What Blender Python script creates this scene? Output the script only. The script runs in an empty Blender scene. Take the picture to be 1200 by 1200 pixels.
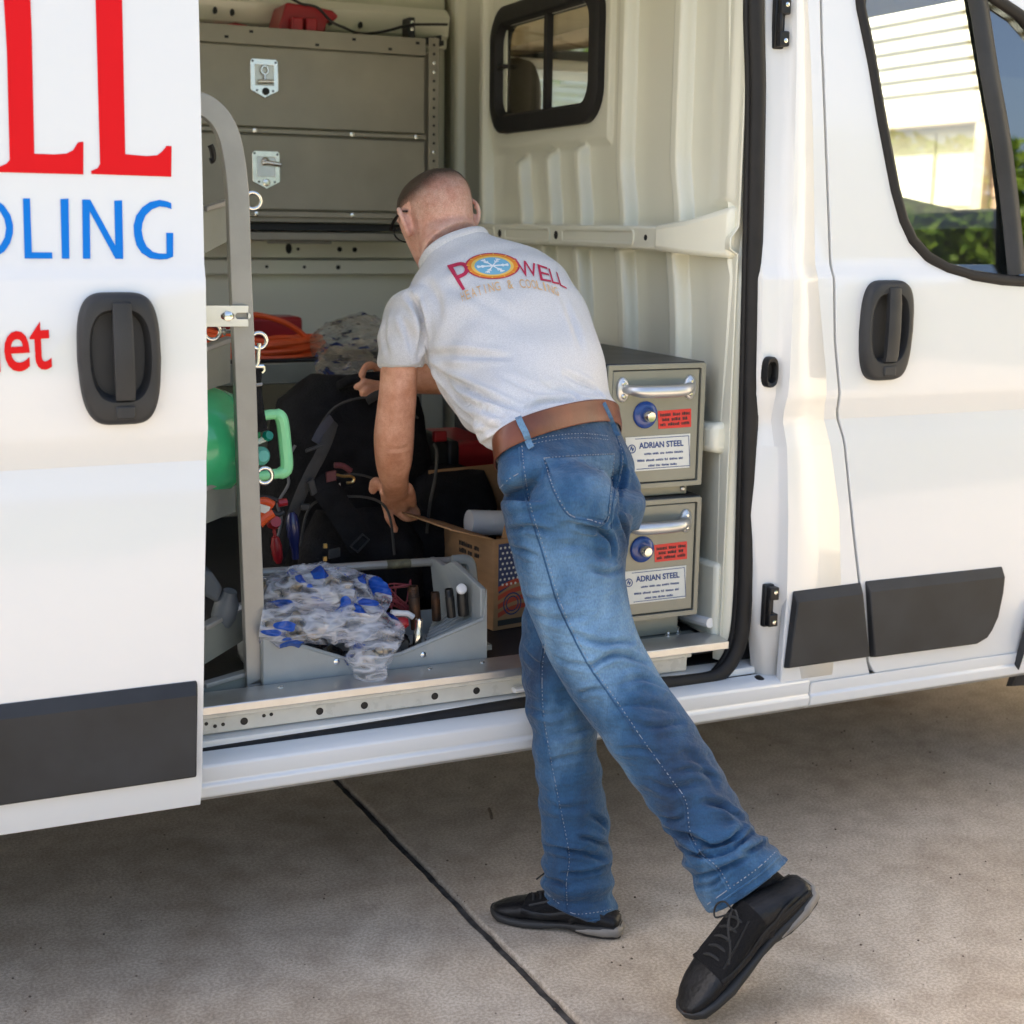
import bpy, bmesh, math, random
from mathutils import Vector, Matrix, noise
from mathutils.bvhtree import BVHTree
from mathutils.geometry import tessellate_polygon
random.seed(7)
R = math.radians
scn = bpy.context.scene
COL = scn.collection

# ------------------------------------------------------------------ camera, sky, sun, exposure
CAM = Vector((0.0, -2.56, 1.45))
cd = bpy.data.cameras.new('camera'); cam = bpy.data.objects.new('camera', cd); COL.objects.link(cam)
cam.location = CAM; cam.rotation_euler = (1.369554, -0.014212, -0.424094)
cd.sensor_width = 36.0; cd.lens = 49.5; cd.clip_end = 500; cd.clip_start = 0.05
cd.dof.use_dof = True; cd.dof.focus_distance = 2.85; cd.dof.aperture_fstop = 4.0
scn.camera = cam
SUN_DIR = Vector((-0.62, 0.36, 0.70)).normalized()          # towards the sun
w = bpy.data.worlds.new("World"); scn.world = w; w.use_nodes = True
nt = w.node_tree; nt.nodes.clear()
sky = nt.nodes.new('ShaderNodeTexSky'); sky.sky_type = 'NISHITA'; sky.sun_disc = False
sky.sun_elevation = math.asin(SUN_DIR.z); sky.sun_rotation = math.atan2(SUN_DIR.x, SUN_DIR.y)
sky.dust_density = 4.6; sky.ozone_density = 0.5; sky.air_density = 0.9
bg = nt.nodes.new('ShaderNodeBackground'); bg.inputs[1].default_value = 0.15
wo = nt.nodes.new('ShaderNodeOutputWorld')
nt.links.new(sky.outputs[0], bg.inputs[0]); nt.links.new(bg.outputs[0], wo.inputs[0])
sl = bpy.data.lights.new('sun', 'SUN'); sl.energy = 4.5; sl.angle = R(0.6); sl.color = (1.0, 0.945, 0.86)
so = bpy.data.objects.new('sun', sl); COL.objects.link(so); so.location = (-6, 4, 9)
so.rotation_euler = SUN_DIR.to_track_quat('Z', 'Y').to_euler()
scn.view_settings.view_transform = 'Standard'; scn.view_settings.look = 'None'
scn.view_settings.exposure = 1.64; scn.view_settings.gamma = 1.0; scn.view_settings.use_curve_mapping = False
scn.render.engine = 'CYCLES'
scn.cycles.max_bounces = 8; scn.cycles.diffuse_bounces = 5; scn.cycles.transparent_max_bounces = 16

# ------------------------------------------------------------------ materials
def mat(name, col, rough=0.5, metal=0.0, var=0.0, vscale=8.0, bump=0.0, bscale=60.0, coat=0.0, spec=0.5,
        sheen=0.0, sss=0.0, col2=None, trans=0.0, dirt=None, stretch=None):
    m = bpy.data.materials.new(name); m.use_nodes = True
    n = m.node_tree; b = n.nodes['Principled BSDF']; L = n.links.new
    b.inputs['Base Color'].default_value = (*col, 1); b.inputs['Roughness'].default_value = rough
    b.inputs['Metallic'].default_value = metal; b.inputs['Specular IOR Level'].default_value = spec
    b.inputs['Coat Weight'].default_value = coat; b.inputs['Coat Roughness'].default_value = 0.06
    if sheen: b.inputs['Sheen Weight'].default_value = sheen
    if sss:
        b.inputs['Subsurface Weight'].default_value = sss; b.inputs['Subsurface Radius'].default_value = (0.012, 0.005, 0.003)
        b.inputs['Subsurface Scale'].default_value = 1.0
    tc = n.nodes.new('ShaderNodeTexCoord'); src = tc.outputs['Object']
    if stretch:
        mp = n.nodes.new('ShaderNodeMapping'); mp.inputs['Scale'].default_value = stretch; L(src, mp.inputs[0]); src = mp.outputs[0]
    if var or col2:
        t = n.nodes.new('ShaderNodeTexNoise'); t.inputs['Scale'].default_value = vscale; t.inputs['Detail'].default_value = 6
        L(src, t.inputs['Vector'])
        r = n.nodes.new('ShaderNodeValToRGB'); r.color_ramp.elements[0].position = 0.33; r.color_ramp.elements[1].position = 0.68
        a = [max(0, c * (1 - var)) for c in col]; c2 = col2 or [min(1, c * (1 + var)) for c in col]
        if col2: a = col
        r.color_ramp.elements[0].color = (*a, 1); r.color_ramp.elements[1].color = (*c2, 1)
        L(t.outputs[0], r.inputs[0]); L(r.outputs[0], b.inputs['Base Color'])
        rr = n.nodes.new('ShaderNodeMapRange'); rr.inputs[3].default_value = max(0.02, rough - 0.08); rr.inputs[4].default_value = min(1, rough + 0.1)
        L(t.outputs[0], rr.inputs[0]); L(rr.outputs[0], b.inputs['Roughness'])
    if bump:
        t2 = n.nodes.new('ShaderNodeTexNoise'); t2.inputs['Scale'].default_value = bscale; t2.inputs['Detail'].default_value = 4
        L(src, t2.inputs['Vector'])
        bp = n.nodes.new('ShaderNodeBump'); bp.inputs['Strength'].default_value = bump; bp.inputs['Distance'].default_value = 0.01
        L(t2.outputs[0], bp.inputs['Height']); L(bp.outputs[0], b.inputs['Normal'])
    return m

def glass(name, tint=(0.86, 0.9, 0.9), ior=1.5, rough=0.0):
    m = bpy.data.materials.new(name); m.use_nodes = True; n = m.node_tree; n.nodes.clear(); L = n.links.new
    tr = n.nodes.new('ShaderNodeBsdfTransparent'); tr.inputs[0].default_value = (*tint, 1)
    gl = n.nodes.new('ShaderNodeBsdfGlossy'); gl.inputs['Roughness'].default_value = rough; gl.inputs[0].default_value = (1, 1, 1, 1)
    fr = n.nodes.new('ShaderNodeFresnel'); fr.inputs[0].default_value = ior
    mx = n.nodes.new('ShaderNodeMixShader'); o = n.nodes.new('ShaderNodeOutputMaterial')
    ge = n.nodes.new('ShaderNodeNewGeometry'); mr = n.nodes.new('ShaderNodeMapRange'); mr.inputs[3].default_value = ior; mr.inputs[4].default_value = 1/ior
    L(ge.outputs['Backfacing'], mr.inputs[0]); L(mr.outputs[0], fr.inputs[0])
    L(fr.outputs[0], mx.inputs[0]); L(tr.outputs[0], mx.inputs[1]); L(gl.outputs[0], mx.inputs[2]); L(mx.outputs[0], o.inputs[0])
    return m

def leafmat(name, c1, c2, sc=3.0):
    m = bpy.data.materials.new(name); m.use_nodes = True; n = m.node_tree; n.nodes.clear(); L = n.links.new
    tc = n.nodes.new('ShaderNodeTexCoord'); t = n.nodes.new('ShaderNodeTexNoise'); t.inputs['Scale'].default_value = sc; L(tc.outputs['Object'], t.inputs['Vector'])
    r = n.nodes.new('ShaderNodeValToRGB'); r.color_ramp.elements[0].color = (*c1, 1); r.color_ramp.elements[1].color = (*c2, 1)
    r.color_ramp.elements[0].position = 0.35; r.color_ramp.elements[1].position = 0.65; L(t.outputs[0], r.inputs[0])
    d = n.nodes.new('ShaderNodeBsdfPrincipled'); d.inputs['Roughness'].default_value = 0.45; L(r.outputs[0], d.inputs['Base Color'])
    tl = n.nodes.new('ShaderNodeBsdfTranslucent'); L(r.outputs[0], tl.inputs[0])
    mx = n.nodes.new('ShaderNodeMixShader'); mx.inputs[0].default_value = 0.4; o = n.nodes.new('ShaderNodeOutputMaterial')
    L(d.outputs[0], mx.inputs[1]); L(tl.outputs[0], mx.inputs[2]); L(mx.outputs[0], o.inputs[0])
    return m

def plasticbag(name, print_col, alpha=0.3, pscale=9.0, thr=0.62, body=(0.85, 0.87, 0.92), stretch=(1, 1, 2.2)):
    """thin film: see-through, milky and glossy where it is creased, with patches of flat print"""
    m = bpy.data.materials.new(name); m.use_nodes = True; n = m.node_tree; n.nodes.clear(); L = n.links.new
    tc = n.nodes.new('ShaderNodeTexCoord')
    mp = n.nodes.new('ShaderNodeMapping'); mp.inputs['Scale'].default_value = stretch; mp.inputs['Rotation'].default_value = (0.3, 0.5, 0.2); L(tc.outputs['Object'], mp.inputs[0])
    v = n.nodes.new('ShaderNodeTexNoise'); v.inputs['Scale'].default_value = pscale; v.inputs['Detail'].default_value = 2.0; v.inputs['Distortion'].default_value = 0.6
    L(mp.outputs[0], v.inputs['Vector'])
    th = n.nodes.new('ShaderNodeMapRange'); th.inputs[1].default_value = thr; th.inputs[2].default_value = thr + .012; L(v.outputs[0], th.inputs[0])
    tr = n.nodes.new('ShaderNodeBsdfTransparent'); tr.inputs[0].default_value = (0.96, 0.96, 0.97, 1)
    p = n.nodes.new('ShaderNodeBsdfPrincipled'); p.inputs['Base Color'].default_value = (*body, 1); p.inputs['Roughness'].default_value = 0.06; p.inputs['Coat Weight'].default_value = 0.6
    q = n.nodes.new('ShaderNodeBsdfPrincipled'); q.inputs['Base Color'].default_value = (*print_col, 1); q.inputs['Roughness'].default_value = 0.25
    wv = n.nodes.new('ShaderNodeTexNoise'); wv.inputs['Scale'].default_value = 14; wv.inputs['Detail'].default_value = 2.0; wv.inputs['Distortion'].default_value = 0.3; L(mp.outputs[0], wv.inputs['Vector'])
    sb = n.nodes.new('ShaderNodeMath'); sb.operation = 'SUBTRACT'; sb.inputs[1].default_value = 0.5; L(wv.outputs[0], sb.inputs[0])
    ab = n.nodes.new('ShaderNodeMath'); ab.operation = 'ABSOLUTE'; L(sb.outputs[0], ab.inputs[0])
    bp = n.nodes.new('ShaderNodeBump'); bp.inputs['Strength'].default_value = 0.9; bp.inputs['Distance'].default_value = 0.03; bp.invert = True; L(ab.outputs[0], bp.inputs['Height'])
    L(bp.outputs[0], p.inputs['Normal']); L(bp.outputs[0], q.inputs['Normal'])
    cr = n.nodes.new('ShaderNodeMapRange'); cr.inputs[1].default_value = 0.0; cr.inputs[2].default_value = 0.17; cr.inputs[3].default_value = min(1, alpha + .40); cr.inputs[4].default_value = alpha*.6
    L(ab.outputs[0], cr.inputs[0])
    m1 = n.nodes.new('ShaderNodeMixShader'); L(cr.outputs[0], m1.inputs[0]); L(tr.outputs[0], m1.inputs[1]); L(p.outputs[0], m1.inputs[2])
    m2 = n.nodes.new('ShaderNodeMixShader'); L(th.outputs[0], m2.inputs[0]); L(m1.outputs[0], m2.inputs[1]); L(q.outputs[0], m2.inputs[2])
    o = n.nodes.new('ShaderNodeOutputMaterial'); L(m2.outputs[0], o.inputs[0])
    return m

M = {}
M['white'] = mat('white_paint', (0.705, 0.72, 0.725), 0.22, coat=0.6)
M['inner'] = mat('inner_cream_paint', (0.76, 0.75, 0.62), 0.30, coat=0.4)
M['jamb'] = mat('jamb_paint', (0.76, 0.76, 0.74), 0.28, coat=0.5)
M['mould'] = mat('dark_grey_plastic', (0.028, 0.029, 0.031), 0.5, var=0.22, vscale=9, bump=0.10, bscale=700, spec=0.35)
M['black'] = mat('black_plastic', (0.012, 0.012, 0.013), 0.42, var=0.2, vscale=20, spec=0.35)
M['rubber'] = mat('black_rubber', (0.016, 0.015, 0.015), 0.55, var=0.15, vscale=30, spec=0.3)
M['floor'] = mat('floor_mat', (0.02, 0.02, 0.022), 0.55, var=0.3, vscale=12, bump=0.2, bscale=200)
M['sill'] = mat('grey_sill_paint', (0.58, 0.58, 0.53), 0.28, coat=0.4, var=0.08, vscale=20)
M['alu'] = mat('aluminium', (0.62, 0.62, 0.61), 0.35, 0.9, var=0.08, vscale=15, bump=0.03, bscale=150)
M['steel'] = mat('bright_steel', (0.75, 0.74, 0.70), 0.22, 1.0, var=0.06, vscale=40)
M['locker'] = mat('taupe_painted_steel', (0.29, 0.265, 0.21), 0.34, 0.15, var=0.07, vscale=9, bump=0.05, bscale=500)
M['drawer'] = mat('greige_painted_steel', (0.27, 0.265, 0.215), 0.33, 0.2, var=0.05, vscale=9, bump=0.03, bscale=500)
M['drawertop'] = mat('black_top', (0.03, 0.03, 0.033), 0.42, var=0.2, vscale=12, bump=0.06, bscale=300)
M['rack'] = mat('grey_painted_rack', (0.31, 0.305, 0.285), 0.38, 0.25, var=0.08, vscale=14, bump=0.04, bscale=200)
M['tray'] = mat('grey_green_steel', (0.23, 0.245, 0.215), 0.4, 0.15, var=0.08, vscale=10, bump=0.04, bscale=300)
M['bin'] = mat('grey_bin', (0.30, 0.325, 0.325), 0.42, var=0.08, vscale=10, bump=0.03, bscale=200)
M['red'] = mat('red_vinyl', (0.64, 0.003, 0.006), 0.45, spec=0.2)
M['blue'] = mat('blue_vinyl', (0.0, 0.17, 0.64), 0.45, spec=0.2)
M['redplastic'] = mat('red_plastic', (0.33, 0.012, 0.018), 0.35, var=0.15, vscale=8)
M['orange'] = mat('orange_plastic', (0.75, 0.10, 0.02), 0.4, var=0.15, vscale=9)
M['green'] = mat('green_tank', (0.05, 0.45, 0.19), 0.22, var=0.18, vscale=12, coat=0.4)
M['card'] = mat('cardboard', (0.36, 0.205, 0.10), 0.8, var=0.1, vscale=9, bump=0.05, bscale=120, stretch=(1, 1, 6))
M['paper'] = mat('white_paper', (0.78, 0.79, 0.80), 0.6, var=0.03)
M['label'] = mat('white_label', (0.72, 0.72, 0.66), 0.35, var=0.03)
M['labelred'] = mat('red_label', (0.72, 0.03, 0.025), 0.35, var=0.05)
M['lockblue'] = mat('lock_blue', (0.008, 0.05, 0.26), 0.25, coat=0.5)
M['ink'] = mat('blue_ink', (0.02, 0.06, 0.22), 0.5)
M['inkdark'] = mat('dark_ink', (0.03, 0.03, 0.03), 0.6)
M['fabric'] = mat('black_fabric', (0.010, 0.010, 0.0115), 0.85, var=0.5, vscale=18, bump=0.45, bscale=180, spec=0.2)
M['strap'] = mat('grey_webbing', (0.045, 0.044, 0.042), 0.8, var=0.2, vscale=25, bump=0.3, bscale=500)
M['brass'] = mat('brass', (0.7, 0.5, 0.2), 0.3, 1.0)
M['rust'] = mat('rusty_pipe', (0.10, 0.045, 0.02), 0.55, 0.5, col2=(0.03, 0.026, 0.022), vscale=30, bump=0.1, bscale=150)
M['pipe'] = mat('black_pipe', (0.03, 0.03, 0.03), 0.4, 0.5, var=0.3, vscale=25)
M['cab'] = mat('cab_tan_liner', (0.55, 0.44, 0.30), 0.8, var=0.05, vscale=20, bump=0.1, bscale=300)
M['cabdark'] = mat('cab_dark_plastic', (0.022, 0.024, 0.027), 0.55, var=0.15, vscale=20, bump=0.08, bscale=500)
M['seat'] = mat('seat_cloth', (0.05, 0.044, 0.037), 0.9, var=0.15, vscale=50, bump=0.2, bscale=600)
M['sideglass'] = glass('side_window_glass', (0.82, 0.86, 0.85), 1.85)
M['glass'] = glass('window_glass', (0.95, 0.97, 0.96), 1.5)
M['siding'] = mat('cream_siding', (0.70, 0.64, 0.50), 0.6, var=0.03, vscale=3, bump=0.03, bscale=80)
M['siding2'] = mat('grey_siding', (0.82, 0.81, 0.77), 0.6, var=0.03, vscale=3, bump=0.03, bscale=80)
M['trim'] = mat('tan_trim', (0.62, 0.50, 0.34), 0.6, var=0.05, vscale=6)
M['gdoor'] = mat('garage_door_paint', (0.66, 0.60, 0.46), 0.5, var=0.03, vscale=4)
M['brick'] = mat('tan_brick', (0.48, 0.31, 0.20), 0.85, var=0.25, vscale=7, bump=0.3, bscale=90)
M['mortar'] = mat('mortar', (0.5, 0.46, 0.4), 0.9, var=0.1, bump=0.2)
M['roof'] = mat('shingle_grey', (0.12, 0.11, 0.10), 0.9, var=0.3, vscale=12)
M['bark'] = mat('bark', (0.12, 0.085, 0.06), 0.9, var=0.3, vscale=8, bump=0.6, bscale=40)
M['grass'] = mat('lawn', (0.05, 0.10, 0.025), 0.9, col2=(0.09, 0.15, 0.035), vscale=6, bump=0.5, bscale=60)
M['joint'] = mat('joint_filler', (0.07, 0.062, 0.054), 0.95, var=0.6, vscale=30, bump=0.4, bscale=200)
M['leaf'] = leafmat('hedge_leaf', (0.09, 0.18, 0.015), (0.28, 0.40, 0.05), 9)
M['leaf2'] = leafmat('tree_leaf', (0.07, 0.16, 0.015), (0.20, 0.30, 0.04), 5)
M['tyre'] = mat('tyre_rubber', (0.02, 0.02, 0.02), 0.7, var=0.2, vscale=20, bump=0.2, bscale=200)
M['under'] = mat('underbody', (0.03, 0.028, 0.026), 0.8, var=0.3)
M['bagclear'] = plasticbag('clear_bag_blue_print', (0.012, 0.07, 0.36), 0.05, 6.0, 0.585, (0.88, 0.90, 0.97), (1, 1, 3.2))
M['bagdull'] = plasticbag('dull_bag_navy_print', (0.008, 0.02, 0.09), 0.02, 20.0, 0.615, (0.45, 0.38, 0.28), (1, 1, 3))

def concrete():
    m = bpy.data.materials.new('driveway_concrete'); m.use_nodes = True; n = m.node_tree; b = n.nodes['Principled BSDF']; L = n.links.new
    tc = n.nodes.new('ShaderNodeTexCoord'); b.inputs['Roughness'].default_value = 0.85
    def nz(sc, det=6, dis=0.0):
        t = n.nodes.new('ShaderNodeTexNoise'); t.inputs['Scale'].default_value = sc; t.inputs['Detail'].default_value = det; t.inputs['Distortion'].default_value = dis
        L(tc.outputs['Object'], t.inputs['Vector']); return t.outputs[0]
    def ramp(src, p0, c0, p1, c1):
        r = n.nodes.new('ShaderNodeValToRGB'); e = r.color_ramp.elements; e[0].position = p0; e[1].position = p1; e[0].color = (*c0, 1); e[1].color = (*c1, 1); L(src, r.inputs[0]); return r.outputs[0]
    def mix(a, c, f, mode='MIX', fac=None):
        x = n.nodes.new('ShaderNodeMixRGB'); x.blend_type = mode; L(a, x.inputs[1]); L(c, x.inputs[2])
        if fac is None: x.inputs[0].default_value = f
        else: L(fac, x.inputs[0])
        return x.outputs[0]
    base = ramp(nz(1.7, 5, 0.8), 0.3, (0.58, 0.475, 0.36), 0.7, (0.70, 0.61, 0.495))
    mott = ramp(nz(13, 12, 0.2), 0.34, (0.62, 0.58, 0.54), 0.62, (1, 1, 1)); c = mix(base, mott, 0.5, 'MULTIPLY')
    grain = ramp(nz(150, 10), 0.40, (0.34, 0.32, 0.30), 0.60, (1, 1, 1)); c = mix(c, grain, 0.42, 'MULTIPLY')
    fine = ramp(nz(520, 3), 0.35, (0.5, 0.49, 0.47), 0.62, (1.0, 1.0, 1.0)); c = mix(c, fine, 0.6, 'MULTIPLY')
    stain = ramp(nz(0.9, 6, 1.2), 0.34, (0.55, 0.50, 0.44), 0.47, (1, 1, 1)); c = mix(c, stain, 0.55, 'MULTIPLY')
    v = n.nodes.new('ShaderNodeTexVoronoi'); v.inputs['Scale'].default_value = 26; v.inputs['Randomness'].default_value = 1; L(tc.outputs['Object'], v.inputs['Vector'])
    sp = ramp(v.outputs['Distance'], 0.03, (0.22, 0.19, 0.17), 0.075, (1, 1, 1)); gate = ramp(nz(4, 3), 0.5, (0, 0, 0), 0.58, (1, 1, 1)); c = mix(c, mix(c, sp, 1.0, 'MULTIPLY'), 0.5, 'MIX', gate)
    v2 = n.nodes.new('ShaderNodeTexVoronoi'); v2.feature = 'DISTANCE_TO_EDGE'; v2.inputs['Scale'].default_value = 0.8; wv = n.nodes.new('ShaderNodeMixRGB'); wv.inputs[0].default_value = 0.12; L(tc.outputs['Object'], wv.inputs[1]); tcn = n.nodes.new('ShaderNodeTexNoise'); tcn.inputs['Scale'].default_value = 5; tcn.inputs['Detail'].default_value = 8; L(tc.outputs['Object'], tcn.inputs['Vector']); L(tcn.outputs['Color'], wv.inputs[2]); L(wv.outputs[0], v2.inputs['Vector'])
    hair_ = ramp(v2.outputs['Distance'], 0.0012, (0.55, 0.5, 0.46), 0.0035, (1, 1, 1)); c = mix(c, hair_, 0.12, 'MULTIPLY')
    L(c, b.inputs['Base Color'])
    bp = n.nodes.new('ShaderNodeBump'); bp.inputs['Strength'].default_value = 0.4; bp.inputs['Distance'].default_value = 0.004
    L(nz(140, 5), bp.inputs['Height']); L(bp.outputs[0], b.inputs['Normal'])
    return m
M['concrete'] = concrete()

# ------------------------------------------------------------------ object helpers
def link(o, parent=None):
    COL.objects.link(o)
    if parent is not None: o.parent = parent
    return o
def empty(name, loc=(0, 0, 0), label=None, cat=None, group=None, rz=0.0):
    o = bpy.data.objects.new(name, None); COL.objects.link(o); o.location = loc; o.rotation_euler = (0, 0, rz); o.empty_display_size = 0.1
    return tag(o, label, cat, group)
def tag(o, label=None, cat=None, group=None, kind=None):
    if label: o['label'] = label
    if cat: o['category'] = cat
    if group: o['group'] = group
    if kind: o['kind'] = kind
    return o
def wpos(o):
    p = Vector((0, 0, 0))
    while o is not None: p += Vector(o.location); o = o.parent
    return p

class MB:
    """collects shapes, then builds ONE mesh object (coordinates are world coordinates; parent offsets removed)"""
    def __init__(s): s.bm = bmesh.new()
    def vf(s, vs, fs):
        v = [s.bm.verts.new(p) for p in vs]
        for f in fs:
            try: s.bm.faces.new([v[i] for i in f])
            except ValueError: pass
        return v
    def box(s, a, b):
        (x0, y0, z0), (x1, y1, z1) = a, b
        x0, x1 = sorted((x0, x1)); y0, y1 = sorted((y0, y1)); z0, z1 = sorted((z0, z1))
        s.vf([(x0,y0,z0),(x1,y0,z0),(x1,y1,z0),(x0,y1,z0),(x0,y0,z1),(x1,y0,z1),(x1,y1,z1),(x0,y1,z1)],
             [(0,3,2,1),(4,5,6,7),(0,1,5,4),(1,2,6,5),(2,3,7,6),(3,0,4,7)]); return s
    def obox(s, c, ax, ay, az):
        c, ax, ay, az = map(Vector, (c, ax, ay, az)); p = []
        for k in (-1, 1):
            for i, j in ((-1,-1),(1,-1),(1,1),(-1,1)): p.append(c + ax*i + ay*j + az*k)
        s.vf(p, [(0,3,2,1),(4,5,6,7),(0,1,5,4),(1,2,6,5),(2,3,7,6),(3,0,4,7)]); return s
    def loft(s, rings, cap=True, closed=True):
        vs = [[s.bm.verts.new(p) for p in r] for r in rings]; n = len(rings[0])
        for a, b in zip(vs, vs[1:]):
            for i in range(n if closed else n - 1):
                j = (i + 1) % n
                try: s.bm.faces.new((a[i], a[j], b[j], b[i]))
                except ValueError: pass
        if cap and closed:
            for r in (vs[0][::-1], vs[-1]):
                try: s.bm.faces.new(r)
                except ValueError: pass
        return s
    def tube(s, pts, r, n=10, closed=False, cap=True, flat=None):
        pts = [Vector(p) for p in pts]; N = len(pts); rings = []; up = None
        for i, p in enumerate(pts):
            a = pts[i-1] if (i or closed) else p; b = pts[(i+1) % N] if (i < N-1 or closed) else p
            t = (b - a).normalized()
            if up is None:
                up = Vector((0, 0, 1)) if abs(t.z) < 0.9 else Vector((0, 1, 0))
                if flat is not None: up = Vector(flat)
            u = up - t * up.dot(t)
            if u.length < 1e-4: u = t.orthogonal()
            u.normalize(); v = t.cross(u)
            if flat is None: up = u
            rr = r[i] if isinstance(r, (list, tuple)) and len(r) == N and not flat else r
            ru, rv = (rr, rr) if not isinstance(rr, (tuple, list)) else rr
            rings.append([p + u * ru * math.sin(2*math.pi*k/n) + v * rv * math.cos(2*math.pi*k/n) for k in range(n)])
        if closed: rings.append(rings[0]); cap = False
        return s.loft(rings, cap)
    def prism(s, poly, d):
        d = Vector(d); n = len(poly); a = [Vector(p) for p in poly]
        s.vf(a + [p + d for p in a], [tuple(range(n))[::-1], tuple(range(n, 2*n))] + [(i, (i+1) % n, (i+1) % n + n, i + n) for i in range(n)]); return s
    def lathe(s, c, axis, prof, n=20):
        c = Vector(c); t = Vector(axis).normalized(); u = t.orthogonal().normalized(); v = t.cross(u)
        rings = [[c + t*h + (u*math.cos(2*math.pi*k/n) + v*math.sin(2*math.pi*k/n)) * max(r, 1e-4) for k in range(n)] for r, h in prof]
        return s.loft(rings)
    def plate(s, outer, holes, thick, yf=None, cuts=()):
        """outline in the xz plane with holes, bent by y = yf(x, z), given thickness towards +y"""
        loops = [[Vector((p[0], p[-1], 0)) for p in l] for l in [outer] + list(holes)]
        tris = tessellate_polygon(loops); flat = [p for l in loops for p in l]
        b2 = bmesh.new(); vv = [b2.verts.new((p.x, 0, p.y)) for p in flat]
        for t in tris:
            try: b2.faces.new([vv[i] for i in t])
            except ValueError: pass
        for zc in cuts:
            bmesh.ops.bisect_plane(b2, geom=b2.verts[:] + b2.edges[:] + b2.faces[:], plane_co=(0, 0, zc), plane_no=(0, 0, 1))
        bmesh.ops.recalc_face_normals(b2, faces=b2.faces[:])
        b2.verts.ensure_lookup_table(); b2.verts.index_update()
        nv = len(b2.verts); P = [v.co.copy() for v in b2.verts]; Y = [yf(p.x, p.z) if yf else 0.0 for p in P]
        fs = [[v.index for v in f.verts] for f in b2.faces]; be = []
        for e in b2.edges:
            if len(e.link_faces) == 1: be.append((e.verts[0].index, e.verts[1].index))
        b2.free()
        s.vf([(p.x, y, p.z) for p, y in zip(P, Y)] + [(p.x, y + thick, p.z) for p, y in zip(P, Y)],
             fs + [[i + nv for i in f][::-1] for f in fs] + [(a, b, b + nv, a + nv) for a, b in be]); return s
    def build(s, name, m, parent=None, smooth=35, bevel=0, seg=2, recalc=True, local=None):
        if recalc: bmesh.ops.recalc_face_normals(s.bm, faces=s.bm.faces[:])
        off = wpos(parent) if parent is not None else Vector(local or (0, 0, 0))
        if off.length: bmesh.ops.translate(s.bm, vec=-off, verts=s.bm.verts[:])
        me = bpy.data.meshes.new(name); s.bm.to_mesh(me); s.bm.free()
        o = bpy.data.objects.new(name, me); link(o, parent)
        if parent is None: o.location = off
        if m is not None: me.materials.append(M[m] if isinstance(m, str) else m)
        if smooth:
            for p in me.polygons: p.use_smooth = True
            me.set_sharp_from_angle(angle=R(smooth))
        if bevel:
            bv = o.modifiers.new('bevel', 'BEVEL'); bv.width = bevel; bv.segments = seg; bv.limit_method = 'ANGLE'; bv.angle_limit = R(40); bv.harden_normals = False
        return o

def part_copy(src, parent, dloc):
    o = src.copy(); COL.objects.link(o); o.parent = parent; o.location = Vector(src.location) + Vector(dloc); return o
def copy_tree(o, parent=None):
    c = o.copy(); COL.objects.link(c); c.parent = parent
    for ch in list(o.children): copy_tree(ch, c)
    return c
def spline(pts, k=6, closed=False):
    pts = [Vector(p) for p in pts]; N = len(pts); out = []
    rng = range(N) if closed else range(N - 1)
    for i in rng:
        g = lambda j: pts[j % N] if closed else pts[min(max(j, 0), N - 1)]
        p0, p1, p2, p3 = g(i-1), g(i), g(i+1), g(i+2)
        for q in range(k):
            t = q / k
            out.append(0.5 * ((2*p1) + (p2 - p0)*t + (2*p0 - 5*p1 + 4*p2 - p3)*t*t + (3*p1 - p0 - 3*p2 + p3)*t**3))
    if not closed: out.append(pts[-1].copy())
    return out
def rrect(cx, cz, hx, hz, r, k=6, n=None):
    out = []
    for sx, sz, a0 in ((1, 1, 0), (-1, 1, 90), (-1, -1, 180), (1, -1, 270)):
        for i in range(k + 1):
            a = R(a0 + 90 * i / k); out.append((cx + sx*(hx - r) + r*math.cos(a), cz + sz*(hz - r) + r*math.sin(a)))
    return out
def superell(cx, cz, hx, hz, e=4.0, n=48):
    out = []
    for i in range(n):
        a = 2*math.pi*i/n; c, q = math.cos(a), math.sin(a)
        out.append((cx + hx*abs(c)**(2/e)*(1 if c >= 0 else -1), cz + hz*abs(q)**(2/e)*(1 if q >= 0 else -1)))
    return out
def text_mesh(body, size=1.0, bold=0.0, align='LEFT', sx=1.0):
    cu = bpy.data.curves.new('text', 'FONT'); cu.body = body; cu.size = size; cu.offset = bold * size; cu.align_x = align; cu.resolution_u = 4
    o = bpy.data.objects.new('text', cu); COL.objects.link(o)
    dg = bpy.context.evaluated_depsgraph_get(); me = bpy.data.meshes.new_from_object(o.evaluated_get(dg))
    vs = [(v.co.x * sx, v.co.y) for v in me.vertices]; fs = [tuple(p.vertices) for p in me.polygons]
    bpy.data.objects.remove(o); bpy.data.curves.remove(cu); bpy.data.meshes.remove(me)
    return vs, fs
def flat_text(name, body, size, m, parent, org, ux, uz, off, bold=0.0, align='LEFT', sx=1.0):
    vs, fs = text_mesh(body, size, bold, align, sx); org, ux, uz, off = map(Vector, (org, ux, uz, off)); b = MB()
    b.vf([org + ux*x + uz*y + off for x, y in vs], fs)
    return b.build(name, m, parent, smooth=0)

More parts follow.
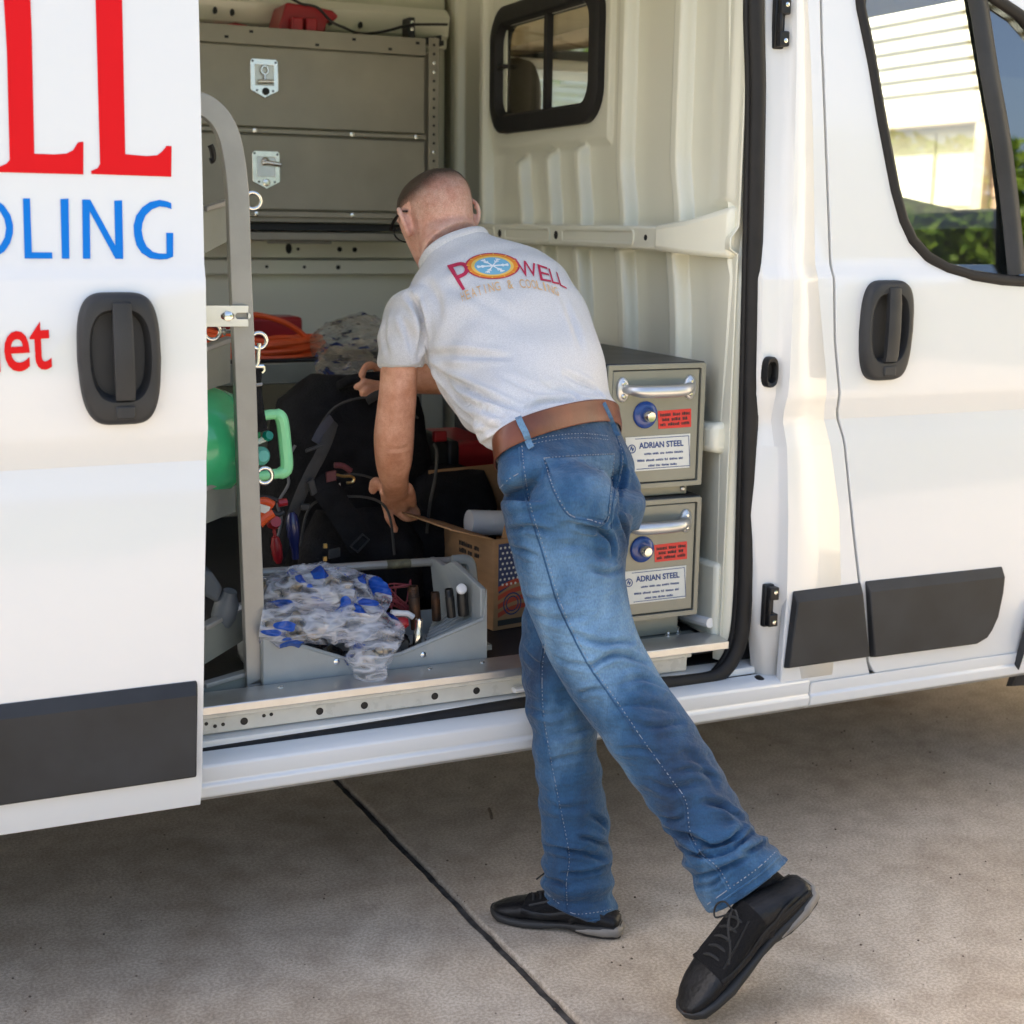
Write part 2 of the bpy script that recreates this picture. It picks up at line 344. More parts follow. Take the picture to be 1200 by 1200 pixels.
def fine_print(name, width, h, m, parent, org, ux, uz, off, seed):
    """a line of print too small to read: tiny upright ink strokes grouped into words"""
    rg = random.Random(seed); org, ux, uz, off = map(Vector, (org, ux, uz, off)); b = MB(); x = 0.0; left = rg.randint(4, 9)
    while x < width:
        hh = h*rg.uniform(.7, 1.0); w_ = h*rg.uniform(.22, .5)
        b.vf([org + ux*p + uz*q + off for p, q in ((x, 0), (x + w_, 0), (x + w_, hh), (x, hh))], [(0, 1, 2, 3)])
        x += w_ + h*.16; left -= 1
        if left == 0: x += h*.7; left = rg.randint(3, 9)
    o = b.build(name, m, parent, smooth=0); o['kind'] = 'stuff'; return o
def lerp_tab(z, zs, ys):
    if z <= zs[0]: return ys[0]
    for a, b, c, d in zip(zs, zs[1:], ys, ys[1:]):
        if z <= b: return c + (d - c) * (z - a) / (b - a)
    return ys[-1]
PZ = [-1,.30,.36,.42,.64,.97,1.03,1.09,1.345,1.375,1.8,2.3,2.6]
PY = [.09,.09,.02,.002,0,.008,.018,0,0,.012,.04,.09,.20]
def prof(z): return lerp_tab(z, PZ, PY)
CUTS = [.36,.42,.64,.97,.985,1.015,1.03,1.045,1.075,1.09,1.2,1.345,1.355,1.365,1.375,1.5,1.65,1.8,2.0,2.3]

# ------------------------------------------------------------------ ground
b = MB(); b.vf([(-150,-150,-0.09),(150,-150,-0.09),(150,150,-0.09),(-150,150,-0.09)], [(0,1,2,3)])
tag(b.build('ground', 'grass', smooth=0), kind='structure')
drive = empty('driveway', (0, 0, 0), rz=R(2.5)); tag(drive, kind='structure')
b = MB(); b.box((-9, -8.2, -0.085), (6.6, 8.2, -0.012)); o = b.build('joint_filler', 'joint', drive)
for i in range(-3, 3):
    for j in range(-2, 2):
        x0 = 1.090 + 3.0 * i; x1 = x0 + 2.980; y0 = -1.9 + 3.9 * j; y1 = y0 + 3.885
        b = MB(); x1 = min(x1, 6.37); ny = int((y1 - y0)/.018); rag = lambda x, y: .0028*noise.noise((x*3, y*38, 1)) + .0022*noise.noise((x*3, y*9, 4))
        b.prism([(x0 + rag(x0, y0 + (y1-y0)*q_/ny), y0 + (y1-y0)*q_/ny, 0.0) for q_ in range(ny + 1)] + [(x1 + rag(x1, y1 - (y1-y0)*q_/ny), y1 - (y1-y0)*q_/ny, 0.0) for q_ in range(ny + 1)], (0, 0, -.08)); b.build('slab', 'concrete', drive, bevel=0.007, seg=3)
# small dark twig and oil fleck on the slab
b = MB(); b.tube([(1.337,0.492,0.005), (1.324,0.451,0.012), (1.319,0.434,0.006)], 0.004, 6); tag(b.build('twig', 'bark'), 'tiny dark twig lying on the concrete left of the planted shoe', 'twig')

b = MB(); rng = random.Random(21)
for _ in range(420):
    x, y = rng.uniform(-.6, 3.2), rng.uniform(-1.5, .7); r_ = rng.uniform(.0008, .0032); b.lathe((x, y, .0), (rng.gauss(0, .3), rng.gauss(0, .3), 1), [(r_, -.0005), (r_*.9, r_*.5), (r_*.3, r_*.9)], 5)
tag(b.build('grit', 'bark', smooth=0), 'scattered dark grit and specks on the concrete driveway', 'grit', kind='stuff')
# ------------------------------------------------------------------ garage the van points at
house = empty('house', (6.4, 4, 0), 'cream sided house with a garage door seen through the passenger window', 'house')
b = MB(); b.box((6.60, -3, 0), (13, 9.2, 5.2)); b.build('wall', 'mortar', house)
b = MB(); b.prism([(6.0, -3.3, 5.15), (13.4, -3.3, 5.15), (9.7, -3.3, 7.4)], (0, 12.8, 0)); b.build('roof', 'roof', house)
nb = 30; sp = 0.0945
for k in range(nb):
    z = 2.245 + k*sp; b = MB()
    b.prism([(6.388, -3, z), (6.388, -3, z + 0.012), (6.426, -3, z + sp + 0.004), (6.46, -3, z + sp + 0.004), (6.46, -3, z + .012)], (0, 12.2, 0))
    b.build('siding_board', 'siding', house, smooth=0)
b = MB(); b.box((6.36, 4.43, 2.12), (6.56, 9.2, 2.24)); b.box((6.36, 4.43, 0), (6.56, 4.53, 2.118)); b.build('door_trim', 'trim', house, bevel=0.004)
gd = MB().box((6.53, 4.54, 0), (6.58, 9.1, 2.116)).build('garage_door', 'gdoor', house)
for r_ in range(4):
    for c_ in range(9):
        y0 = 4.56 + c_*0.505; z0 = 0.03 + r_*0.523
        b = MB(); b.obox((6.523, y0 + 0.2425, z0 + 0.2475), (0.008, 0, 0), (0, 0.235, 0), (0, 0, 0.24)); b.build('panel', 'gdoor', gd, bevel=0.006)
for k in range(29):
    for c_ in range(4):
        y1 = 4.425 - c_*0.212 - (0.1 if k % 2 else 0); y0 = y1 - 0.2
        if c_ == 0 and k % 2:
            b = MB(); b.box((6.42, 4.337, k*0.0755), (6.52, 4.425, k*0.0755 + 0.065)); b.build('brick', 'brick', house, smooth=0)
        b = MB(); b.box((6.42 - random.uniform(0, .004), y0, k*0.0755), (6.52, y1, k*0.0755 + 0.065)); b.build('brick', 'brick', house, smooth=0)
b = MB(); b.box((6.44, 3.4, 0), (6.6, 4.43, 2.2)); b.build('mortar_bed', 'mortar', house)
b = MB(); b.box((6.44, -3, 0), (6.6, 3.4, 2.24)); b.build('lower_wall', 'siding', house)

nbr = empty('house', (8, 14, 0), 'pale grey sided house in shade seen through the bulkhead window', 'house')
b = MB(); b.box((1, 14.1, 0), (22, 22, 6.0)); b.build('wall', 'siding2', nbr)
for k in range(46):
    z = 0.3 + k*0.107; b = MB()
    b.prism([(1, 13.985, z), (1, 13.985, z + 0.014), (1, 14.026, z + 0.112), (1, 14.09, z + 0.112), (1, 14.09, z + .014)], (21, 0, 0))
    b.build('siding_board', 'siding2', nbr, smooth=0)
b = MB(); b.prism([(0.5, 13.5, 5.9), (0.5, 22.5, 5.9), (0.5, 18, 8.6)], (22, 0, 0)); b.build('roof', 'roof', nbr)

def leaves(bm_, c, rad, n, size, rng=random, flat=0.5):
    for _ in range(n):
        while True:
            p = Vector((rng.uniform(-1,1), rng.uniform(-1,1), rng.uniform(-1,1)))
            if 0.25 < p.length < 1: break
        q = Vector((c[0] + p.x*rad[0], c[1] + p.y*rad[1], c[2] + p.z*rad[2]))
        nrm = Vector((rng.gauss(0,1), rng.gauss(0,1), rng.gauss(0.6,1))).normalized(); u = nrm.orthogonal().normalized()
        u = (Matrix.Rotation(rng.uniform(0, 6.28), 3, nrm) @ u); v = nrm.cross(u); s_ = size * rng.uniform(0.6, 1.3)
        bm_.vf([q - u*s_, q - v*s_*0.45 + nrm*s_*0.1, q + u*s_, q + v*s_*0.45 + nrm*s_*0.1], [(0,1,2,3)])
tree = empty('tree', (8.2, 11.6, 0), 'leafy tree with bright green drooping branch seen through the bulkhead window', 'tree')
b = MB(); b.tube(spline([(8.2,11.6,-.1),(8.15,11.6,1.6),(8.3,11.5,3.2),(8.1,11.3,4.8)], 5), [0.16 - 0.0075*i for i in range(16)], 10)
for e in ((6.6, 11.0, 3.5), (9.6, 10.6, 4.6), (7.6, 12.6, 5.0), (7.2, 10.2, 5.2)):
    b.tube(spline([(8.25, 11.52, 2.9), ((8.2+e[0])/2, (11.5+e[1])/2, e[2] + 0.1), e], 4), [0.06 - 0.006*i for i in range(9)], 7)
b.build('trunk', 'bark', tree)
b = MB()
for c_, r_, n_ in (((8.1,11.2,5.3),(1.9,1.3,1.3),1500), ((7.0,10.9,4.0),(1.1,.8,.55),600), ((6.85,11.0,3.28),(.42,.3,.26),150), ((6.62,11.0,3.1),(.2,.2,.2),70), ((6.3,11.0,3.38),(.35,.2,.13),60), ((9.6,10.8,4.6),(1.1,.9,.7),500), ((7.7,12.5,5.2),(1.2,.8,.8),500)):
    leaves(b, c_, r_, n_, 0.075)
b.build('crown', 'leaf2', tree, smooth=0, recalc=False)

# hedge across the driveway, behind the photographer: seen only as a reflection in the passenger window
hedge = empty('hedge', (8.0, -6.4, 0), 'sunlit broadleaf hedge reflected in the passenger door window', 'hedge')
b = MB(); b.box((4.6, -7.1, 0), (12.5, -6.4, 2.6)); b.build('branch_core', 'bark', hedge)
b = MB(); rng = random.Random(3)
for _ in range(20000):
    x = rng.uniform(4.4, 12.7); fz = rng.random(); yy = -5.9 - 0.35*abs(fz - .4) + 0.2*noise.noise((x*1.5, fz*3, 0)) - rng.random()*0.4; z = fz*3.0 + 0.12*noise.noise((x*2, 3, fz))
    nrm = Vector((rng.gauss(0,.7), rng.gauss(.6,.6), rng.gauss(.7,.6))).normalized(); u = nrm.orthogonal().normalized(); u = Matrix.Rotation(rng.uniform(0,6.28), 3, nrm) @ u; v = nrm.cross(u); s_ = rng.uniform(.055, .10)
    q = Vector((x, yy, z)); b.vf([q - u*s_, q - v*s_*.45, q + u*s_, q + v*s_*.45], [(0,1,2,3)])
b.build('foliage', 'leaf', hedge, smooth=0, recalc=False)

# ------------------------------------------------------------------ the van
van = empty('van', (1.2, 1.0, 0), 'white work van with open sliding side door and red and blue lettering', 'van')
def bodyplate(name, outer, holes, off, thick, m='white', parent=van, bevel=0.004):
    b = MB(); b.plate(outer, holes, thick, lambda x, z: prof(z) + off, CUTS)
    return b.build(name, m, parent, smooth=25, bevel=bevel)

# sliding door, slid back along the outside of the body
sd_edge = [(0.499,-0.076,0.380),(0.517,-0.086,0.797),(0.530,-0.072,1.029),(0.534,-0.090,1.324),(0.535,-0.083,1.363),(0.545,-0.048,1.816)]
zb = sd_edge[0][2]
outer = [(-0.78, 0, zb), (sd_edge[0][0], 0, zb)] + [(p[0], 0, p[2]) for p in sd_edge[1:]] + [(sd_edge[-1][0], 0, 2.12), (-0.78, 0, 2.12)]
hl = [(0.313,-0.090,1.219),(0.452,-0.090,1.215),(0.386,-0.090,1.329),(0.377,-0.090,1.104)]
def handle_hole(cx, cz, hw, hh): return [(x, 0, z) for x, z in superell(cx, cz + hh*.06, hw*.66, hh*.64, 3.2, 28)]
HL = ((hl[0][0]+hl[1][0])/2, (hl[2][2]+hl[3][2])/2, (hl[1][0]-hl[0][0])/2, (hl[2][2]-hl[3][2])/2)
sdoor = bodyplate('sliding_door', outer, [handle_hole(*HL)], -0.09, 0.045)
# moulding strip: chamfered top that catches the sky
def moulding(name, pts, off, parent, th=0.018, ch=0.024):
    b = MB(); P = [Vector((p[0], prof(p[2]) + off - 0.001, p[2])) for p in pts]
    zt = max(p.z for p in P); c = sum(P, Vector()) / len(P); F = []
    for p in P:
        top = p.z > c.z
        F.append(Vector((p.x + (0.004 if p.x < c.x else -0.004), p.y - th, p.z - (ch if top else -0.005))))
    b.loft([P, F]); return b.build(name, 'mould', parent, smooth=20, bevel=0.003)
q = [(0.130,-0.090,0.626),(0.498,-0.090,0.629),(0.491,-0.088,0.443),(0.119,-0.088,0.439)]
moulding('side_moulding', [(-0.70, 0, q[0][2]-.0), q[1], q[2], (-0.70, 0, q[2][2])], -0.09, sdoor)

def vinyl(name, loops, off, m, parent):
    out = []
    b = MB(); b.plate(loops[0], loops[1:], 0.0008, lambda x, z: prof(z) + off, CUTS); return b.build(name, m, parent, smooth=0)
L2 = [(0.376,-0.046,1.857),(0.419,-0.046,1.861),(0.416,-0.055,1.752),(0.410,-0.068,1.557),(0.445,-0.068,1.555),(0.463,-0.068,1.557),(0.471,-0.068,1.563),(0.478,-0.067,1.571),(0.479,-0.067,1.573),(0.488,-0.067,1.573),(0.485,-0.070,1.522),(0.353,-0.070,1.523),(0.353,-0.070,1.528),(0.364,-0.070,1.533),(0.368,-0.069,1.540)]
vinyl('letter', [L2], -0.0915, 'red', sdoor)
L1 = [(0.231,-0.048,1.845),(0.273,-0.047,1.848),(0.271,-0.056,1.742),(0.264,-0.068,1.553),(0.296,-0.068,1.553),(0.315,-0.068,1.555),(0.326,-0.068,1.561),(0.333,-0.067,1.572),(0.335,-0.067,1.574),(0.343,-0.067,1.575),(0.340,-0.070,1.522),(0.183,-0.070,1.522),(0.183,-0.070,1.529),(0.209,-0.070,1.531),(0.220,-0.069,1.536),(0.225,-0.069,1.542),(0.231,-0.058,1.713)]
vinyl('letter', [L1], -0.0915, 'red', sdoor)
vinyl('letter', [[(0.242,-0.073,1.481),(0.253,-0.073,1.481),(0.251,-0.079,1.394),(0.283,-0.079,1.394),(0.283,-0.079,1.384),(0.239,-0.079,1.384)]], -0.0915, 'blue', sdoor)
vinyl('letter', [[(0.301,-0.073,1.481),(0.314,-0.073,1.482),(0.310,-0.079,1.384),(0.298,-0.079,1.384)]], -0.0915, 'blue', sdoor)
vinyl('letter', [[(0.336,-0.073,1.481),(0.349,-0.073,1.481),(0.386,-0.078,1.406),(0.388,-0.073,1.480),(0.401,-0.073,1.481),(0.398,-0.079,1.384),(0.385,-0.079,1.384),(0.347,-0.074,1.462),(0.344,-0.079,1.384),(0.332,-0.079,1.384)]], -0.0915, 'blue', sdoor)
vinyl('letter', [[(0.483,-0.073,1.478),(0.483,-0.074,1.468),(0.474,-0.074,1.471),(0.463,-0.074,1.472),(0.450,-0.074,1.467),(0.439,-0.075,1.457),(0.433,-0.075,1.444),(0.431,-0.076,1.432),(0.433,-0.077,1.417),(0.438,-0.078,1.405),(0.448,-0.079,1.396),(0.459,-0.079,1.393),(0.471,-0.079,1.393),(0.472,-0.077,1.419),(0.472,-0.077,1.428),(0.484,-0.077,1.428),(0.482,-0.079,1.388),(0.472,-0.079,1.384),(0.459,-0.080,1.383),(0.443,-0.079,1.385),(0.429,-0.079,1.394),(0.421,-0.078,1.407),(0.418,-0.077,1.424),(0.418,-0.076,1.440),(0.423,-0.075,1.456),(0.434,-0.074,1.470),(0.447,-0.073,1.479),(0.463,-0.073,1.483),(0.475,-0.073,1.481)]], -0.0915, 'blue', sdoor)
vinyl('letter', [[(0.185,-0.073,1.482),(0.200,-0.073,1.478),(0.212,-0.074,1.469),(0.221,-0.075,1.454),(0.224,-0.076,1.438),(0.223,-0.077,1.424),(0.218,-0.078,1.409),(0.208,-0.079,1.395),(0.194,-0.079,1.387),(0.179,-0.080,1.382),(0.164,-0.079,1.386),(0.152,-0.079,1.396),(0.143,-0.078,1.409),(0.141,-0.076,1.431),(0.146,-0.075,1.453),(0.156,-0.074,1.469),(0.170,-0.073,1.479)], [(0.185,-0.074,1.472),(0.196,-0.074,1.469),(0.205,-0.074,1.460),(0.211,-0.075,1.448),(0.213,-0.076,1.433),(0.210,-0.077,1.418),(0.203,-0.078,1.406),(0.193,-0.079,1.396),(0.180,-0.079,1.392),(0.167,-0.079,1.396),(0.157,-0.078,1.405),(0.152,-0.076,1.431),(0.161,-0.075,1.458),(0.172,-0.074,1.468)]], -0.0915, 'blue', sdoor)
nx0, nx1 = (0.148,-0.092,1.199), (0.272,-0.092,1.196)
vs, fs = text_mesh('net', 1.0, 0.011); xm = max(v[0] for v in vs); b = MB(); scx = (nx1[0] - nx0[0]) / xm; scz = 0.077 / 0.56
b.vf([(nx0[0] + x*scx, prof(nx0[2]) - 0.0922, nx0[2] + 0.004*x + y*scz) for x, y in vs], fs); b.build('lettering', 'red', sdoor, smooth=0)

def handle(parent, c, hw, hh, off):
    """barrel shaped recessed housing with a vertical grip"""
    cx, cz = c; n = 56
    def loop(fx, fz, dy, e=4.5, dz=0.0):
        pts = []
        for x, z in superell(0, 0, hw*fx, hh*fz, e, n):
            bul = 1.0 - 0.10*(abs(z)/hh)**2 - (0.06*max(0, -z/hh)); pts.append((cx + x*bul, off + dy, cz + z + dz))
        return pts
    b = MB(); b.loft([loop(1, 1, 0.001), loop(1, 1, -0.010), loop(.95, .965, -0.021), loop(.86, .90, -0.025), loop(.74, .70, -0.024, 3.2, hh*.05), loop(.68, .655, -0.016, 3.2, hh*.06), loop(.62, .62, 0.004, 3.2, hh*.07), loop(.55, .56, 0.016, 3.2, hh*.07)])
    o = b.build('handle_housing', 'mould', parent, smooth=50)
    b = MB(); rows = []
    for t, w_, d in ((0.93, .20, -.016), (.86, .22, -.030), (.55, .235, -.034), (.0, .24, -.036), (-.50, .235, -.034), (-.62, .225, -.031), (-.66, .21, -.012)):
        z = cz + hh*t*0.98; ww = hw*w_
        rows.append([(cx - ww + hw*.06, off + d + .014, z), (cx - ww + hw*.06, off + d + .002, z), (cx - ww*.75 + hw*.06, off + d, z), (cx + ww*.75 + hw*.06, off + d, z), (cx + ww + hw*.06, off + d + .002, z), (cx + ww + hw*.06, off + d + .014, z)])
    b.loft(rows); o2 = b.build('handle_grip', 'mould', parent, smooth=40)
    b = MB(); b.obox((cx + hw*.06, off - .024, cz - hh*.80), (hw*.24, 0, 0), (0, .004, 0), (0, 0, hh*.10)); b.build('lock_cover', 'mould', parent, bevel=0.003)
handle(sdoor, HL[:2], HL[2], HL[3], -0.090 + 0.001)

# jamb strip + B pillar outer panel, lofted across its section at several heights
rows = []
for zrow in ([(1.995,0.002,0.429),(1.909,0.009,0.396),(1.885,0.010,0.395),(1.847,0.010,0.393),(1.816,0.009,0.398),(1.775,0.007,0.404)], [(2.003,0.000,0.635),(1.854,0.000,0.629),(1.835,0.000,0.631),(1.814,0.000,0.633),(1.784,0.000,0.636),(1.743,0.000,0.640)], [(1.988,0.004,0.817),(1.849,0.005,0.827),(1.828,0.005,0.828),(1.801,0.005,0.830),(1.758,0.005,0.833),(1.726,0.005,0.836)],
             [(1.954,0.009,0.976),(1.838,0.010,0.982),(1.820,0.010,0.982),(1.806,0.010,0.983),(1.766,0.011,0.985),(1.731,0.011,0.987)], [(1.932,0.008,1.064),(1.826,0.007,1.068),(1.812,0.006,1.069),(1.798,0.006,1.069),(1.762,0.006,1.071),(1.726,0.005,1.072)], [(1.926,0.000,1.132),(1.830,0.000,1.135),(1.812,0.000,1.135),(1.797,0.000,1.136),(1.757,0.000,1.137),(1.724,0.000,1.138)],
             [(1.889,0.000,1.338),(1.826,0.000,1.338),(1.806,0.000,1.338),(1.786,0.000,1.338),(1.749,0.000,1.338),(1.717,0.000,1.339)], [(1.876,0.031,1.663),(1.831,0.031,1.661),(1.814,0.031,1.661),(1.792,0.031,1.660),(1.755,0.031,1.658),(1.727,0.031,1.657)], [(1.858,0.056,1.961),(1.834,0.056,1.959),(1.815,0.056,1.958),(1.791,0.056,1.956),(1.757,0.055,1.953),(1.731,0.055,1.951)]):
    z = zrow[0][2]; offs = (0.0, 0.0, 0.018, 0.030, 0.034, 0.060)
    rows.append([(p[0] + o_*0.62, prof(z) + o_, z) for p, o_ in zip(zrow, offs)])
fix = []
for r_ in rows: fix.append(r_)
zs = [r_[0][2] for r_ in fix]
def rowat(z):
    for a, c_ in zip(fix, fix[1:]):
        if a[0][2] <= z <= c_[0][2]:
            t = (z - a[0][2])/(c_[0][2] - a[0][2]); return [tuple(Vector(p).lerp(Vector(q_), t)) for p, q_ in zip(a, c_)]
    return fix[-1] if z > fix[-1][0][2] else fix[0]
lev = sorted(set([fix[0][0][2]] + [z for z in CUTS if fix[0][0][2] < z < fix[-1][0][2]] + zs))
gr = []
for z in lev:
    rr = rowat(z); oo = (0.0, 0.0, 0.018, 0.030, 0.034, 0.060)
    gr.append([(p[0], prof(z) + o_, z) for p, o_ in zip(rr, oo)])
top = [(p[0], p[1] + .012, 2.2) for p in gr[-1]]; gr.append(top)
b = MB(); b.loft(gr, cap=False, closed=False); o = b.build('door_pillar', 'jamb', van, smooth=50, recalc=True)
sm = o.modifiers.new('s', 'SOLIDIFY'); sm.thickness = 0.003; sm.offset = 0

# outer B panel between jamb edge and door gap
gap = [(1.895,0.056,1.964),(1.899,0.042,1.824),(1.910,0.031,1.665),(1.929,0.013,1.393),(1.946,0.000,1.207),(1.965,0.000,1.102),(1.972,0.011,1.052),(1.993,0.011,0.989),(2.031,0.003,0.774),(2.059,0.000,0.630),(2.082,0.001,0.514),(2.098,0.002,0.446),(2.115,0.002,0.419),(2.146,0.007,0.402)]
inner = [(1.838,0.056,1.960),(1.836,0.031,1.662),(1.831,0.000,1.338),(1.835,0.000,1.135),(1.830,0.007,1.068),(1.843,0.010,0.981),(1.854,0.005,0.827),(1.858,0.000,0.629),(1.854,0.002,0.461),(1.850,0.008,0.400)]
sillz = (2.062,0.007,0.405)[2]
outer = [(p[0] - .003, 0, p[2]) for p in gap[:-2]] + [(gap[-2][0]-.006, 0, gap[-2][2]-.01), (gap[-2][0]-.006, 0, sillz)] + [(inner[-1][0], 0, sillz)] + [(p[0] - .004, 0, p[2]) for p in inner[::-1][1:]]
bp = bodyplate('pillar_panel', outer, [], -0.001, 0.02, bevel=0.003)
q = [(1.867,0.000,0.644),(2.058,0.000,0.647),(2.091,0.002,0.462),(1.854,0.002,0.461)]
moulding('side_moulding', q, -0.001, bp)

# front door with window opening
win_o = [(1.987,0.061,2.007),(1.999,0.052,1.919),(2.024,0.043,1.828),(2.060,0.032,1.683),(2.100,0.023,1.539),(2.126,0.018,1.473),(2.153,0.016,1.430),(2.196,0.013,1.394),(2.254,0.009,1.367),(2.325,0.002,1.350),(2.413,0.000,1.340),(2.559,0.000,1.332)]
winR = (2.652,0.013,1.396)
doorR = (2.751,0.000,1.335)
q1 = (2.559,0.010,0.394); q2 = (2.321,0.008,0.399); q3 = (2.611,0.001,0.556); q4 = (2.587,0.003,0.775)
outer = [(p[0] + .003, 0, p[2]) for p in gap] + [(q2[0], 0, gap[-1][2] + .0), (q1[0] + .002, 0, gap[-1][2] + .004), (q3[0], 0, q3[2]), (q4[0] + .12, 0, q4[2] + .1), (3.18, 0, 1.2), (3.18, 0, 1.42), (2.70, 0, 2.02), (2.5, 0, 2.1), (gap[0][0] + .004, 0, 2.1)]
hole = [(p[0], 0, p[2]) for p in win_o] + [(p[0], 0, p[2]) for p in [(2.621,0.006,1.360),(2.650,0.015,1.416),(2.627,0.029,1.634),(2.569,0.041,1.807),(2.502,0.050,1.899),(2.452,0.054,1.937),(2.361,0.058,1.975),(2.237,0.063,2.032),(2.118,0.067,2.072),(2.003,0.066,2.061)]]
hr = [(2.008,0.000,1.206),(2.147,0.000,1.222),(2.067,0.000,1.341),(2.083,0.000,1.117)]
HR = ((hr[0][0]+hr[1][0])/2, (hr[2][2]+hr[3][2])/2, (hr[1][0]-hr[0][0])/2, (hr[2][2]-hr[3][2])/2)
fdoor = bodyplate('front_door', outer, [hole, handle_hole(*HR)], -0.001, 0.03, bevel=0.003)
b = MB(); hp = [(p[0], prof(p[2]) + .001, p[2]) for p in hole]
b.tube([(x + 0, y, z) for x, y, z in hp], 0.013, 8, closed=True); b.build('window_seal', 'rubber', fdoor, smooth=60)
dvl = [(2.298,0.063,2.033),(2.336,0.057,1.971),(2.376,0.041,1.806),(2.418,0.031,1.656),(2.448,0.021,1.512),(2.457,0.000,1.344)]
nA = [p for p in hole if p[0] < dvl[-1][0] and p[2] < 1.95]
mainp = [(p[0], 0, p[2]) for p in win_o if p[0] < dvl[-1][0]] + [(p[0], 0, p[2]) for p in dvl[::-1]] + [(p[0], 0, p[2]) for p in hole[-2:]]
b = MB(); b.plate(mainp, [], 0.004, lambda x, z: prof(z) + .016, CUTS); b.build('window_glass', 'sideglass', fdoor, smooth=0)
qp = [(p[0], 0, p[2]) for p in dvl] + [(p[0], 0, p[2]) for p in hole if p[2] < 1.99 and p[0] > dvl[-1][0] - .001][:]
qp = [(p[0], 0, p[2]) for p in dvl] + [(p[0], 0, p[2]) for p in [(2.560,0.000,1.328),(2.621,0.006,1.360),(2.650,0.015,1.416),(2.627,0.029,1.634),(2.569,0.041,1.807),(2.502,0.050,1.899),(2.452,0.054,1.937),(2.361,0.058,1.975)]]
b = MB(); b.plate(qp, [], 0.004, lambda x, z: prof(z) + .014, CUTS); b.build('quarter_glass', glass('quarter_glass', (.3, .32, .33), 2.3), fdoor, smooth=0)
b = MB(); b.plate([(p[0] + .012, 0, p[2]) for p in qp], [], 0.01, lambda x, z: prof(z) + .06, CUTS); b.build('reflection_backing', 'cabdark', fdoor, smooth=0)  # dark plate added behind the quarter glass so its sky reflection shows
# division bar between door glass and quarter glass
dv = [(2.284,0.067,2.032),(2.322,0.061,1.971),(2.362,0.045,1.805),(2.404,0.034,1.656),(2.436,0.025,1.512),(2.458,0.007,1.352)]
b = MB(); b.tube(spline([(p[0] + .004, p[1], p[2]) for p in dv], 4), (0.014, 0.027), 8, flat=(0, 1, 0)); b.build('division_bar', 'mould', fdoor, smooth=50)
handle(fdoor, HR[:2], HR[2], HR[3], 0.0)
q = [(2.069,0.000,0.649),(2.486,0.000,0.648),(2.485,0.000,0.607),(2.476,0.001,0.547),(2.461,0.001,0.487),(2.447,0.002,0.469),(2.416,0.002,0.457),(2.098,0.002,0.459)]
moulding('side_moulding', q, -0.001, fdoor)

# A pillar outside (white), fender and wheel arch cladding
b = MB(); b.tube(spline([(2.52, .10, 2.16), (2.82, .07, 1.98), (3.2, .06, 1.56), (3.5, .1, 1.25)], 5), (0.05, 0.045), 10); b.build('front_pillar', 'white', van, smooth=60)
b = MB(); b.box((1.99, .06, .4), (2.02, .09, 2.1)); b.build('door_frame', 'black', van)
fo = [(q1[0] + .008, 0, gap[-1][2] - .005), (q3[0] + .006, 0, q3[2]), (q4[0] + .126, 0, q4[2] + .1), (3.19, 0, 1.2), (3.19, 0, 1.36), (3.86, 0, 1.05), (3.95, 0, .5), (3.80, 0, .5), (3.70, 0, .74), (3.5, 0, .84), (3.2, 0, .84), (3.0, 0, .74), (2.88, 0, .5), (2.66, 0, .40), (2.63, 0, .38)]
fender = bodyplate('fender', fo, [], -0.001, 0.02)
fm = [(2.552,0.013,0.383),(2.562,0.001,0.476),(2.577,0.001,0.532),(2.636,0.001,0.575),(2.708,0.001,0.568),(2.638,0.010,0.394),(2.702,0.090,0.293),(2.608,0.089,0.300)]
moulding('arch_cladding', fm, -0.012, fender, th=0.02, ch=0.006)

# sill / step: section swept along x
sx0, sx1 = 0.30, 1.87
def sweep(name, prof_yz, m, x0=sx0, x1=sx1, parent=van, bev=0.002):
    b = MB(); b.prism([(x0, y, z) for y, z in prof_yz], (x1 - x0, 0, 0)); return b.build(name, m, parent, smooth=30, bevel=bev)
sweep('rocker_panel', [(.10, .345), (.02, .347), (-.004, .362), (-.008, .385), (-.001, .390), (-.004, .396), (-.004, .424), (.012, .434), (.055, .436), (.055, .40), (.10, .40)], 'white', -.8, 1.93, bev=.004)
sweep('step_ledge', [(.055, .436), (.055, .453), (.085, .458), (.105, .458), (.105, .436)], 'jamb')
sweep('step_riser', [(.072, .460), (.070, .494), (.052, .498), (.052, .518), (.14, .518), (.14, .460)], 'sill', .3, 1.64)
sweep('step_edge_trim', [(.034, .512), (.034, .530), (.062, .533), (.115, .533), (.115, .520), (.05, .512)], 'alu', .3, 1.727)
b = MB(); b.box((.3, .105, .40), (1.8, .6, .459)); b.build('step_well', 'black', van)
# curved lower door track sweeping inward at the front
b = MB(); b.tube(spline([(1.2, .055, .474), (1.45, .062, .474), (1.6, .10, .474), (1.7, .18, .474)], 6), (.006, .012), 8, flat=(0, 0, 1)); b.build('door_track', 'jamb', van)
for px in range(7):
    x = 0.62 + px*0.125 + (.03 if px % 2 else 0)
    b = MB(); b.lathe((x, .0712, .478), (0, -1, 0), [(.0078, -.002), (.0078, .001), (.005, .0012)], 14); b.build('slot_hole', 'black', van)
for x in (.545, .562, .578, .66, .675):
    b = MB(); b.lathe((x, .0712, .478 + random.uniform(-.008, .008)), (0, -1, 0), [(.004, -.002), (.004, .001)], 8); b.build('small_hole', 'black', van)
for x in (.70, 1.02, 1.14, 1.30, 1.5):
    b = MB(); b.lathe((x, .088, .533), (0, 0, 1), [(.006, 0), (.006, .0015), (.003, .003)], 10); b.build('screw', 'steel', van)
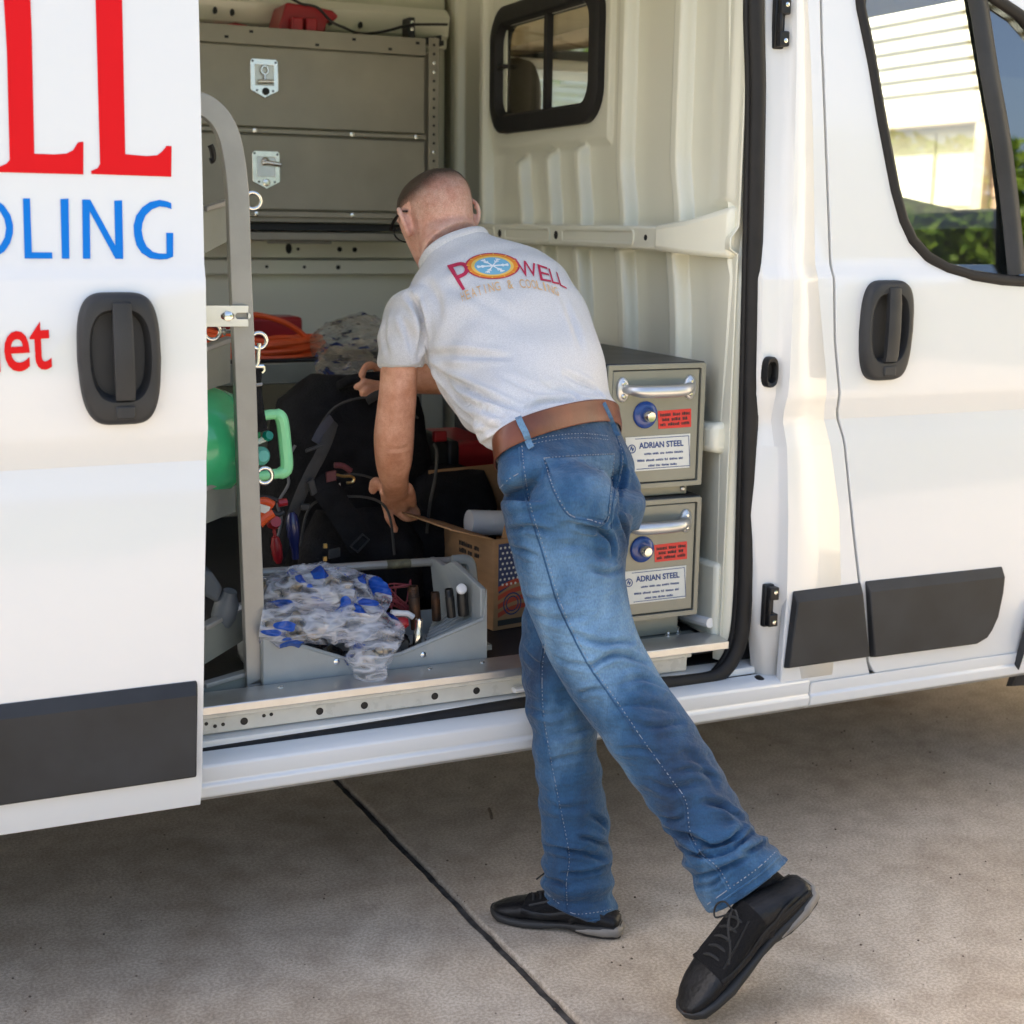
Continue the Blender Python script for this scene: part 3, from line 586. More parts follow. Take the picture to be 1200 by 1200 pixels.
# door seal
seal = spline([(1.80, .062, 2.25)] + [(1.735,0.055,1.985),(1.748,0.055,1.747),(1.755,0.055,1.571),(1.762,0.055,1.336),(1.768,0.055,1.112),(1.776,0.055,0.783),(1.778,0.055,0.623),(1.772,0.055,0.526),(1.745,0.055,0.468),(1.703,0.055,0.441),(1.621,0.055,0.438),(1.488,0.055,0.443),(1.217,0.055,0.437),(0.859,0.055,0.427),(0.691,0.055,0.424),(0.471,0.055,0.420)], 5)
b = MB(); b.tube(seal, (.013, .019), 10, flat=(0, 1, 0)); b.build('door_seal', 'rubber', van, smooth=60)
b = MB(); b.tube([p + Vector((-.016, .012, 0)) for p in seal[:70]], .008, 8); b.build('seal_lip', 'rubber', van, smooth=60)
# sill seam area under front door
sp_ = [(1.842,0.017,0.369),(2.585,0.034,0.348),(2.595,0.082,0.307)]
b = MB(); b.prism([(1.9325, y_, z_) for y_, z_ in ((.10, .345), (.02, .347), (-.003, .362), (-.006, .385), (-.001, .390), (-.003, .396), (-.003, .42), (.006, sillz), (.10, sillz))], (.735, 0, 0)); b.build('rocker_front', 'white', van, smooth=30, bevel=.003)
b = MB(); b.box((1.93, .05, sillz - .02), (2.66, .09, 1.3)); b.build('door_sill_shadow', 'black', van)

# jamb hardware
def hook(zc, xx, hh):
    b = MB(); y = prof(zc) + .026
    b.obox((xx, y, zc), (.013, 0, 0), (0, .008, 0), (0, 0, hh)); o = b.build('striker_plate', 'black', van, bevel=.004)
    b = MB(); b.obox((xx + .003, y - .012, zc + hh*.62), (.012, 0, 0), (0, .012, 0), (0, 0, hh*.3)); b.obox((xx + .003, y - .012, zc - hh*.62), (.012, 0, 0), (0, .012, 0), (0, 0, hh*.3)); b.obox((xx - .006, y - .012, zc), (.004, 0, 0), (0, .010, 0), (0, 0, hh*.4)); b.build('striker_jaw', 'black', o, bevel=.003)
    for s_ in (-1, 1):
        b = MB(); b.lathe((xx + .004, y - .024, zc + s_*hh*.7), (0, -1, 0), [(.005, 0), (.005, .002), (.002, .003)], 8); b.build('screw', 'steel', o)
h1 = (1.804,0.074,1.877); h2 = (1.820,0.026,0.608)
hook(h1[2], h1[0], .052); hook(h2[2], h2[0], .050)
g = (1.793,0.024,1.141)
b = MB(); b.loft([[(x, g[1] + d, z) for x, z in superell(g[0], g[2], .0165*f_, .034*f_, 3, 24)] for d, f_ in ((.01, 1), (-.006, 1), (-.012, .9), (-.010, .7), (.006, .55))]); b.build('guide_socket', 'black', van, smooth=50)
g = (1.809,0.026,0.428)
b = MB(); b.lathe((g[0], g[1], g[2]), (-.2, -1, 0), [(.012, -.01), (.012, .006), (.008, .012), (.003, .014)], 12); b.build('rubber_stop', 'rubber', van)

# shell: roof, far side, rear, underbody
b = MB(); b.box((-2.5, .02, 2.45), (2.6, 2.05, 2.50)); b.build('roof', 'white', van, bevel=.02)
b = MB(); b.box((-2.5, .012, .345), (.27, .05, 2.45)); b.box((.27, .06, 2.2), (2.6, .10, 2.45)); b.build('side_body', 'white', van)
b = MB(); b.box((-2.5, 1.99, .35), (1.78, 2.03, 2.45)); b.build('far_side', 'inner', van)
for yy in (.012, 1.98):                                         # unseen rear doors, set folded open so sunlight brightens the interior
    b = MB(); b.box((-3.42, yy, .45), (-2.56, yy + .05, 2.40)); b.build('rear_door', 'white', van, bevel=.01)
b = MB(); b.box((-2.4, .5, .24), (3.5, 1.7, .38)); b.build('underbody', 'under', van)
b = MB(); b.box((-2.46, .14, .47), (1.77, 1.985, .52)); b.build('load_floor', 'floor', van)
for wx in (-1.35, 3.38):
    for wy, s_ in ((.16, -1), (1.78, 1)):
        b = MB(); b.lathe((wx, wy, .345), (0, s_, 0), [(.21, -.1), (.31, -.1), (.34, -.07), (.345, 0), (.34, .07), (.31, .1), (.21, .1), (.21, -.1)], 36); ty = b.build('wheel', 'tyre', van, smooth=40)
        b = MB(); b.lathe((wx, wy, .345), (0, s_, 0), [(.205, -.05), (.205, .085), (.19, .07), (.10, .05), (.06, .08), (.02, .085)], 28); b.build('rim', 'steel', ty, smooth=40)

# bulkhead: one pressed steel sheet with ribs
def sstep(a, c_, x):
    t = min(1, max(0, (x - a)/(c_ - a))); return t*t*(3 - 2*t)
def rib(y, yc, w_, h_): return 1.3*h_*(sstep(yc - w_*.5 - .008, yc - w_*.5 + .005, y) - sstep(yc + w_*.5 - .005, yc + w_*.5 + .008, y))
XB = 1.762
def bulk(y, z):
    h = 0.0
    ycs = ((1.73, .04), (1.50, .035), (.625, .034), (.36, .036))
    if z > 1.40:
        bend = .028*sstep(1.62, 1.46, z)
        for yc, w_ in ycs: h = max(h, rib(y, yc - bend*(1 if yc < 1 else .3), w_, .026))
        for yc, zt in ((1.235, 1.635), (1.045, 1.645), (.865, 1.655)):
            f = sstep(zt + .012, zt - .012, z); h = max(h, f*rib(y, yc - bend, .034, .024))
        e = (sstep(.715, .73, y) - sstep(1.46, 1.475, y))*(sstep(1.655, 1.672, z)); h += .012*e
        h += .020*sstep(1.455, 1.425, z)
    else:
        wig = .035*math.sin((1.38 - z)*6.5)*sstep(.75, 1.1, z)
        for yc, w_ in ((1.70, .04), (1.47, .035), (1.235, .034), (1.045, .034), (.84, .036), (.60, .038), (.345, .04)):
            h = max(h, rib(y, yc - wig*.9 + .01, w_, .028))
    p = sstep(.33, .10, y); h += .030*p - .02*math.sin(min(1, max(0, (y - .08)/.35))*math.pi)*sstep(1.0, 1.5, z)*p
    h += .012*sstep(.25, .16, y)*(1 - sstep(.13, .09, y))*(1 if z > 1.5 else 0)
    return XB - h
NY, NZ = 520, 170; y0, y1, z0, z1 = .075, 1.99, .50, 2.45; vs = []; fs = []
wy0, wy1, wz0, wz1 = .805, 1.385, 1.745, 2.035
for j in range(NZ + 1):
    for i in range(NY + 1):
        y = y0 + (y1 - y0)*i/NY; z = z0 + (z1 - z0)*j/NZ; vs.append((bulk(y, z), y, z))
for j in range(NZ):
    for i in range(NY):
        yc = y0 + (y1 - y0)*(i + .5)/NY; zc = z0 + (z1 - z0)*(j + .5)/NZ
        if wy0 + .02 < yc < wy1 - .02 and wz0 + .02 < zc < wz1 - .02: continue
        a = j*(NY + 1) + i; fs.append((a, a + 1, a + NY + 2, a + NY + 1))
b = MB(); b.vf(vs, fs); bulkhead = b.build('bulkhead', 'inner', van, smooth=80, recalc=False)
sol = bulkhead.modifiers.new('s', 'SOLIDIFY'); sol.thickness = .003; sol.offset = -1
def yzloop(x, cy, cz, hy, hz, r_): return [(x, p[0], p[1]) for p in rrect(cy, cz, hy, hz, r_, 7)]
cy, cz = 1.095, 1.89
b = MB(); b.loft([yzloop(1.756, cy, cz, .345, .178, .09), yzloop(1.728, cy, cz, .345, .178, .09), yzloop(1.722, cy, cz, .335, .168, .085), yzloop(1.722, cy, cz, .300, .133, .06), yzloop(1.732, cy, cz, .292, .125, .055), yzloop(1.77, cy, cz, .292, .125, .055)], cap=False)
wf = b.build('window_frame', 'rubber', bulkhead, smooth=45)
b = MB(); b.prism(yzloop(1.745, cy, cz, .293, .126, .055), (.004, 0, 0)); b.build('window_pane', 'glass', bulkhead, smooth=0)
b = MB(); b.box((1.733, 1.062, cz - .128), (1.752, 1.086, cz + .128)); b.build('slider_bar', 'rubber', bulkhead, bevel=.002)
b = MB(); b.box((1.722, 1.335, cz + .005), (1.742, 1.378, cz + .017)); b.build('window_catch', 'black', bulkhead, bevel=.003)
b = MB(); b.loft([[(1.728, .10 + prof(z), z), (1.735, .080 + prof(z), z), (1.755, .070 + prof(z), z), (1.782, .066 + prof(z), z)] for z in (.47, .64, 1.0, 1.345, 1.375, 1.8, 2.2)], cap=False, closed=False); b.build('pillar_liner', 'inner', van, smooth=60)
# cross rail with pressed recesses
b = MB(); b.box((1.675, .33, 1.398), (1.735, 1.95, 1.452)); rail = b.build('cross_rail', 'inner', van, bevel=.006)
for ya, yb_ in ((.375, .40), (.44, .83), (.90, 1.20), (1.27, 1.55)):
    if yb_ - ya > .1:
        b = MB(); b.loft([[(1.6735 + d, p[0], p[1]) for p in rrect((ya+yb_)/2, 1.425, (yb_-ya)/2 - i_, .019 - i_, .012 - i_*.8, 4)] for i_, d in ((0, .003), (0, -.0015), (.003, -.0025), (.006, -.001), (.008, .001))], cap=False); b.build('rail_pressing', 'inner', rail, smooth=50)
for yy in (.865, 1.235, .385):
    b = MB(); b.lathe((1.6755, yy, 1.425), (-1, 0, 0), [(.011 if yy > .5 else .007, -.002), (.011 if yy > .5 else .007, .0015)], 14); b.build('rail_hole', 'black', rail)
b = MB(); b.loft([[(1.668, .34, 1.396), (1.668, .34, 1.454), (1.745, .34, 1.456), (1.745, .34, 1.394)], [(1.682, .22, 1.39), (1.684, .22, 1.466), (1.76, .22, 1.475), (1.76, .22, 1.388)], [(1.716, .09, 1.385), (1.716, .09, 1.495), (1.78, .09, 1.51), (1.78, .09, 1.38)]]); b.build('rail_horn', 'inner', van, bevel=.012, seg=3)
b = MB(); b.loft([[(1.70, .095, .955), (1.70, .095, 1.02), (1.77, .095, 1.03), (1.77, .095, .945)], [(1.69, .24, .95), (1.69, .24, 1.005), (1.77, .24, 1.01), (1.77, .24, .94)]]); b.build('pillar_bracket', 'inner', van, bevel=.014, seg=3)
for za, zb_ in ((1.82, 1.885), (1.64, 1.725), (1.52, 1.59), (1.30, 1.345)):
    b = MB(); b.box((bulk(.115, (za+zb_)/2) - .0015, .112, za), (1.76, .119, zb_)); b.build('pillar_slot', 'black', van)
b = MB(); b.prism([(1.715, .085, .70), (1.715, .26, .69), (1.715, .26, .52), (1.715, .085, .52)], (.03, 0, 0)); b.build('lower_pillar_panel', 'inner', van, bevel=.01)
b = MB(); b.lathe((1.712, .20, .645), (-1, -.2, 0), [(.035, -.01), (.035, .004), (.028, .012), (.022, .006), (.012, .004)], 18); b.build('socket', 'black', van)
b = MB(); b.tube(spline([(1.71, .09, .56), (1.70, .2, .552), (1.70, .4, .545)], 4), .012, 8); b.build('floor_trim', 'jamb', van)

# far inner wall with its rails, and roof rail
b = MB(); b.box((-2, 1.84, .52), (1.74, 1.98, 2.44)); wall = b.build('inner_wall', 'inner', van)
for za, zb_, yy in ((1.338, 1.392, 1.80), (1.288, 1.334, 1.785)):
    b = MB(); b.box((-.5, yy, za), (1.735, 1.838, zb_)); b.build('wall_rail', 'inner', wall, bevel=.004)
for x, z, r_, s_ in ((1.205, 1.368, .010, 1.7), (1.235, 1.366, .005, 1), (1.37, 1.366, .008, 1), (1.42, 1.365, .008, 1), (1.13, 1.312, .005, 1), (1.25, 1.311, .005, 1), (1.36, 1.310, .007, 1)):
    yy = 1.799 if z > 1.335 else 1.784
    b = MB(); b.loft([[(x + r_*math.cos(a*math.pi/6), yy + d, z + r_*s_*math.sin(a*math.pi/6)) for a in range(12)] for d in (.003, -.001)]); b.build('wall_hole', 'black', wall)
b = MB(); b.prism([(.4, 1.72, 1.985), (.4, 1.72, 2.012), (.4, 1.705, 2.018), (.4, 1.69, 2.075), (.4, 1.72, 2.10), (.4, 1.83, 2.10), (.4, 1.83, 1.985)], (1.3, 0, 0)); rr_ = b.build('roof_rail', 'inner', van, bevel=.003)
for x, z in ((.97, 2.045), (1.02, 2.043), (1.315, 2.036), (1.41, 2.034), (1.10, 2.0)):
    b = MB(); b.loft([[(x + .0065*math.cos(a*math.pi/6), 1.699 + d, z + .010*math.sin(a*math.pi/6)) for a in range(12)] for d in (.012, -.007)]); b.build('rail_hole', 'black', rr_)
b = MB(); b.box((1.545, 1.64, 1.985), (1.565, 1.70, 2.06)); b.box((1.565, 1.64, 1.985), (1.66, 1.68, 2.0)); b.prism([(1.565, 1.66, 2.0), (1.66, 1.66, 2.0), (1.66, 1.66, 2.018)], (0, .01, 0)); br = b.build('corner_bracket', 'cabdark', van, bevel=.002)
for x, z in ((1.555, 2.045), (1.555, 2.025), (1.585, 1.993), (1.63, 2.0)):
    b = MB(); b.lathe((x, 1.639, z), (0, -1, 0), [(.006, -.002), (.006, .003), (.003, .004)], 8); b.build('screw', 'steel', br)

# cab: liner, dashboard, far door, seats, windscreen
b = MB(); b.loft([[(1.80, .12, 1.97), (1.80, 1.9, 1.97), (1.80, 1.9, 2.05), (1.80, .12, 2.05)], [(2.30, .10, 2.045), (2.30, 1.92, 2.045), (2.30, 1.92, 2.10), (2.30, .10, 2.10)], [(2.60, .12, 2.03), (2.60, 1.92, 2.03), (2.60, 1.92, 2.08), (2.60, .12, 2.08)]]); b.build('headliner', 'cab', van, smooth=30)
b = MB(); b.box((1.80, 1.62, 1.93), (2.62, 1.9, 1.965)); b.build('grab_rail_trim', 'jamb', van, bevel=.012, seg=3)
b = MB(); b.plate([(1.80, 0, .4), (3.3, 0, .4), (3.3, 0, 1.3), (2.62, 0, 2.03), (1.80, 0, 2.03)], [[(1.93, 0, 1.40), (3.0, 0, 1.34), (3.0, 0, 1.42), (2.58, 0, 1.90), (2.50, 0, 1.935), (1.99, 0, 1.955), (1.93, 0, 1.90)]], .06, lambda x, z: 1.90)
fd = b.build('far_door', 'cabdark', van)
b = MB(); b.box((1.93, 1.93, 1.34), (3.0, 1.934, 1.96)); b.build('far_glass', 'glass', van, smooth=0)
b = MB(); b.vf([(2.64, .12, 2.03), (2.64, 1.9, 2.03), (3.55, 1.86, 1.30), (3.55, .14, 1.30)], [(0, 1, 2, 3)]); ws = b.build('windscreen', 'glass', van, smooth=0)
b = MB(); b.loft([[(x, p[0], p[1]) for p in ((.09, .9), (.09, zc_), (.5, zc_ + .02), (.95, zc_ + .01), (1.2, zc_ + .05), (1.6, zc_ + .05), (1.85, zc_), (1.85, .9))] for x, zc_ in ((2.80, 1.30), (2.81, 1.44), (2.86, 1.485), (3.1, 1.505), (3.5, 1.34))]); dash = b.build('dashboard', 'cabdark', van, smooth=40)
b = MB(); b.tube(spline([(2.80, 1.15, 1.51), (2.83, 1.24, 1.555), (2.84, 1.42, 1.58), (2.83, 1.6, 1.555), (2.82, 1.70, 1.51)], 5), .035, 10); b.build('instrument_hood', 'cabdark', dash)
b = MB(); b.obox((2.80, 1.08, 1.505), (.006, 0, 0), (0, .05, 0), (0, 0, .03)); vt = b.build('air_vent', 'mould', dash)
for k in range(6):
    b = MB(); b.obox((2.793, 1.038 + k*.017, 1.505), (.004, 0, 0), (0, .003, .001), (0, 0, .025)); b.build('vent_slat', 'black', dash)
def seat(x, y):
    b = MB(); b.loft([[(x + dx, y + hy*c_, z + s_) for c_, s_ in ((-1, 0), (-.8, .0), (.8, .0), (1, 0))] + [(x + dx + .13, y + hy*c_, z) for c_ in (1, -1)] for dx, z, hy in ((.30, .85, .25), (.1, 1.1, .25), (.02, 1.4, .235), (0, 1.55, .22))]); s1 = b.build('seat_back', 'seat', van, smooth=50, bevel=.03, seg=3)
    b = MB(); b.loft([[(x - .01 + .012*(1-e_) + d, y + p[0], p[1]) for p in superell(0, 1.80, .125*e_, .165*e_, 3.0, 28)] for d, e_ in ((0, .8), (.012, .97), (.05, 1), (.09, .95), (.105, .8))]); b.build('headrest', 'seat', s1, smooth=60)
    b = MB(); b.box((x + .2, y - .25, .6), (x + .75, y + .25, .85)); b.build('seat_cushion', 'seat', van, bevel=.05, seg=3)
seat(1.86, 1.665); seat(1.9, .55)
b = MB(); b.box((1.80, .1, .45), (3.4, 1.88, .52)); b.build('cab_floor', 'cabdark', van)
b = MB(); b.box((3.5, .12, .4), (3.95, 1.9, 1.2)); b.build('nose', 'white', van, bevel=.1, seg=4)

# ------------------------------------------------------------------ lockers on the far wall
lk = empty('storage_locker', (1.0, 1.6, 1.45), 'tall taupe steel locker with two drop doors and chrome paddle latches on the far wall', 'locker')
XL, XR = .30, 1.582
b = MB(); b.box((XL, 1.515, 1.448), (XR, 1.80, 1.945)); b.build('locker_body', 'locker', lk, bevel=.002)
hz = ((1.582,1.500,1.983)[2], (1.582,1.500,1.935)[2]); b = MB(); b.box((XL, 1.50, hz[1] - .001), (XR - .034, 1.80, hz[0])); hd = b.build('locker_header', 'locker', lk, bevel=.002)
for x, z in ((.95, .012), (1.02, .03), (1.21, .006), (1.32, .028), (1.43, .008), (1.515, .03)):
    b = MB(); b.box((x, 1.4985, hz[1] + z), (x + .011, 1.502, hz[1] + z + .007)); b.build('punched_slot', 'black', hd)
d1 = (1.712, 1.930); d2 = (1.483, 1.690)
for za, zb_ in ((1.694, 1.709), (1.462, 1.480)):
    b = MB(); b.prism([(XL, 1.508, za), (XL, 1.494, za + .002), (XL, 1.494, zb_ - .003), (XL, 1.502, zb_), (XL, 1.52, zb_), (XL, 1.52, za)], (XR - .036 - XL, 0, 0)); fl = b.build('shelf_flange', 'locker', lk)
    for x in (1.028, 1.315, 1.515, .75):
        b = MB(); b.lathe((x, 1.4935, (za+zb_)/2), (0, -1, 0), [(.007, -.002), (.007, .002), (.004, .003)], 10); b.build('bolt', 'steel', fl)
def latch(door, x, zc, paddle):
    hx, hz_ = .040, .053
    b = MB(); pl_ = [(-hx, hz_ - .006), (-hx + .006, hz_), (hx - .006, hz_), (hx, hz_ - .006), (hx, -hz_*.62), (0, -hz_), (-hx, -hz_*.62)]
    hole = [(-.026, .036), (.026, .036), (.026, -.018), (-.026, -.018)]
    b.plate([(x + p, 0, zc + q_) for p, q_ in pl_], [[(x + p, 0, zc + q_) for p, q_ in hole]], .004, lambda a, c_: 1.494); b.build('latch_plate', 'steel', door, bevel=.0012)
    b = MB(); b.box((x - .026, 1.4975, zc - .018), (x + .026, 1.499, zc + .036)); b.build('latch_cup', 'alu', door)
    b = MB()
    if paddle: b.tube([(x - .012, 1.492, zc + .018), (x + .0, 1.489, zc + .021), (x + .040, 1.486, zc + .016)], .0065, 8); b.lathe((x - .002, 1.496, zc + .024), (0, -1, 0), [(.012, -.002), (.012, .004), (.006, .008)], 12)
    else:
        b.tube([(x + .010*math.cos(a), 1.490, zc + .022 + .011*math.sin(a)) for a in [i*.5236 for i in range(12)]], .0035, 6, closed=True); b.tube([(x, 1.49, zc + .010), (x, 1.489, zc - .004)], .004, 6); b.tube([(x - .02, 1.489, zc - .010), (x + .024, 1.487, zc - .008)], .006, 8)
    b.build('latch_handle', 'steel', door, smooth=60)
    b = MB(); b.lathe((x + (.0 if paddle else .003), 1.494, zc - .035), (0, -1, 0), [(.0105, -.002), (.0105, .003), (.008, .004), (.003, .004)], 14); b.build('lock', 'steel' if paddle else 'black', door)
    for sx, sz in ((-.033, .046), (.033, .044), (-.022, -.033), (.024, -.033)):
        b = MB(); b.lathe((x + sx, 1.494, zc + sz), (0, -1, 0), [(.003, -.001), (.003, .002), (.001, .0025)], 8); b.build('rivet', 'black', door)
lx = (1.059,1.494,1.844)[0]; lz1 = (1.059,1.494,1.844)[2]; lz2 = (1.054,1.494,1.593)[2]
for (za, zb_), lz, pd in ((d1, lz1, 0), (d2, lz2, 1)):
    b = MB(); b.box((XL, 1.5, za), (XR - .038, 1.53, zb_)); dr = b.build('locker_door', 'locker', lk, bevel=.003); latch(dr, lx, lz, pd)
b = MB(); b.box((XR - .030, 1.488, 1.30), (XR + .002, 1.494, 1.985)); ps = b.build('perforated_post', 'locker', lk, bevel=.001)
b = MB(); b.box((XR - .001, 1.49, 1.30), (XR + .002, 1.53, 1.985)); b.build('post_flange', 'black', lk)
for k in range(24):
    z = 1.965 - k*.0255; b = MB(); b.lathe((XR - .014, 1.4885, z), (0, -1, 0), [(.0042, -.002), (.0042, .0012)] if k not in (2, 3, 12) else [(.005, -.002), (.005, .003), (.002, .004)], 10); b.build('post_hole', 'black' if k not in (2, 3, 12) else 'steel', ps)
b = MB(); b.box((XL, 1.55, 1.425), (XR - .04, 1.80, 1.446)); b.build('locker_gap_shade', 'black', lk)  # black slab standing in for the shaded gap under the locker
b = MB(); b.box((XL, 1.56, 1.395), (XR - .04, 1.80, 1.420)); b.build('lower_rail', 'locker', lk, bevel=.003)
b = MB(); b.box((1.10, 1.62, 1.385), (1.29, 1.66, 1.394)); b.build('wire_channel', 'rack', lk, bevel=.002)

# red case on the locker, second red case, black cable
def solid(name, poly, y0, y1, m, bev, label, cat, group=None, seg=3, par=None):
    b = MB(); b.prism([(p[0], y0, p[2]) for p in poly], (0, y1 - y0, 0)); o = b.build(name, m, par, smooth=40, bevel=bev, seg=seg, local=None if par else (sum(p[0] for p in poly)/len(poly), y0, min(p[2] for p in poly)))
    if par is None: tag(o, label, cat, group)
    return o
rc = solid('tool_case', [(1.116,1.560,1.979),(1.145,1.560,2.064),(1.241,1.560,2.057),(1.282,1.560,2.051),(1.302,1.560,2.036),(1.287,1.560,2.023),(1.266,1.560,2.019),(1.258,1.560,1.986)], 1.56, 1.70, 'redplastic', .008, 'red moulded plastic tool case lying on top of the steel locker', 'tool case')
b = MB()
for xa in (343, 362):
    pass
for p in ((1.168,1.545,1.999), (1.210,1.545,2.000)): b.obox(p, (.017, 0, 0), (0, .018, 0), (0, 0, .022))
b.build('case_foot', 'redplastic', rc, bevel=.006, seg=3)
solid('tool_case', [(0.956,1.620,1.970),(0.976,1.620,1.997),(1.011,1.620,2.006),(1.045,1.620,2.002),(1.065,1.620,1.977)], 1.62, 1.72, 'redplastic', .006, 'low red plastic lid just showing above the left end of the locker', 'tool case')
b = MB(); b.tube(spline([(1.140,1.550,2.081),(1.183,1.550,2.061),(1.230,1.540,2.052),(1.269,1.535,2.016),(1.303,1.530,2.002),(1.349,1.530,1.988),(1.404,1.540,1.994),(1.456,1.550,2.007),(1.520,1.580,2.028),(1.587,1.600,2.037),(1.669,1.640,2.047)], 6), .004, 8)
o = b.build('cable', 'black', local=(1.3, 1.55, 1.95)); tag(o, 'thin black cable sagging from the red case to the corner bracket', 'cable')

# ------------------------------------------------------------------ wall shelf with coil and bag
sz = (0.955,1.200,1.067)[2]; sz0 = (0.954,1.200,1.014)[2]
sh = empty('wall_shelf', (.9, 1.4, sz), 'low grey steel shelf along the far wall holding orange tube and plastic bag', 'shelf')
b = MB(); b.box((.2, 1.22, sz - .006), (1.45, 1.80, sz)); b.build('shelf_plate', 'tray', sh)
b = MB(); b.box((.2, 1.2, sz0), (1.45, 1.219, sz + .004)); b.build('shelf_lip', 'tray', sh, bevel=.003)
b = MB(); b.box((.25, 1.25, .52), (.28, 1.78, sz0)); b.box((1.41, 1.25, .52), (1.44, 1.78, sz0)); b.build('shelf_post', 'tray', sh)
cx, cy_, cz_ = (1.051,1.380,1.086); co = empty('tube_coil', (cx, 1.4, sz), 'coil of bright orange tubing on the wall shelf with one loop standing up', 'tubing')
b = MB(); rng = random.Random(5)
for k in range(9):
    rx, ry = .165 + .012*rng.random(), .12; zz = sz + .020 + .013*(k % 3) + .004*rng.random(); off = .011*(k // 3) - .008*k
    b.tube([(cx - .03 + off + rx*math.cos(a), 1.40 + ry*math.sin(a) - .004*k, zz + .008*math.sin(a + k) + .02*max(0, -math.cos(a))*(k % 3)) for a in [i*math.pi/18 for i in range(36)]], .0085, 8, closed=True)
b.build('coil', 'orange', co)
b = MB(); b.tube(spline([(0.903,1.340,1.133),(0.957,1.340,1.189),(1.010,1.340,1.188),(1.066,1.340,1.169),(1.115,1.340,1.137),(1.147,1.330,1.098),(1.163,1.360,1.071)], 6), .008, 8); b.build('loose_loop', 'orange', co)
b = MB(); b.box((cx - .25, 1.24, sz + .001), (cx + .30, 1.46, sz + .012)); o = b.build('tray', 'black', bevel=.004, local=(cx, 1.35, sz)); tag(o, 'flat black tray under the orange tubing on the wall shelf', 'tray')
b = MB(); p0 = (1.153,1.500,1.139); b.box((p0[0] - .30, 1.47, sz + .002), (p0[0] + .0, 1.6, sz + .11)); o = b.build('parts_box', 'redplastic', bevel=.01, local=(p0[0] - .15, 1.5, sz)); tag(o, 'dark red box on the wall shelf behind the orange tubing', 'box')

def crumple(name, loops, m, label, cat, amp=.02, fr=14.0, seed=0, n1=70, n2=34, group=None, sub=None):
    """crumpled film bag: sheet closed round a path of elliptical sections, creased by ridged noise"""
    P = [Vector(l[0]) for l in loops]; A = [l[1] for l in loops]; k = max(2, n1 // (len(P) - 1))
    PP = spline(P, k); rings = []
    for i, p in enumerate(PP):
        t = i / k; j = min(int(t), len(A) - 2); f = t - j; f = f*f*(3-2*f); ra = A[j][0]*(1-f) + A[j+1][0]*f; rb = A[j][1]*(1-f) + A[j+1][1]*f
        tg = (PP[min(i+1, len(PP)-1)] - PP[max(i-1, 0)]).normalized(); u = Vector((0, 0, 1)); u = (u - tg*u.dot(tg)); u = u.normalized() if u.length > .05 else tg.orthogonal().normalized(); v = tg.cross(u)
        ring = []
        for q_ in range(n2):
            a = 2*math.pi*q_/n2; d = u*math.sin(a)*rb + v*math.cos(a)*ra; w_ = p + d; s_ = Vector((w_.x*fr + seed, w_.y*fr, w_.z*fr))
            rd = (1 - 2.4*abs(noise.noise(s_*.7)))*.6 + (1 - 2.4*abs(noise.noise(s_*1.7 + Vector((5, 1, 2)))))*.4 - .35
            ring.append(w_ + d.normalized()*rd*amp*2)
        rings.append(ring)
    b = MB(); b.loft(rings); o = b.build(name, m, smooth=32, local=tuple(P[0])); tag(o, label, cat, group); return o
crumple('plastic_bag', [((1.130,1.250,1.096), (.02, .03)), ((1.197,1.280,1.108), (.10, .055)), ((1.279,1.300,1.112), (.13, .075)), ((1.356,1.300,1.103), (.10, .06))], 'bagdull', 'crumpled clear bag with navy print at the back of the wall shelf', 'plastic bag', .016, 13, 3)
crumple('plastic_bag', [((1.080,1.050,1.123), (.02, .02)), ((1.111,1.030,1.086), (.06, .045)), ((1.148,1.000,1.054), (.07, .06)), ((1.156,0.980,1.015), (.04, .02))], 'bagdull', 'crumpled dull bag hanging over the shelf edge beside the hand', 'plastic bag', .016, 16, 9)

# ------------------------------------------------------------------ rack beside the door
rk = empty('shelf_rack', (.55, .2, .52), 'grey steel shelf rack with curved tube top and silver eye bolts beside the sliding door', 'shelf rack')
pc = [(0.665,0.150,0.506),(0.664,0.150,0.546),(0.662,0.150,0.708),(0.658,0.150,0.952),(0.656,0.150,1.155),(0.652,0.150,1.336),(0.651,0.150,1.464),(0.649,0.150,1.519),(0.644,0.150,1.566),(0.636,0.150,1.605),(0.622,0.150,1.634),(0.605,0.150,1.651),(0.588,0.150,1.660),(0.566,0.150,1.663),(0.531,0.150,1.665)]
px0 = pc[0][0]
path = [(px0 + (p[0]-px0)*1.0, .15, p[2]) for p in pc]; path[0] = (path[0][0], .15, .524)
path = spline(path, 4)
b = MB(); rings = []
for i, p in enumerate(path):
    t = (path[min(i+1, len(path)-1)] - path[max(i-1, 0)]).normalized(); nx_ = Vector((t.z, 0, -t.x)); hw = .0205
    q = [p - nx_*hw + Vector((0, -.0125, 0)), p + nx_*hw + Vector((0, -.0125, 0)), p + nx_*hw + Vector((0, .0125, 0)), p - nx_*hw + Vector((0, .0125, 0))]
    rings.append(q)
b.loft(rings); b.build('curved_post', 'rack', rk, smooth=25, bevel=.003)
b = MB(); b.box((.30, .14, .524), (.34, .165, 1.66)); b.build('rear_post', 'rack', rk, bevel=.003)
sb = [(0.572,0.128,1.292),(0.662,0.128,1.291),(0.661,0.128,1.251),(0.571,0.128,1.252)]
b = MB(); b.plate([(p[0], 0, p[2]) for p in sb], [rrect((sb[0][0]*.45+sb[1][0]*.55), (sb[0][2]+sb[2][2])/2, .013, .006, .0055, 4), rrect((sb[0][0]*.12+sb[1][0]*.88), (sb[0][2]+sb[2][2])/2, .015, .006, .0055, 4)], .004, lambda x, z: .128); b.build('slotted_bar', 'alu', rk, bevel=.001)
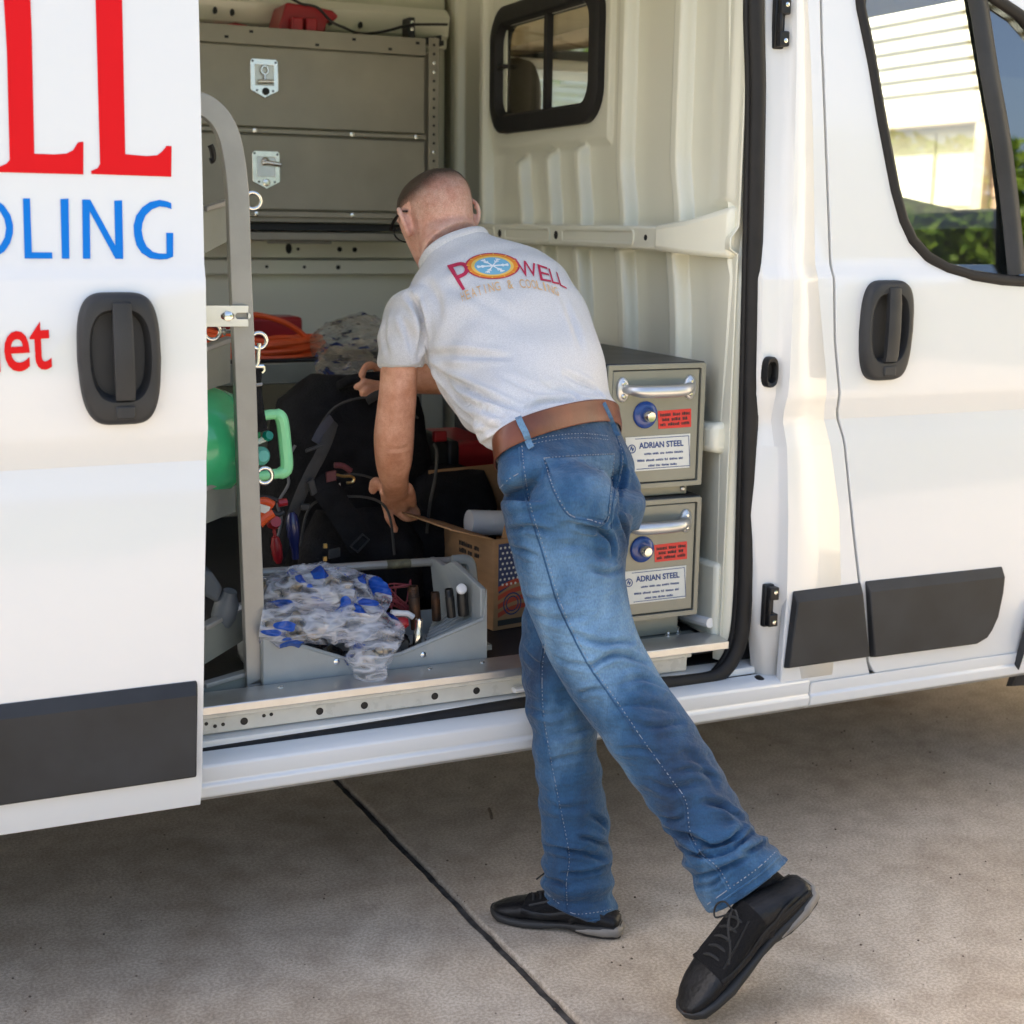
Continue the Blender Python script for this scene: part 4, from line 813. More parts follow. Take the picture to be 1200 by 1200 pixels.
b = MB(); b.lathe(((sb[0][0]*.45+sb[1][0]*.55), .1275, (sb[0][2]+sb[2][2])/2), (0, -1, 0), [(.010, -.001), (.010, .004), (.006, .006)], 6); b.build('bolt', 'steel', rk)
def eyebolt(p, left=False):
    p = Vector(p); r_ = .0155; s_ = -1 if left else 1
    b = MB(); b.tube([p + Vector((r_*math.cos(a), 0, r_*math.sin(a))) for a in [i*math.pi/10 for i in range(20)]], .0042, 8, closed=True)
    b.tube([p - Vector((r_*s_, 0, 0)), p - Vector((r_*s_ + .022*s_, 0, 0))], .0042, 8); b.lathe(p - Vector((r_*s_ + .006*s_, 0, 0)), (-s_, 0, 0), [(.008, 0), (.008, .004), (.004, .004)], 10)
    return b.build('eye_bolt', 'steel', rk, smooth=60)
for p in ((0.680,0.150,1.488), (0.686,0.150,1.222), (0.692,0.150,0.955)): eyebolt(p)
eyebolt((0.607,0.200,1.237), True)
def tray(lip_l, lip_r, bot_l, bot_r, yl, yr, name='shelf_tray'):
    """sheet-metal tray with rolled lip; front set slightly skew to the door"""
    b = MB(); L_, R_, BL, BR = map(Vector, (lip_l, lip_r, bot_l, bot_r)); dx = (R_ - L_).normalized(); e = L_ + Vector((-.4, 0, 0)); e2 = BL + Vector((-.4, 0, 0))
    back = Vector((-.10, .26, 0))
    b.vf([e, L_, BL, e2, e + back, R_ + back, BR + back, e2 + back], [(0,1,2,3), (3,2,6,7), (4,5,6,7)])
    b.vf([L_, R_, BR, BL], [(0,1,2,3)])
    o = b.build(name, 'tray', rk, smooth=0); s_ = o.modifiers.new('s', 'SOLIDIFY'); s_.thickness = .004
    b = MB(); up = Vector((0, 0, .0)); b.obox((L_ + R_)/2 + Vector((0, .006, .003)), (R_ - L_)/2, Vector((-.007, .009, 0)), (0, 0, .005)); b.obox((L_ + e)/2 + Vector((0, .006, .003)), (L_ - e)/2, (0, .010, 0), (0, 0, .005)); b.build('tray_lip', 'rack', rk, bevel=.002)
tray(*[(0.594,0.190,1.468),(0.655,0.240,1.484),(0.591,0.190,1.386),(0.653,0.240,1.411)], 0, 0)
tray(*[(0.584,0.180,1.202),(0.652,0.240,1.216),(0.581,0.180,1.123),(0.649,0.240,1.132)], 0, 0)
tray(*[(0.576,0.180,0.927),(0.655,0.240,0.941),(0.574,0.180,0.858),(0.653,0.240,0.867)], 0, 0)
tray(*[(0.565,0.170,0.645),(0.662,0.240,0.663),(0.563,0.170,0.574),(0.660,0.240,0.594)], 0, 0)
tray(*[(0.553,0.130,0.537),(0.691,0.165,0.549),(0.552,0.130,0.509),(0.690,0.165,0.509)], 0, 0)
# things on the rack
gt = empty('gas_cylinder', (0.623,0.260,0.936), 'green refrigerant cylinder lying on the rack with pale green handle', 'gas cylinder')
c0 = Vector((0.646,0.300,1.013)); ax = Vector((.93, .30, .06)).normalized()
b = MB(); b.lathe(c0, ax, [(.001, -.30), (.08, -.29), (.112, -.24), (.118, -.2), (.118, -.07), (.114, -.03), (.095, .012), (.06, .036), (.03, .044), (.022, .075), (.001, .077)], 28); b.build('cylinder_body', 'green', gt, smooth=60)
hb = [(0.689,0.270,1.042),(0.709,0.270,1.054),(0.736,0.270,1.060),(0.756,0.270,1.057),(0.763,0.270,1.039),(0.767,0.270,0.998),(0.770,0.270,0.952),(0.762,0.270,0.938),(0.737,0.270,0.935),(0.710,0.270,0.933),(0.690,0.270,0.943)]
b = MB(); b.tube(spline(hb, 4), [(.0135 if 10 < i < 30 else .0105) for i in range(41)], 10); o = b.build('collar_handle', mat('pale_green_plastic', (.30, .78, .38), .4, var=.06), gt)
b = MB(); b.tube([(0.694,0.270,0.998), (0.725,0.265,1.011)], .006, 8); b.build('valve_stem', 'label', gt); b = MB(); b.lathe((0.729,0.262,1.017), (.3, -1, .3), [(.009, -.008), (.012, 0), (.009, .008)], 8); b.build('valve_knob', mat('teal_plastic', (.0, .2, .15), .4), gt)
b = MB(); b.lathe((0.718,0.275,0.974), (.2, -1, .1), [(.016, -.012), (.02, .0), (.012, .012)], 14); b.build('valve_body', mat('aqua_plastic', (.15, .5, .42), .4), gt)
ss = empty('strap', (0.688,0.160,1.203), 'black strap with silver swivel clip hanging from the middle eye bolt', 'strap')
b = MB(); b.tube([(0.687,0.150,1.217),(0.685,0.150,1.201),(0.684,0.150,1.181),(0.681,0.150,1.174)], .0045, 8); b.tube([(0.668,0.150,1.173),(0.695,0.150,1.172)], .004, 6); b.tube([(0.695,0.150,1.172),(0.696,0.150,1.164),(0.691,0.150,1.159)], .0035, 6); b.tube([(0.669,0.150,1.173),(0.668,0.150,1.165)], .0035, 6); b.build('swivel_clip', 'steel', ss, smooth=60)
b = MB(); b.tube(spline([(0.682,0.155,1.167),(0.680,0.155,1.134),(0.685,0.160,1.089),(0.695,0.170,1.041)], 4), (.002, .011), 6, flat=(0, 1, 0)); b.build('webbing', 'fabric', ss)
b = MB(); b.tube([(0.670,0.150,1.135),(0.691,0.150,1.137)], .0035, 6); b.build('buckle', 'rack', ss)
o = MB().lathe((0.618,0.220,0.655), (.2, -.3, 1), [(.02, -.02), (.026, .0), (.026, .03), (.016, .05), (.014, .06)], 14).build('spray_can', mat('slate_plastic', (.12, .14, .16), .5, var=.1), local=(0.618,0.220,0.655)); tag(o, 'slate grey container on the lowest rack tray', 'container')
b = MB(); b.prism([(0.603,0.200,0.653),(0.651,0.200,0.680),(0.651,0.200,0.671),(0.614,0.200,0.661)], (0, .03, -.003)); o = b.build('leaflet', 'paper', local=(0.614,0.200,0.671)); tag(o, 'white printed leaflet lying on the lower rack tray', 'leaflet')
b = MB(); b.tube(spline([(0.613,0.200,1.591),(0.617,0.200,1.581),(0.618,0.200,1.565),(0.612,0.200,1.561)], 4), .006, 8); o = b.build('hook', 'black', local=(0.613,0.200,1.591)); tag(o, 'small black hook hanging inside the top of the rack', 'hook')
b = MB(); b.prism([(0.573,0.200,0.708),(0.604,0.200,0.687),(0.615,0.200,0.718),(0.595,0.200,0.752),(0.575,0.200,0.761)], (0, .08, 0)); o = b.build('pouch', mat('slate_cloth', (.10, .115, .13), .8, var=.2, bump=.2), bevel=.008, local=(0.594,0.200,0.702)); tag(o, 'slate grey pouch at the left end of the lower rack tray', 'pouch')

# ------------------------------------------------------------------ drawer cabinets by the bulkhead
dc = empty('drawer_cabinet', (1.56, .56, .88), 'upper greige steel drawer cabinet with black top, stacked on the other', 'drawer cabinet', 'steel drawer cabinets stacked by the bulkhead')
X0, X1, Z0, Z1, YF = 1.441, 1.687, .880, 1.156, .12
b = MB(); b.box((X0, YF + .012, Z0), (X1, 1.0, Z1 - .006)); b.build('cabinet_body', 'drawertop', dc, bevel=.003)
b = MB(); b.box((X0 - .001, YF + .004, Z1 - .006), (X1 + .001, 1.001, Z1 + .002)); b.build('cabinet_top', 'drawertop', dc, bevel=.002)
b = MB(); b.plate(rrect((X0+X1)/2, (Z0+Z1)/2, (X1-X0)/2, (Z1-Z0)/2, .004, 3), [rrect((X0+X1)/2, (Z0+Z1)/2, (X1-X0)/2 - .011, (Z1-Z0)/2 - .011, .003, 3)], .02, lambda x, z: YF - .004); b.build('front_frame', 'drawer', dc, bevel=.002)
b = MB(); b.box((X0 + .0135, YF, Z0 + .0135), (X1 - .0135, YF + .02, Z1 - .0135)); fr_ = b.build('drawer_front', 'drawer', dc, bevel=.002)
b = MB(); b.plate(rrect((X0+X1)/2, (Z0+Z1)/2, (X1-X0)/2 - .011, (Z1-Z0)/2 - .011, .003, 3), [rrect((X0+X1)/2, (Z0+Z1)/2, (X1-X0)/2 - .0138, (Z1-Z0)/2 - .0138, .003, 3)], .01, lambda x, z: YF + .006); b.build('shadow_gap', 'black', dc)
hL = (1.478,0.120,1.102); hR = (1.648,0.120,1.102); hz_ = (hL[2] + hR[2])/2
for hx in (hL[0], hR[0]):
    b = MB(); b.loft([[(hx + .0155*f_*math.cos(a*math.pi/8), YF - d, hz_ + .027*f_*math.sin(a*math.pi/8)) for a in range(16)] for d, f_ in ((-.001, 1), (.004, 1), (.007, .85))]); b.build('handle_foot', 'alu', fr_, smooth=50)
    for s_ in (-1, 1):
        b = MB(); b.lathe((hx, YF - .007, hz_ + s_*.014), (0, -1, 0), [(.006, -.001), (.006, .002), (.003, .004)], 10); b.build('rivet', 'steel', fr_)
b = MB(); hp = spline([(hL[0] + .004, YF - .004, hz_ + .002), (hL[0] + .016, YF - .026, hz_), (hL[0] + .045, YF - .036, hz_ - .002), (hR[0] - .045, YF - .036, hz_ - .002), (hR[0] - .016, YF - .026, hz_ + .002), (hR[0] - .004, YF - .004, hz_ + .004)], 5)
b.tube(hp, [.009 + .005*math.sin(math.pi*i/(len(hp)-1)) for i in range(len(hp))], 12); b.build('drawer_handle', 'alu', fr_, smooth=60)
lc = (1.537,0.120,1.045)
b = MB(); b.lathe((lc[0], YF, lc[2]), (0, -1, 0), [(.030, -.001), (.030, .003), (.027, .006), (.016, .007), (.015, .006)], 26); b.build('lock_escutcheon', 'lockblue', fr_, smooth=40)
b = MB(); b.lathe((lc[0] + .002, YF - .008, lc[2] - .002), (.1, -1, 0), [(.013, -.002), (.0125, .014), (.010, .017), (.006, .0165)], 18); b.build('lock_cylinder', 'steel', fr_, smooth=40)
st = [(1.569,0.119,1.052),(1.654,0.119,1.054),(1.656,0.119,1.013),(1.572,0.119,1.012)]
b = MB(); b.prism(st, (0, .0012, 0)); b.build('warning_sticker', 'labelred', fr_, smooth=0)
vx = Vector(st[1]) - Vector(st[0]); vz = Vector(st[0]) - Vector(st[3]); wx_ = vx.length; 
for k, (a_, w_) in enumerate(((.06, .88), (.12, .72), (.06, .86))):
    fine_print('fine_print', wx_*w_, .0072, 'inkdark', fr_, Vector(st[3]) + vx*a_ + vz*(.68 - .27*k), vx.normalized(), vz.normalized(), (0, -.0008, 0), k)
pl = [(1.489,0.118,0.997),(1.654,0.118,0.998),(1.655,0.118,0.921),(1.496,0.118,0.920)]
b = MB(); b.prism(pl, (0, .0016, 0)); b.build('name_plate', 'label', fr_, smooth=0)
px_ = (Vector(pl[1]) - Vector(pl[0])); pz_ = (Vector(pl[0]) - Vector(pl[3])); o0 = Vector(pl[3]); off = (0, -.0008, 0); ux = px_.normalized(); uz = pz_.normalized()
b = MB()
for a, c_ in (((.14, .06), (.97, .06)), ((.97, .06), (.97, .94)), ((.97, .94), (.14, .94))):
    pa = o0 + px_*a[0] + pz_*a[1]; pb = o0 + px_*c_[0] + pz_*c_[1]; d = (pb - pa).normalized(); nn = d.cross(Vector((0, 1, 0)))*.0007
    b.vf([pa - nn + Vector(off), pb - nn + Vector(off), pb + nn + Vector(off), pa + nn + Vector(off)], [(0, 1, 2, 3)])
b.build('plate_border', 'ink', fr_, smooth=0)
flat_text('plate_lettering', 'ADRIAN STEEL', .0175, 'ink', fr_, o0 + px_*.20 + pz_*.66, ux*.98, uz*1.05, off, .03)
for k, (a_, h_, w_, q_) in enumerate(((.27, .46, .62, .0048), (.16, .27, .70, .0052), (.32, .11, .46, .0048))): fine_print('fine_print', px_.length*w_, q_, 'ink', fr_, o0 + px_*a_ + pz_*h_, ux, uz, off, 10 + k)
b = MB(); c_ = o0 + px_*.085 + pz_*.66
b.loft([[c_ + ux*r_*math.cos(a*math.pi/12) + uz*r_*math.sin(a*math.pi/12) + Vector(off) for a in range(24)] for r_ in (.010, .0078)], cap=False); b.vf([c_ + ux*x + uz*z + Vector(off) for x, z in ((-.006, -.005), (-.002, .006), (.002, .006), (.0, .001), (.005, .003), (.004, -.003), (0, -.006))], [(0, 1, 2, 3), (3, 4, 5, 6)]); b.build('plate_emblem', 'ink', fr_, smooth=0)
dc2 = copy_tree(dc); dc2.location = Vector(dc.location) + Vector((.003, 0, -.3035)); dc2['label'] = 'lower greige steel drawer cabinet standing near the van floor by the step'
bs = empty('cabinet_base', (1.56, .5, .52), 'greige steel base rails holding the two stacked drawer cabinets', 'cabinet base')
b = MB(); b.box((X0 + .01, .145, .856), (X1 - .02, .98, .879)); b.build('spacer_rail', 'drawer', bs, bevel=.002)
b = MB(); b.lathe((X1 - .032, .144, .868), (0, -1, 0), [(.006, -.001), (.006, .003), (.003, .005)], 10); b.build('bolt', 'alu', bs)
b = MB(); b.box((X0 + .0, .145, .528), (X1 - .03, .98, .5745)); b.build('base_channel', 'drawer', bs, bevel=.002)
b = MB(); b.box((1.40, .10, .5215), (1.70, .16, .5255)); bf = b.build('foot_flange', 'tray', bs, bevel=.001)
for p in ((1.50, .12, .5255), (1.62, .125, .5255), (1.66, .15, .5255)):
    b = MB(); b.lathe(p, (0, 0, 1), [(.008, 0), (.008, .005), (.005, .006), (.005, .014), (.003, .015)], 8); b.build('bolt', 'steel', bf)
b = MB(); b.lathe((1.539,0.123,0.523), (.3, -.3, 1), [(.002, 0), (.009, .003), (.007, .008), (.003, .010)], 8); o = b.build('wire_nut', mat('yellow_plastic', (.7, .45, .03), .4), local=(1.539,0.123,0.523)); tag(o, 'tiny yellow wire connector dropped on the floor mat by the leg', 'wire connector')

# ------------------------------------------------------------------ parts bin in front
bn = empty('parts_bin', (.92, .2, .53), 'grey open parts bin with cut down front and carrying rail on the van floor', 'parts bin')
fp = [(0.672,0.120,0.529),(0.674,0.120,0.629),(0.712,0.120,0.618),(0.830,0.120,0.570),(0.852,0.120,0.560),(0.939,0.120,0.557),(0.968,0.120,0.560),(1.025,0.120,0.577),(1.155,0.120,0.616),(1.164,0.120,0.685),(1.166,0.120,0.508)]
b = MB(); b.plate([(p[0], 0, p[2]) for p in fp], [], .006, lambda x, z: .12); b.build('bin_front', 'bin', bn, bevel=.002)
b = MB(); b.tube([(p[0], .123, p[2] + .002) for p in fp[1:9]], .005, 6); b.build('front_lip', 'bin', bn)
xr = fp[9][0]; zt = fp[9][2]; zl = fp[0][2]; xl = fp[0][0]
ra = (0.722,0.330,0.712); rb_ = (1.172,0.330,0.700)
b = MB(); b.prism([(xr - .012, .1265, zl), (xr - .012, .1265, zt), (xr - .03, .25, zt + .035), (xr - .05, .25, rb_[2] + .012), (xr - .05, .335, rb_[2] + .012), (xr - .03, .335, zl)], (.012, 0, 0)); b.build('bin_end', 'bin', bn, bevel=.003)
b = MB(); b.box((xl, .127, zl), (xl + .012, .335, zl + .12)); b.build('bin_end', 'bin', bn, bevel=.002)
b = MB(); b.box((xl, .127, zl), (xr - .03, .335, zl + .006)); b.build('bin_floor', 'bin', bn)
b = MB(); b.box((xl, .33, zl), (xr - .035, .336, zl + .06)); b.build('bin_back', 'bin', bn)
b = MB(); b.tube([ra, (Vector(ra) + Vector(rb_))/2, rb_], .0095, 10); tb = b.build('carrying_rail', 'rack', bn)
p_ = Vector(ra).lerp(Vector(rb_), .70); b = MB(); b.lathe(p_, (Vector(rb_) - Vector(ra)), [(.010, -.028), (.0103, -.028), (.0103, .028), (.010, .028)], 12); b.build('worn_band', mat('worn_olive', (.12, .115, .07), .6, var=.4, vscale=60), tb)
er = [(1.139,0.250,0.720),(1.182,0.250,0.717),(1.189,0.250,0.651),(1.173,0.250,0.623),(1.166,0.250,0.689),(1.144,0.250,0.691)]
b = MB(); b.tube(spline([(1.155,0.300,0.708),(1.187,0.300,0.707),(1.201,0.300,0.694),(1.206,0.300,0.658),(1.210,0.300,0.625)], 4), (.0085, .012), 8, flat=(0, 1, 0)); b.build('rail_bracket', 'bin', bn)
b = MB(); b.prism([(1.168,0.315,0.693),(1.199,0.315,0.691),(1.200,0.315,0.624),(1.168,0.315,0.593)], (0, .006, 0)); b.build('end_web', 'bin', bn)
# sloped comb of divider ribs
for k in range(7):
    t = k/6; xa, za = (1.021,0.150,0.560)[0] + .0, 0
    f0 = Vector((1.029,0.145,0.566)).lerp(Vector((1.105,0.290,0.564)), t); f1 = Vector((1.159,0.145,0.609)).lerp(Vector((1.198,0.290,0.621)), t)
    b = MB(); b.obox((f0 + f1)/2, (f1 - f0)/2, (0, .0045, 0), (0, 0, .009)); b.build('divider_rib', 'bin', bn, bevel=.001)
b = MB(); b.vf([Vector((1.021,0.135,0.564)) - Vector((0,0,.014)), Vector((1.161,0.135,0.606)) - Vector((0,0,.014)), Vector((1.215,0.310,0.610)) - Vector((0,0,.014)), Vector((1.108,0.310,0.555)) - Vector((0,0,.014))], [(0, 1, 2, 3)]); b.build('sloped_floor', 'bin', bn)
for px_y in ((0.826,0.119,0.563), (1.017,0.119,0.556)):
    b = MB(); b.lathe(px_y, (0, -1, 0), [(.0065, -.002), (.0065, .002), (.003, .004)], 10); b.build('rivet', 'steel', bn)
b = MB(); b.box((xr - .006, .16, .5345), (xr + .03, .2, .546)); b.build('foot_clip', 'bin', bn)
def nipple(p0, p1, r_, m, label, grp='threaded pipe nipples standing in the parts bin'):
    p0, p1 = Vector(p0), Vector(p1); h = (p1 - p0).length; b = MB()
    pr_ = [(r_*.97, 0), (r_, .004), (r_, h*.72)] + [(r_*(.9 if i % 2 else .97), h*(.74 + .02*i)) for i in range(12)] + [(r_*.88, h), (r_*.7, h), (r_*.68, h - .02)]
    b.lathe(p0, p1 - p0, pr_, 14); o = b.build('pipe_nipple', m, smooth=40, local=tuple(p0)); tag(o, label, 'pipe nipple', grp); return o
nipple((1.032,0.200,0.589), (1.024,0.200,0.685), .0125, 'rust', 'tallest pipe nipple with rusty thread, leftmost in the parts bin')
nipple((1.091,0.230,0.594), (1.087,0.230,0.658), .0105, 'rust', 'short rusty brown pipe nipple, second from the left in the bin')
nipple((1.100,0.165,0.618), (1.093,0.165,0.681), .0100, 'pipe', 'black pipe nipple with worn bright top edge, third from the left')
nipple((1.128,0.165,0.619), (1.123,0.165,0.686), .0125, 'pipe', 'wide black pipe nipple under the white cap at the right of the bin')
b = MB(); b.lathe((1.119,0.155,0.681), (0, -.8, .5), [(.0115, -.004), (.0115, .003), (.009, .006), (.002, .007)], 16); o = b.build('white_cap', 'paper', local=(1.119,0.155,0.681)); tag(o, 'round white cap on the rightmost pipe nipple', 'cap')
b = MB(); b.lathe((1.015,0.150,0.566), Vector((1.021,0.150,0.630)) - Vector((1.015,0.150,0.566)), [(.0095, 0), (.0105, .004), (.0105, .03), (.0085, .036), (.0085, .058), (.006, .061)], 14); o = b.build('socket', 'steel', local=(1.015,0.150,0.566)); tag(o, 'bright chrome socket leaning at the front of the parts bin', 'socket')
b = MB(); b.lathe((0.988,0.170,0.615), (1, -.3, .1), [(.011, -.014), (.013, -.004), (.013, .006), (.008, .014)], 12); o = b.build('red_fitting', 'redplastic', local=(0.988,0.170,0.615)); tag(o, 'small red fitting among the wires in the parts bin', 'fitting')
b = MB(); b.tube([(0.967,0.180,0.637),(1.005,0.180,0.631),(1.017,0.180,0.622)], .0065, 8); o = b.build('marker_pen', 'paper', local=(0.990,0.180,0.633)); tag(o, 'white marker pen lying beside the red fitting', 'pen')
b = MB(); rng = random.Random(11)
for k in range(7):
    pts = [Vector((0.989,0.260,0.625)) + Vector((rng.uniform(-.03, .07), rng.uniform(-.05, .05), rng.uniform(-.03, .06))) for _ in range(5)]
    b.tube(spline(pts, 6), .0016, 5)
o = b.build('wire_tangle', mat('dull_red_wire', (.22, .03, .04), .5), local=(0.989,0.260,0.625)); tag(o, 'tangle of thin dark red wires in the middle of the parts bin', 'wires')
b = MB(); rng = random.Random(4)
for k in range(46):
    t = rng.random(); x = .70 + .33*t; y = rng.uniform(.15, .31); z = zl + .02 + rng.random()*.035
    ax_ = Vector((rng.gauss(0, 1), rng.gauss(0, 1), rng.gauss(0, .5))).normalized(); b.lathe((x, y, z), ax_, [(.008, -.012), (.010, -.010), (.010, .004), (.012, .005), (.012, .012), (.007, .012)], 8)
o = b.build('loose_fittings', 'pipe', local=(.85, .2, zl)); tag(o, 'dark heap of small loose fittings in the bottom of the parts bin', 'fittings', kind='stuff')
crumple('plastic_bag', [((0.693,0.190,0.691), (.02, .02)), ((0.726,0.200,0.696), (.07, .036)), ((0.784,0.210,0.696), (.085, .050)), ((0.861,0.220,0.686), (.085, .048)), ((0.920,0.210,0.668), (.07, .036)), ((0.958,0.200,0.644), (.03, .02))], 'bagclear', 'clear plastic bag with blue print heaped on top of the parts bin', 'plastic bag', .016, 10, 1, 130, 64)
crumple('plastic_bag', [((0.685,0.160,0.653), (.04, .038)), ((0.736,0.140,0.646), (.045, .034)), ((0.806,0.135,0.643), (.05, .032)), ((0.873,0.125,0.639), (.06, .042)), ((0.901,0.110,0.607), (.06, .055)), ((0.886,0.100,0.562), (.045, .04)), ((0.873,0.095,0.526), (.035, .012))], 'bagclear', 'clear plastic bag with pale fittings spilling over the bin front', 'plastic bag', .014, 12, 6, 150, 64)
b = MB(); rng = random.Random(8)
for c_, n_, r_ in (((0.827,0.200,0.690), 8, .06), ((0.762,0.170,0.629), 6, .05), ((0.736,0.140,0.646), 4, .04), ((0.895,0.115,0.569), 7, .028), ((0.841,0.130,0.641), 4, .035), ((0.744,0.200,0.698), 3, .035)):
    for k in range(n_):
        q = Vector(c_) + Vector((rng.gauss(0, r_*.7), rng.gauss(0, .012), rng.gauss(0, r_*.25))); b.lathe(q, (rng.gauss(0, 1), rng.gauss(0, 1), rng.gauss(0, 1)), [(.007, -.012), (.009, -.009), (.009, .003), (.012, .004), (.012, .012), (.008, .012)], 9)
o = b.build('bagged_fittings', mat('brass_grey_fitting', (.34, .29, .21), .3, .7, var=.45, vscale=30), local=(.85, .16, .62)); tag(o, 'pale pipe fittings inside the two clear bags', 'fittings', kind='stuff')

# ------------------------------------------------------------------ cardboard box
bx = empty('cardboard_box', (1.33, .45, .52), 'open brown cardboard box with flag print on its side and flaps up', 'cardboard box')
C0 = Vector((1.271,0.330,0.517)); C0.z = .522; ex = Vector((.985, .17, 0)).normalized(); ey = Vector((-.17, .985, 0)).normalized(); H = (1.269,0.330,0.740)[2] - .522; Wd, Dp = .26, .27
def wallp(name, o_, u_, lu, h_, nrm, par=bx):
    b = MB(); b.obox(o_ + u_*lu/2 + Vector((0, 0, h_/2)) + nrm*.0025, u_*lu/2, nrm*.0022, (0, 0, h_/2)); return b.build(name, 'card', par, bevel=.001)
fr2 = wallp('box_side', C0, ex, Wd, H, ey); wallp('box_side', C0 + ey*.005, ey, Dp, H, ex); wallp('box_side', C0 + ex*(Wd - .005) + ey*.005, ey, Dp, H, ex); wallp('box_side', C0 + ey*Dp + ex*.005, ex, Wd - .01, H, ey)
b = MB(); b.obox(C0 + ex*Wd/2 + ey*Dp/2 + Vector((0, 0, .004)), ex*(Wd/2 - .004), ey*(Dp/2), (0, 0, .003)); b.build('box_bottom', 'card', bx)
Zt = Vector((0, 0, H))
def flap(name, o_, u_, lu, d_, ld):
    d_ = Vector(d_).normalized(); n_ = u_.cross(d_)*.002; b = MB(); b.obox(o_ + u_*lu/2 + d_*ld/2, u_*(lu/2 - .002), d_*ld/2, n_); return b.build(name, 'card', bx, bevel=.0008)
flap('box_flap', C0 + ey*Dp + Zt, ex, Wd, ey*.25 + Vector((0, 0, 1)), .12)
flap('box_flap', C0 + Zt, ey, Dp, -ex*.9 + Vector((0, 0, .28)), .12)
flap('box_flap', C0 + ex*.07 + ey*.004 + Zt, ex, Wd - .07, Vector((0, 0, 1)) - ey*.15, .10)
b = MB(); pa = C0 + Zt + ex*.025 + ey*.004; b.prism([pa, pa + ex*.04, pa + ex*.05 + Vector((0, 0, .08)), pa + ex*.035 + Vector((0, 0, .10)), pa + ex*.02 + Vector((0, 0, .075))], ey*.004); b.build('torn_flap', 'card', bx)
def onface(pts, m, name, d=.0008):
    b = MB(); b.vf([C0 + ex*x + Vector((0, 0, z)) - ey*d for x, z in pts], [tuple(range(len(pts)))]); return b.build(name, m, fr2, smooth=0)
navy = mat('print_navy', (.035, .05, .13), .7); brickred = mat('print_red', (.45, .065, .03), .7)
onface([(.014, .088), (.075, .118), (.075, H - .012), (.012, H - .012), (.012, .10)], navy, 'flag_canton')
for k in range(6):
    x0_ = .012 + (.0 if k else 0); za = .030 + k*.021
    pts = []
    for i in range(13):
        t = i/12; pts.append((.012 + .22*t, za + .030*t + .008*math.sin(t*7)))
    lo = [(x, z) for x, z in pts]; hi = [(x, z + .0115) for x, z in pts][::-1]
    if k >= 4: lo = [p for p in lo if p[0] > .078]; hi = [p for p in hi if p[0] > .078]
    b = MB(); b.vf([C0 + ex*x + Vector((0, 0, z)) - ey*.001 for x, z in lo + hi], [(i, i+1, len(lo)*2 - 2 - i, len(lo)*2 - 1 - i) for i in range(len(lo)-1)]); b.build('flag_stripe', brickred, fr2, smooth=0)
b = MB()
for r_ in range(8):
    for c_ in range(5):
        sx, sz_ = .018 + c_*.012 + (.006 if r_ % 2 else 0), H - .022 - r_*.0125
        if sx < .072 and sz_ > .10: b.vf([C0 + ex*(sx + .0032*math.cos(a*math.pi/3)) + Vector((0, 0, sz_ + .0032*math.sin(a*math.pi/3))) - ey*.0012 for a in range(6)], [tuple(range(6))])
o = b.build('flag_stars', 'label', fr2, smooth=0)
onface([(.012, .010), (.23, .010), (.23, .024), (.012, .024)], 'inkdark', 'print_band')
b = MB()
for r0_, r1_ in ((.026, .0225), (.018, .015)): b.loft([[C0 + ex*(.052 + r_*math.cos(a*math.pi/12)) + Vector((0, 0, .060 + r_*1.05*math.sin(a*math.pi/12))) - ey*.0014 for a in range(24)] for r_ in (r0_, r1_)], cap=False)
b.build('round_seal_print', navy, fr2, smooth=0)
for k in range(2): fine_print('side_print', .085, .012, 'inkdark', bx, C0 + ey*.15 + Vector((0, 0, .178 - .017*k)), -ey, Vector((0, 0, 1)), -ex*.001, 20 + k)
b = MB(); pr0 = Vector((1.261,0.460,0.756)); pr1 = Vector((1.334,0.460,0.749))
b.lathe(pr0, pr1 - pr0, [(.024, 0), (.030, 0), (.030, .0515), (.0306, .052), (.0306, .054), (.030, .0545), (.030, .14), (.024, .14)], 24); o = b.build('paper_roll', 'paper', smooth=40, local=tuple(pr0)); tag(o, 'white roll lying in the open cardboard box', 'roll')

# ------------------------------------------------------------------ black backpack and things around it
bk = empty('backpack', (1.05, .72, .52), 'large black tool backpack with grey webbing straps standing on the van floor', 'backpack')
def blob(name, cs, m, par, vox=.012, amp=.006, fr=11, n2=26, smooth=60):
    b = MB(); rings = []
    for c_, hx, hy in cs:
        rings.append([(c_[0] + p[0], c_[1] + p[1], c_[2] + .012*noise.noise((p[0]*9, p[1]*9, c_[2]*9))) for p in superell(0, 0, hx, hy, 3.4, n2)])
    rr = []
    for a, c_ in zip(rings, rings[1:]):
        for k in range(5): rr.append([Vector(p).lerp(Vector(q_), k/5) for p, q_ in zip(a, c_)])
    rr.append([Vector(p) for p in rings[-1]])
    rr = [[p + (p - sum(r_, Vector())/len(r_)).normalized()*amp*2*noise.noise(p*fr) for p in r_] for r_ in rr]
    b.loft(rr); return b.build(name, m, par, smooth=smooth)
blob('pack_body', [((1.05, .75, .525), .17, .11), ((1.05, .75, .56), .21, .15), ((1.05, .75, .72), .215, .155), ((1.06, .76, .90), .20, .14), ((1.07, .78, 1.02), .17, .11), ((1.08, .79, 1.075), .10, .06)], 'fabric', bk)
blob('front_pocket', [((1.03, .60, .535), .13, .05), ((1.03, .585, .56), .155, .075), ((1.03, .585, .70), .15, .07), ((1.04, .60, .78), .11, .03)], 'fabric', bk)
def band(name, pts, w_, m, par, t=.003, nrm=(0, 1, 0)):
    b = MB(); b.tube(spline(pts, 5), (t, w_), 8, flat=nrm); return b.build(name, m, par, smooth=50)
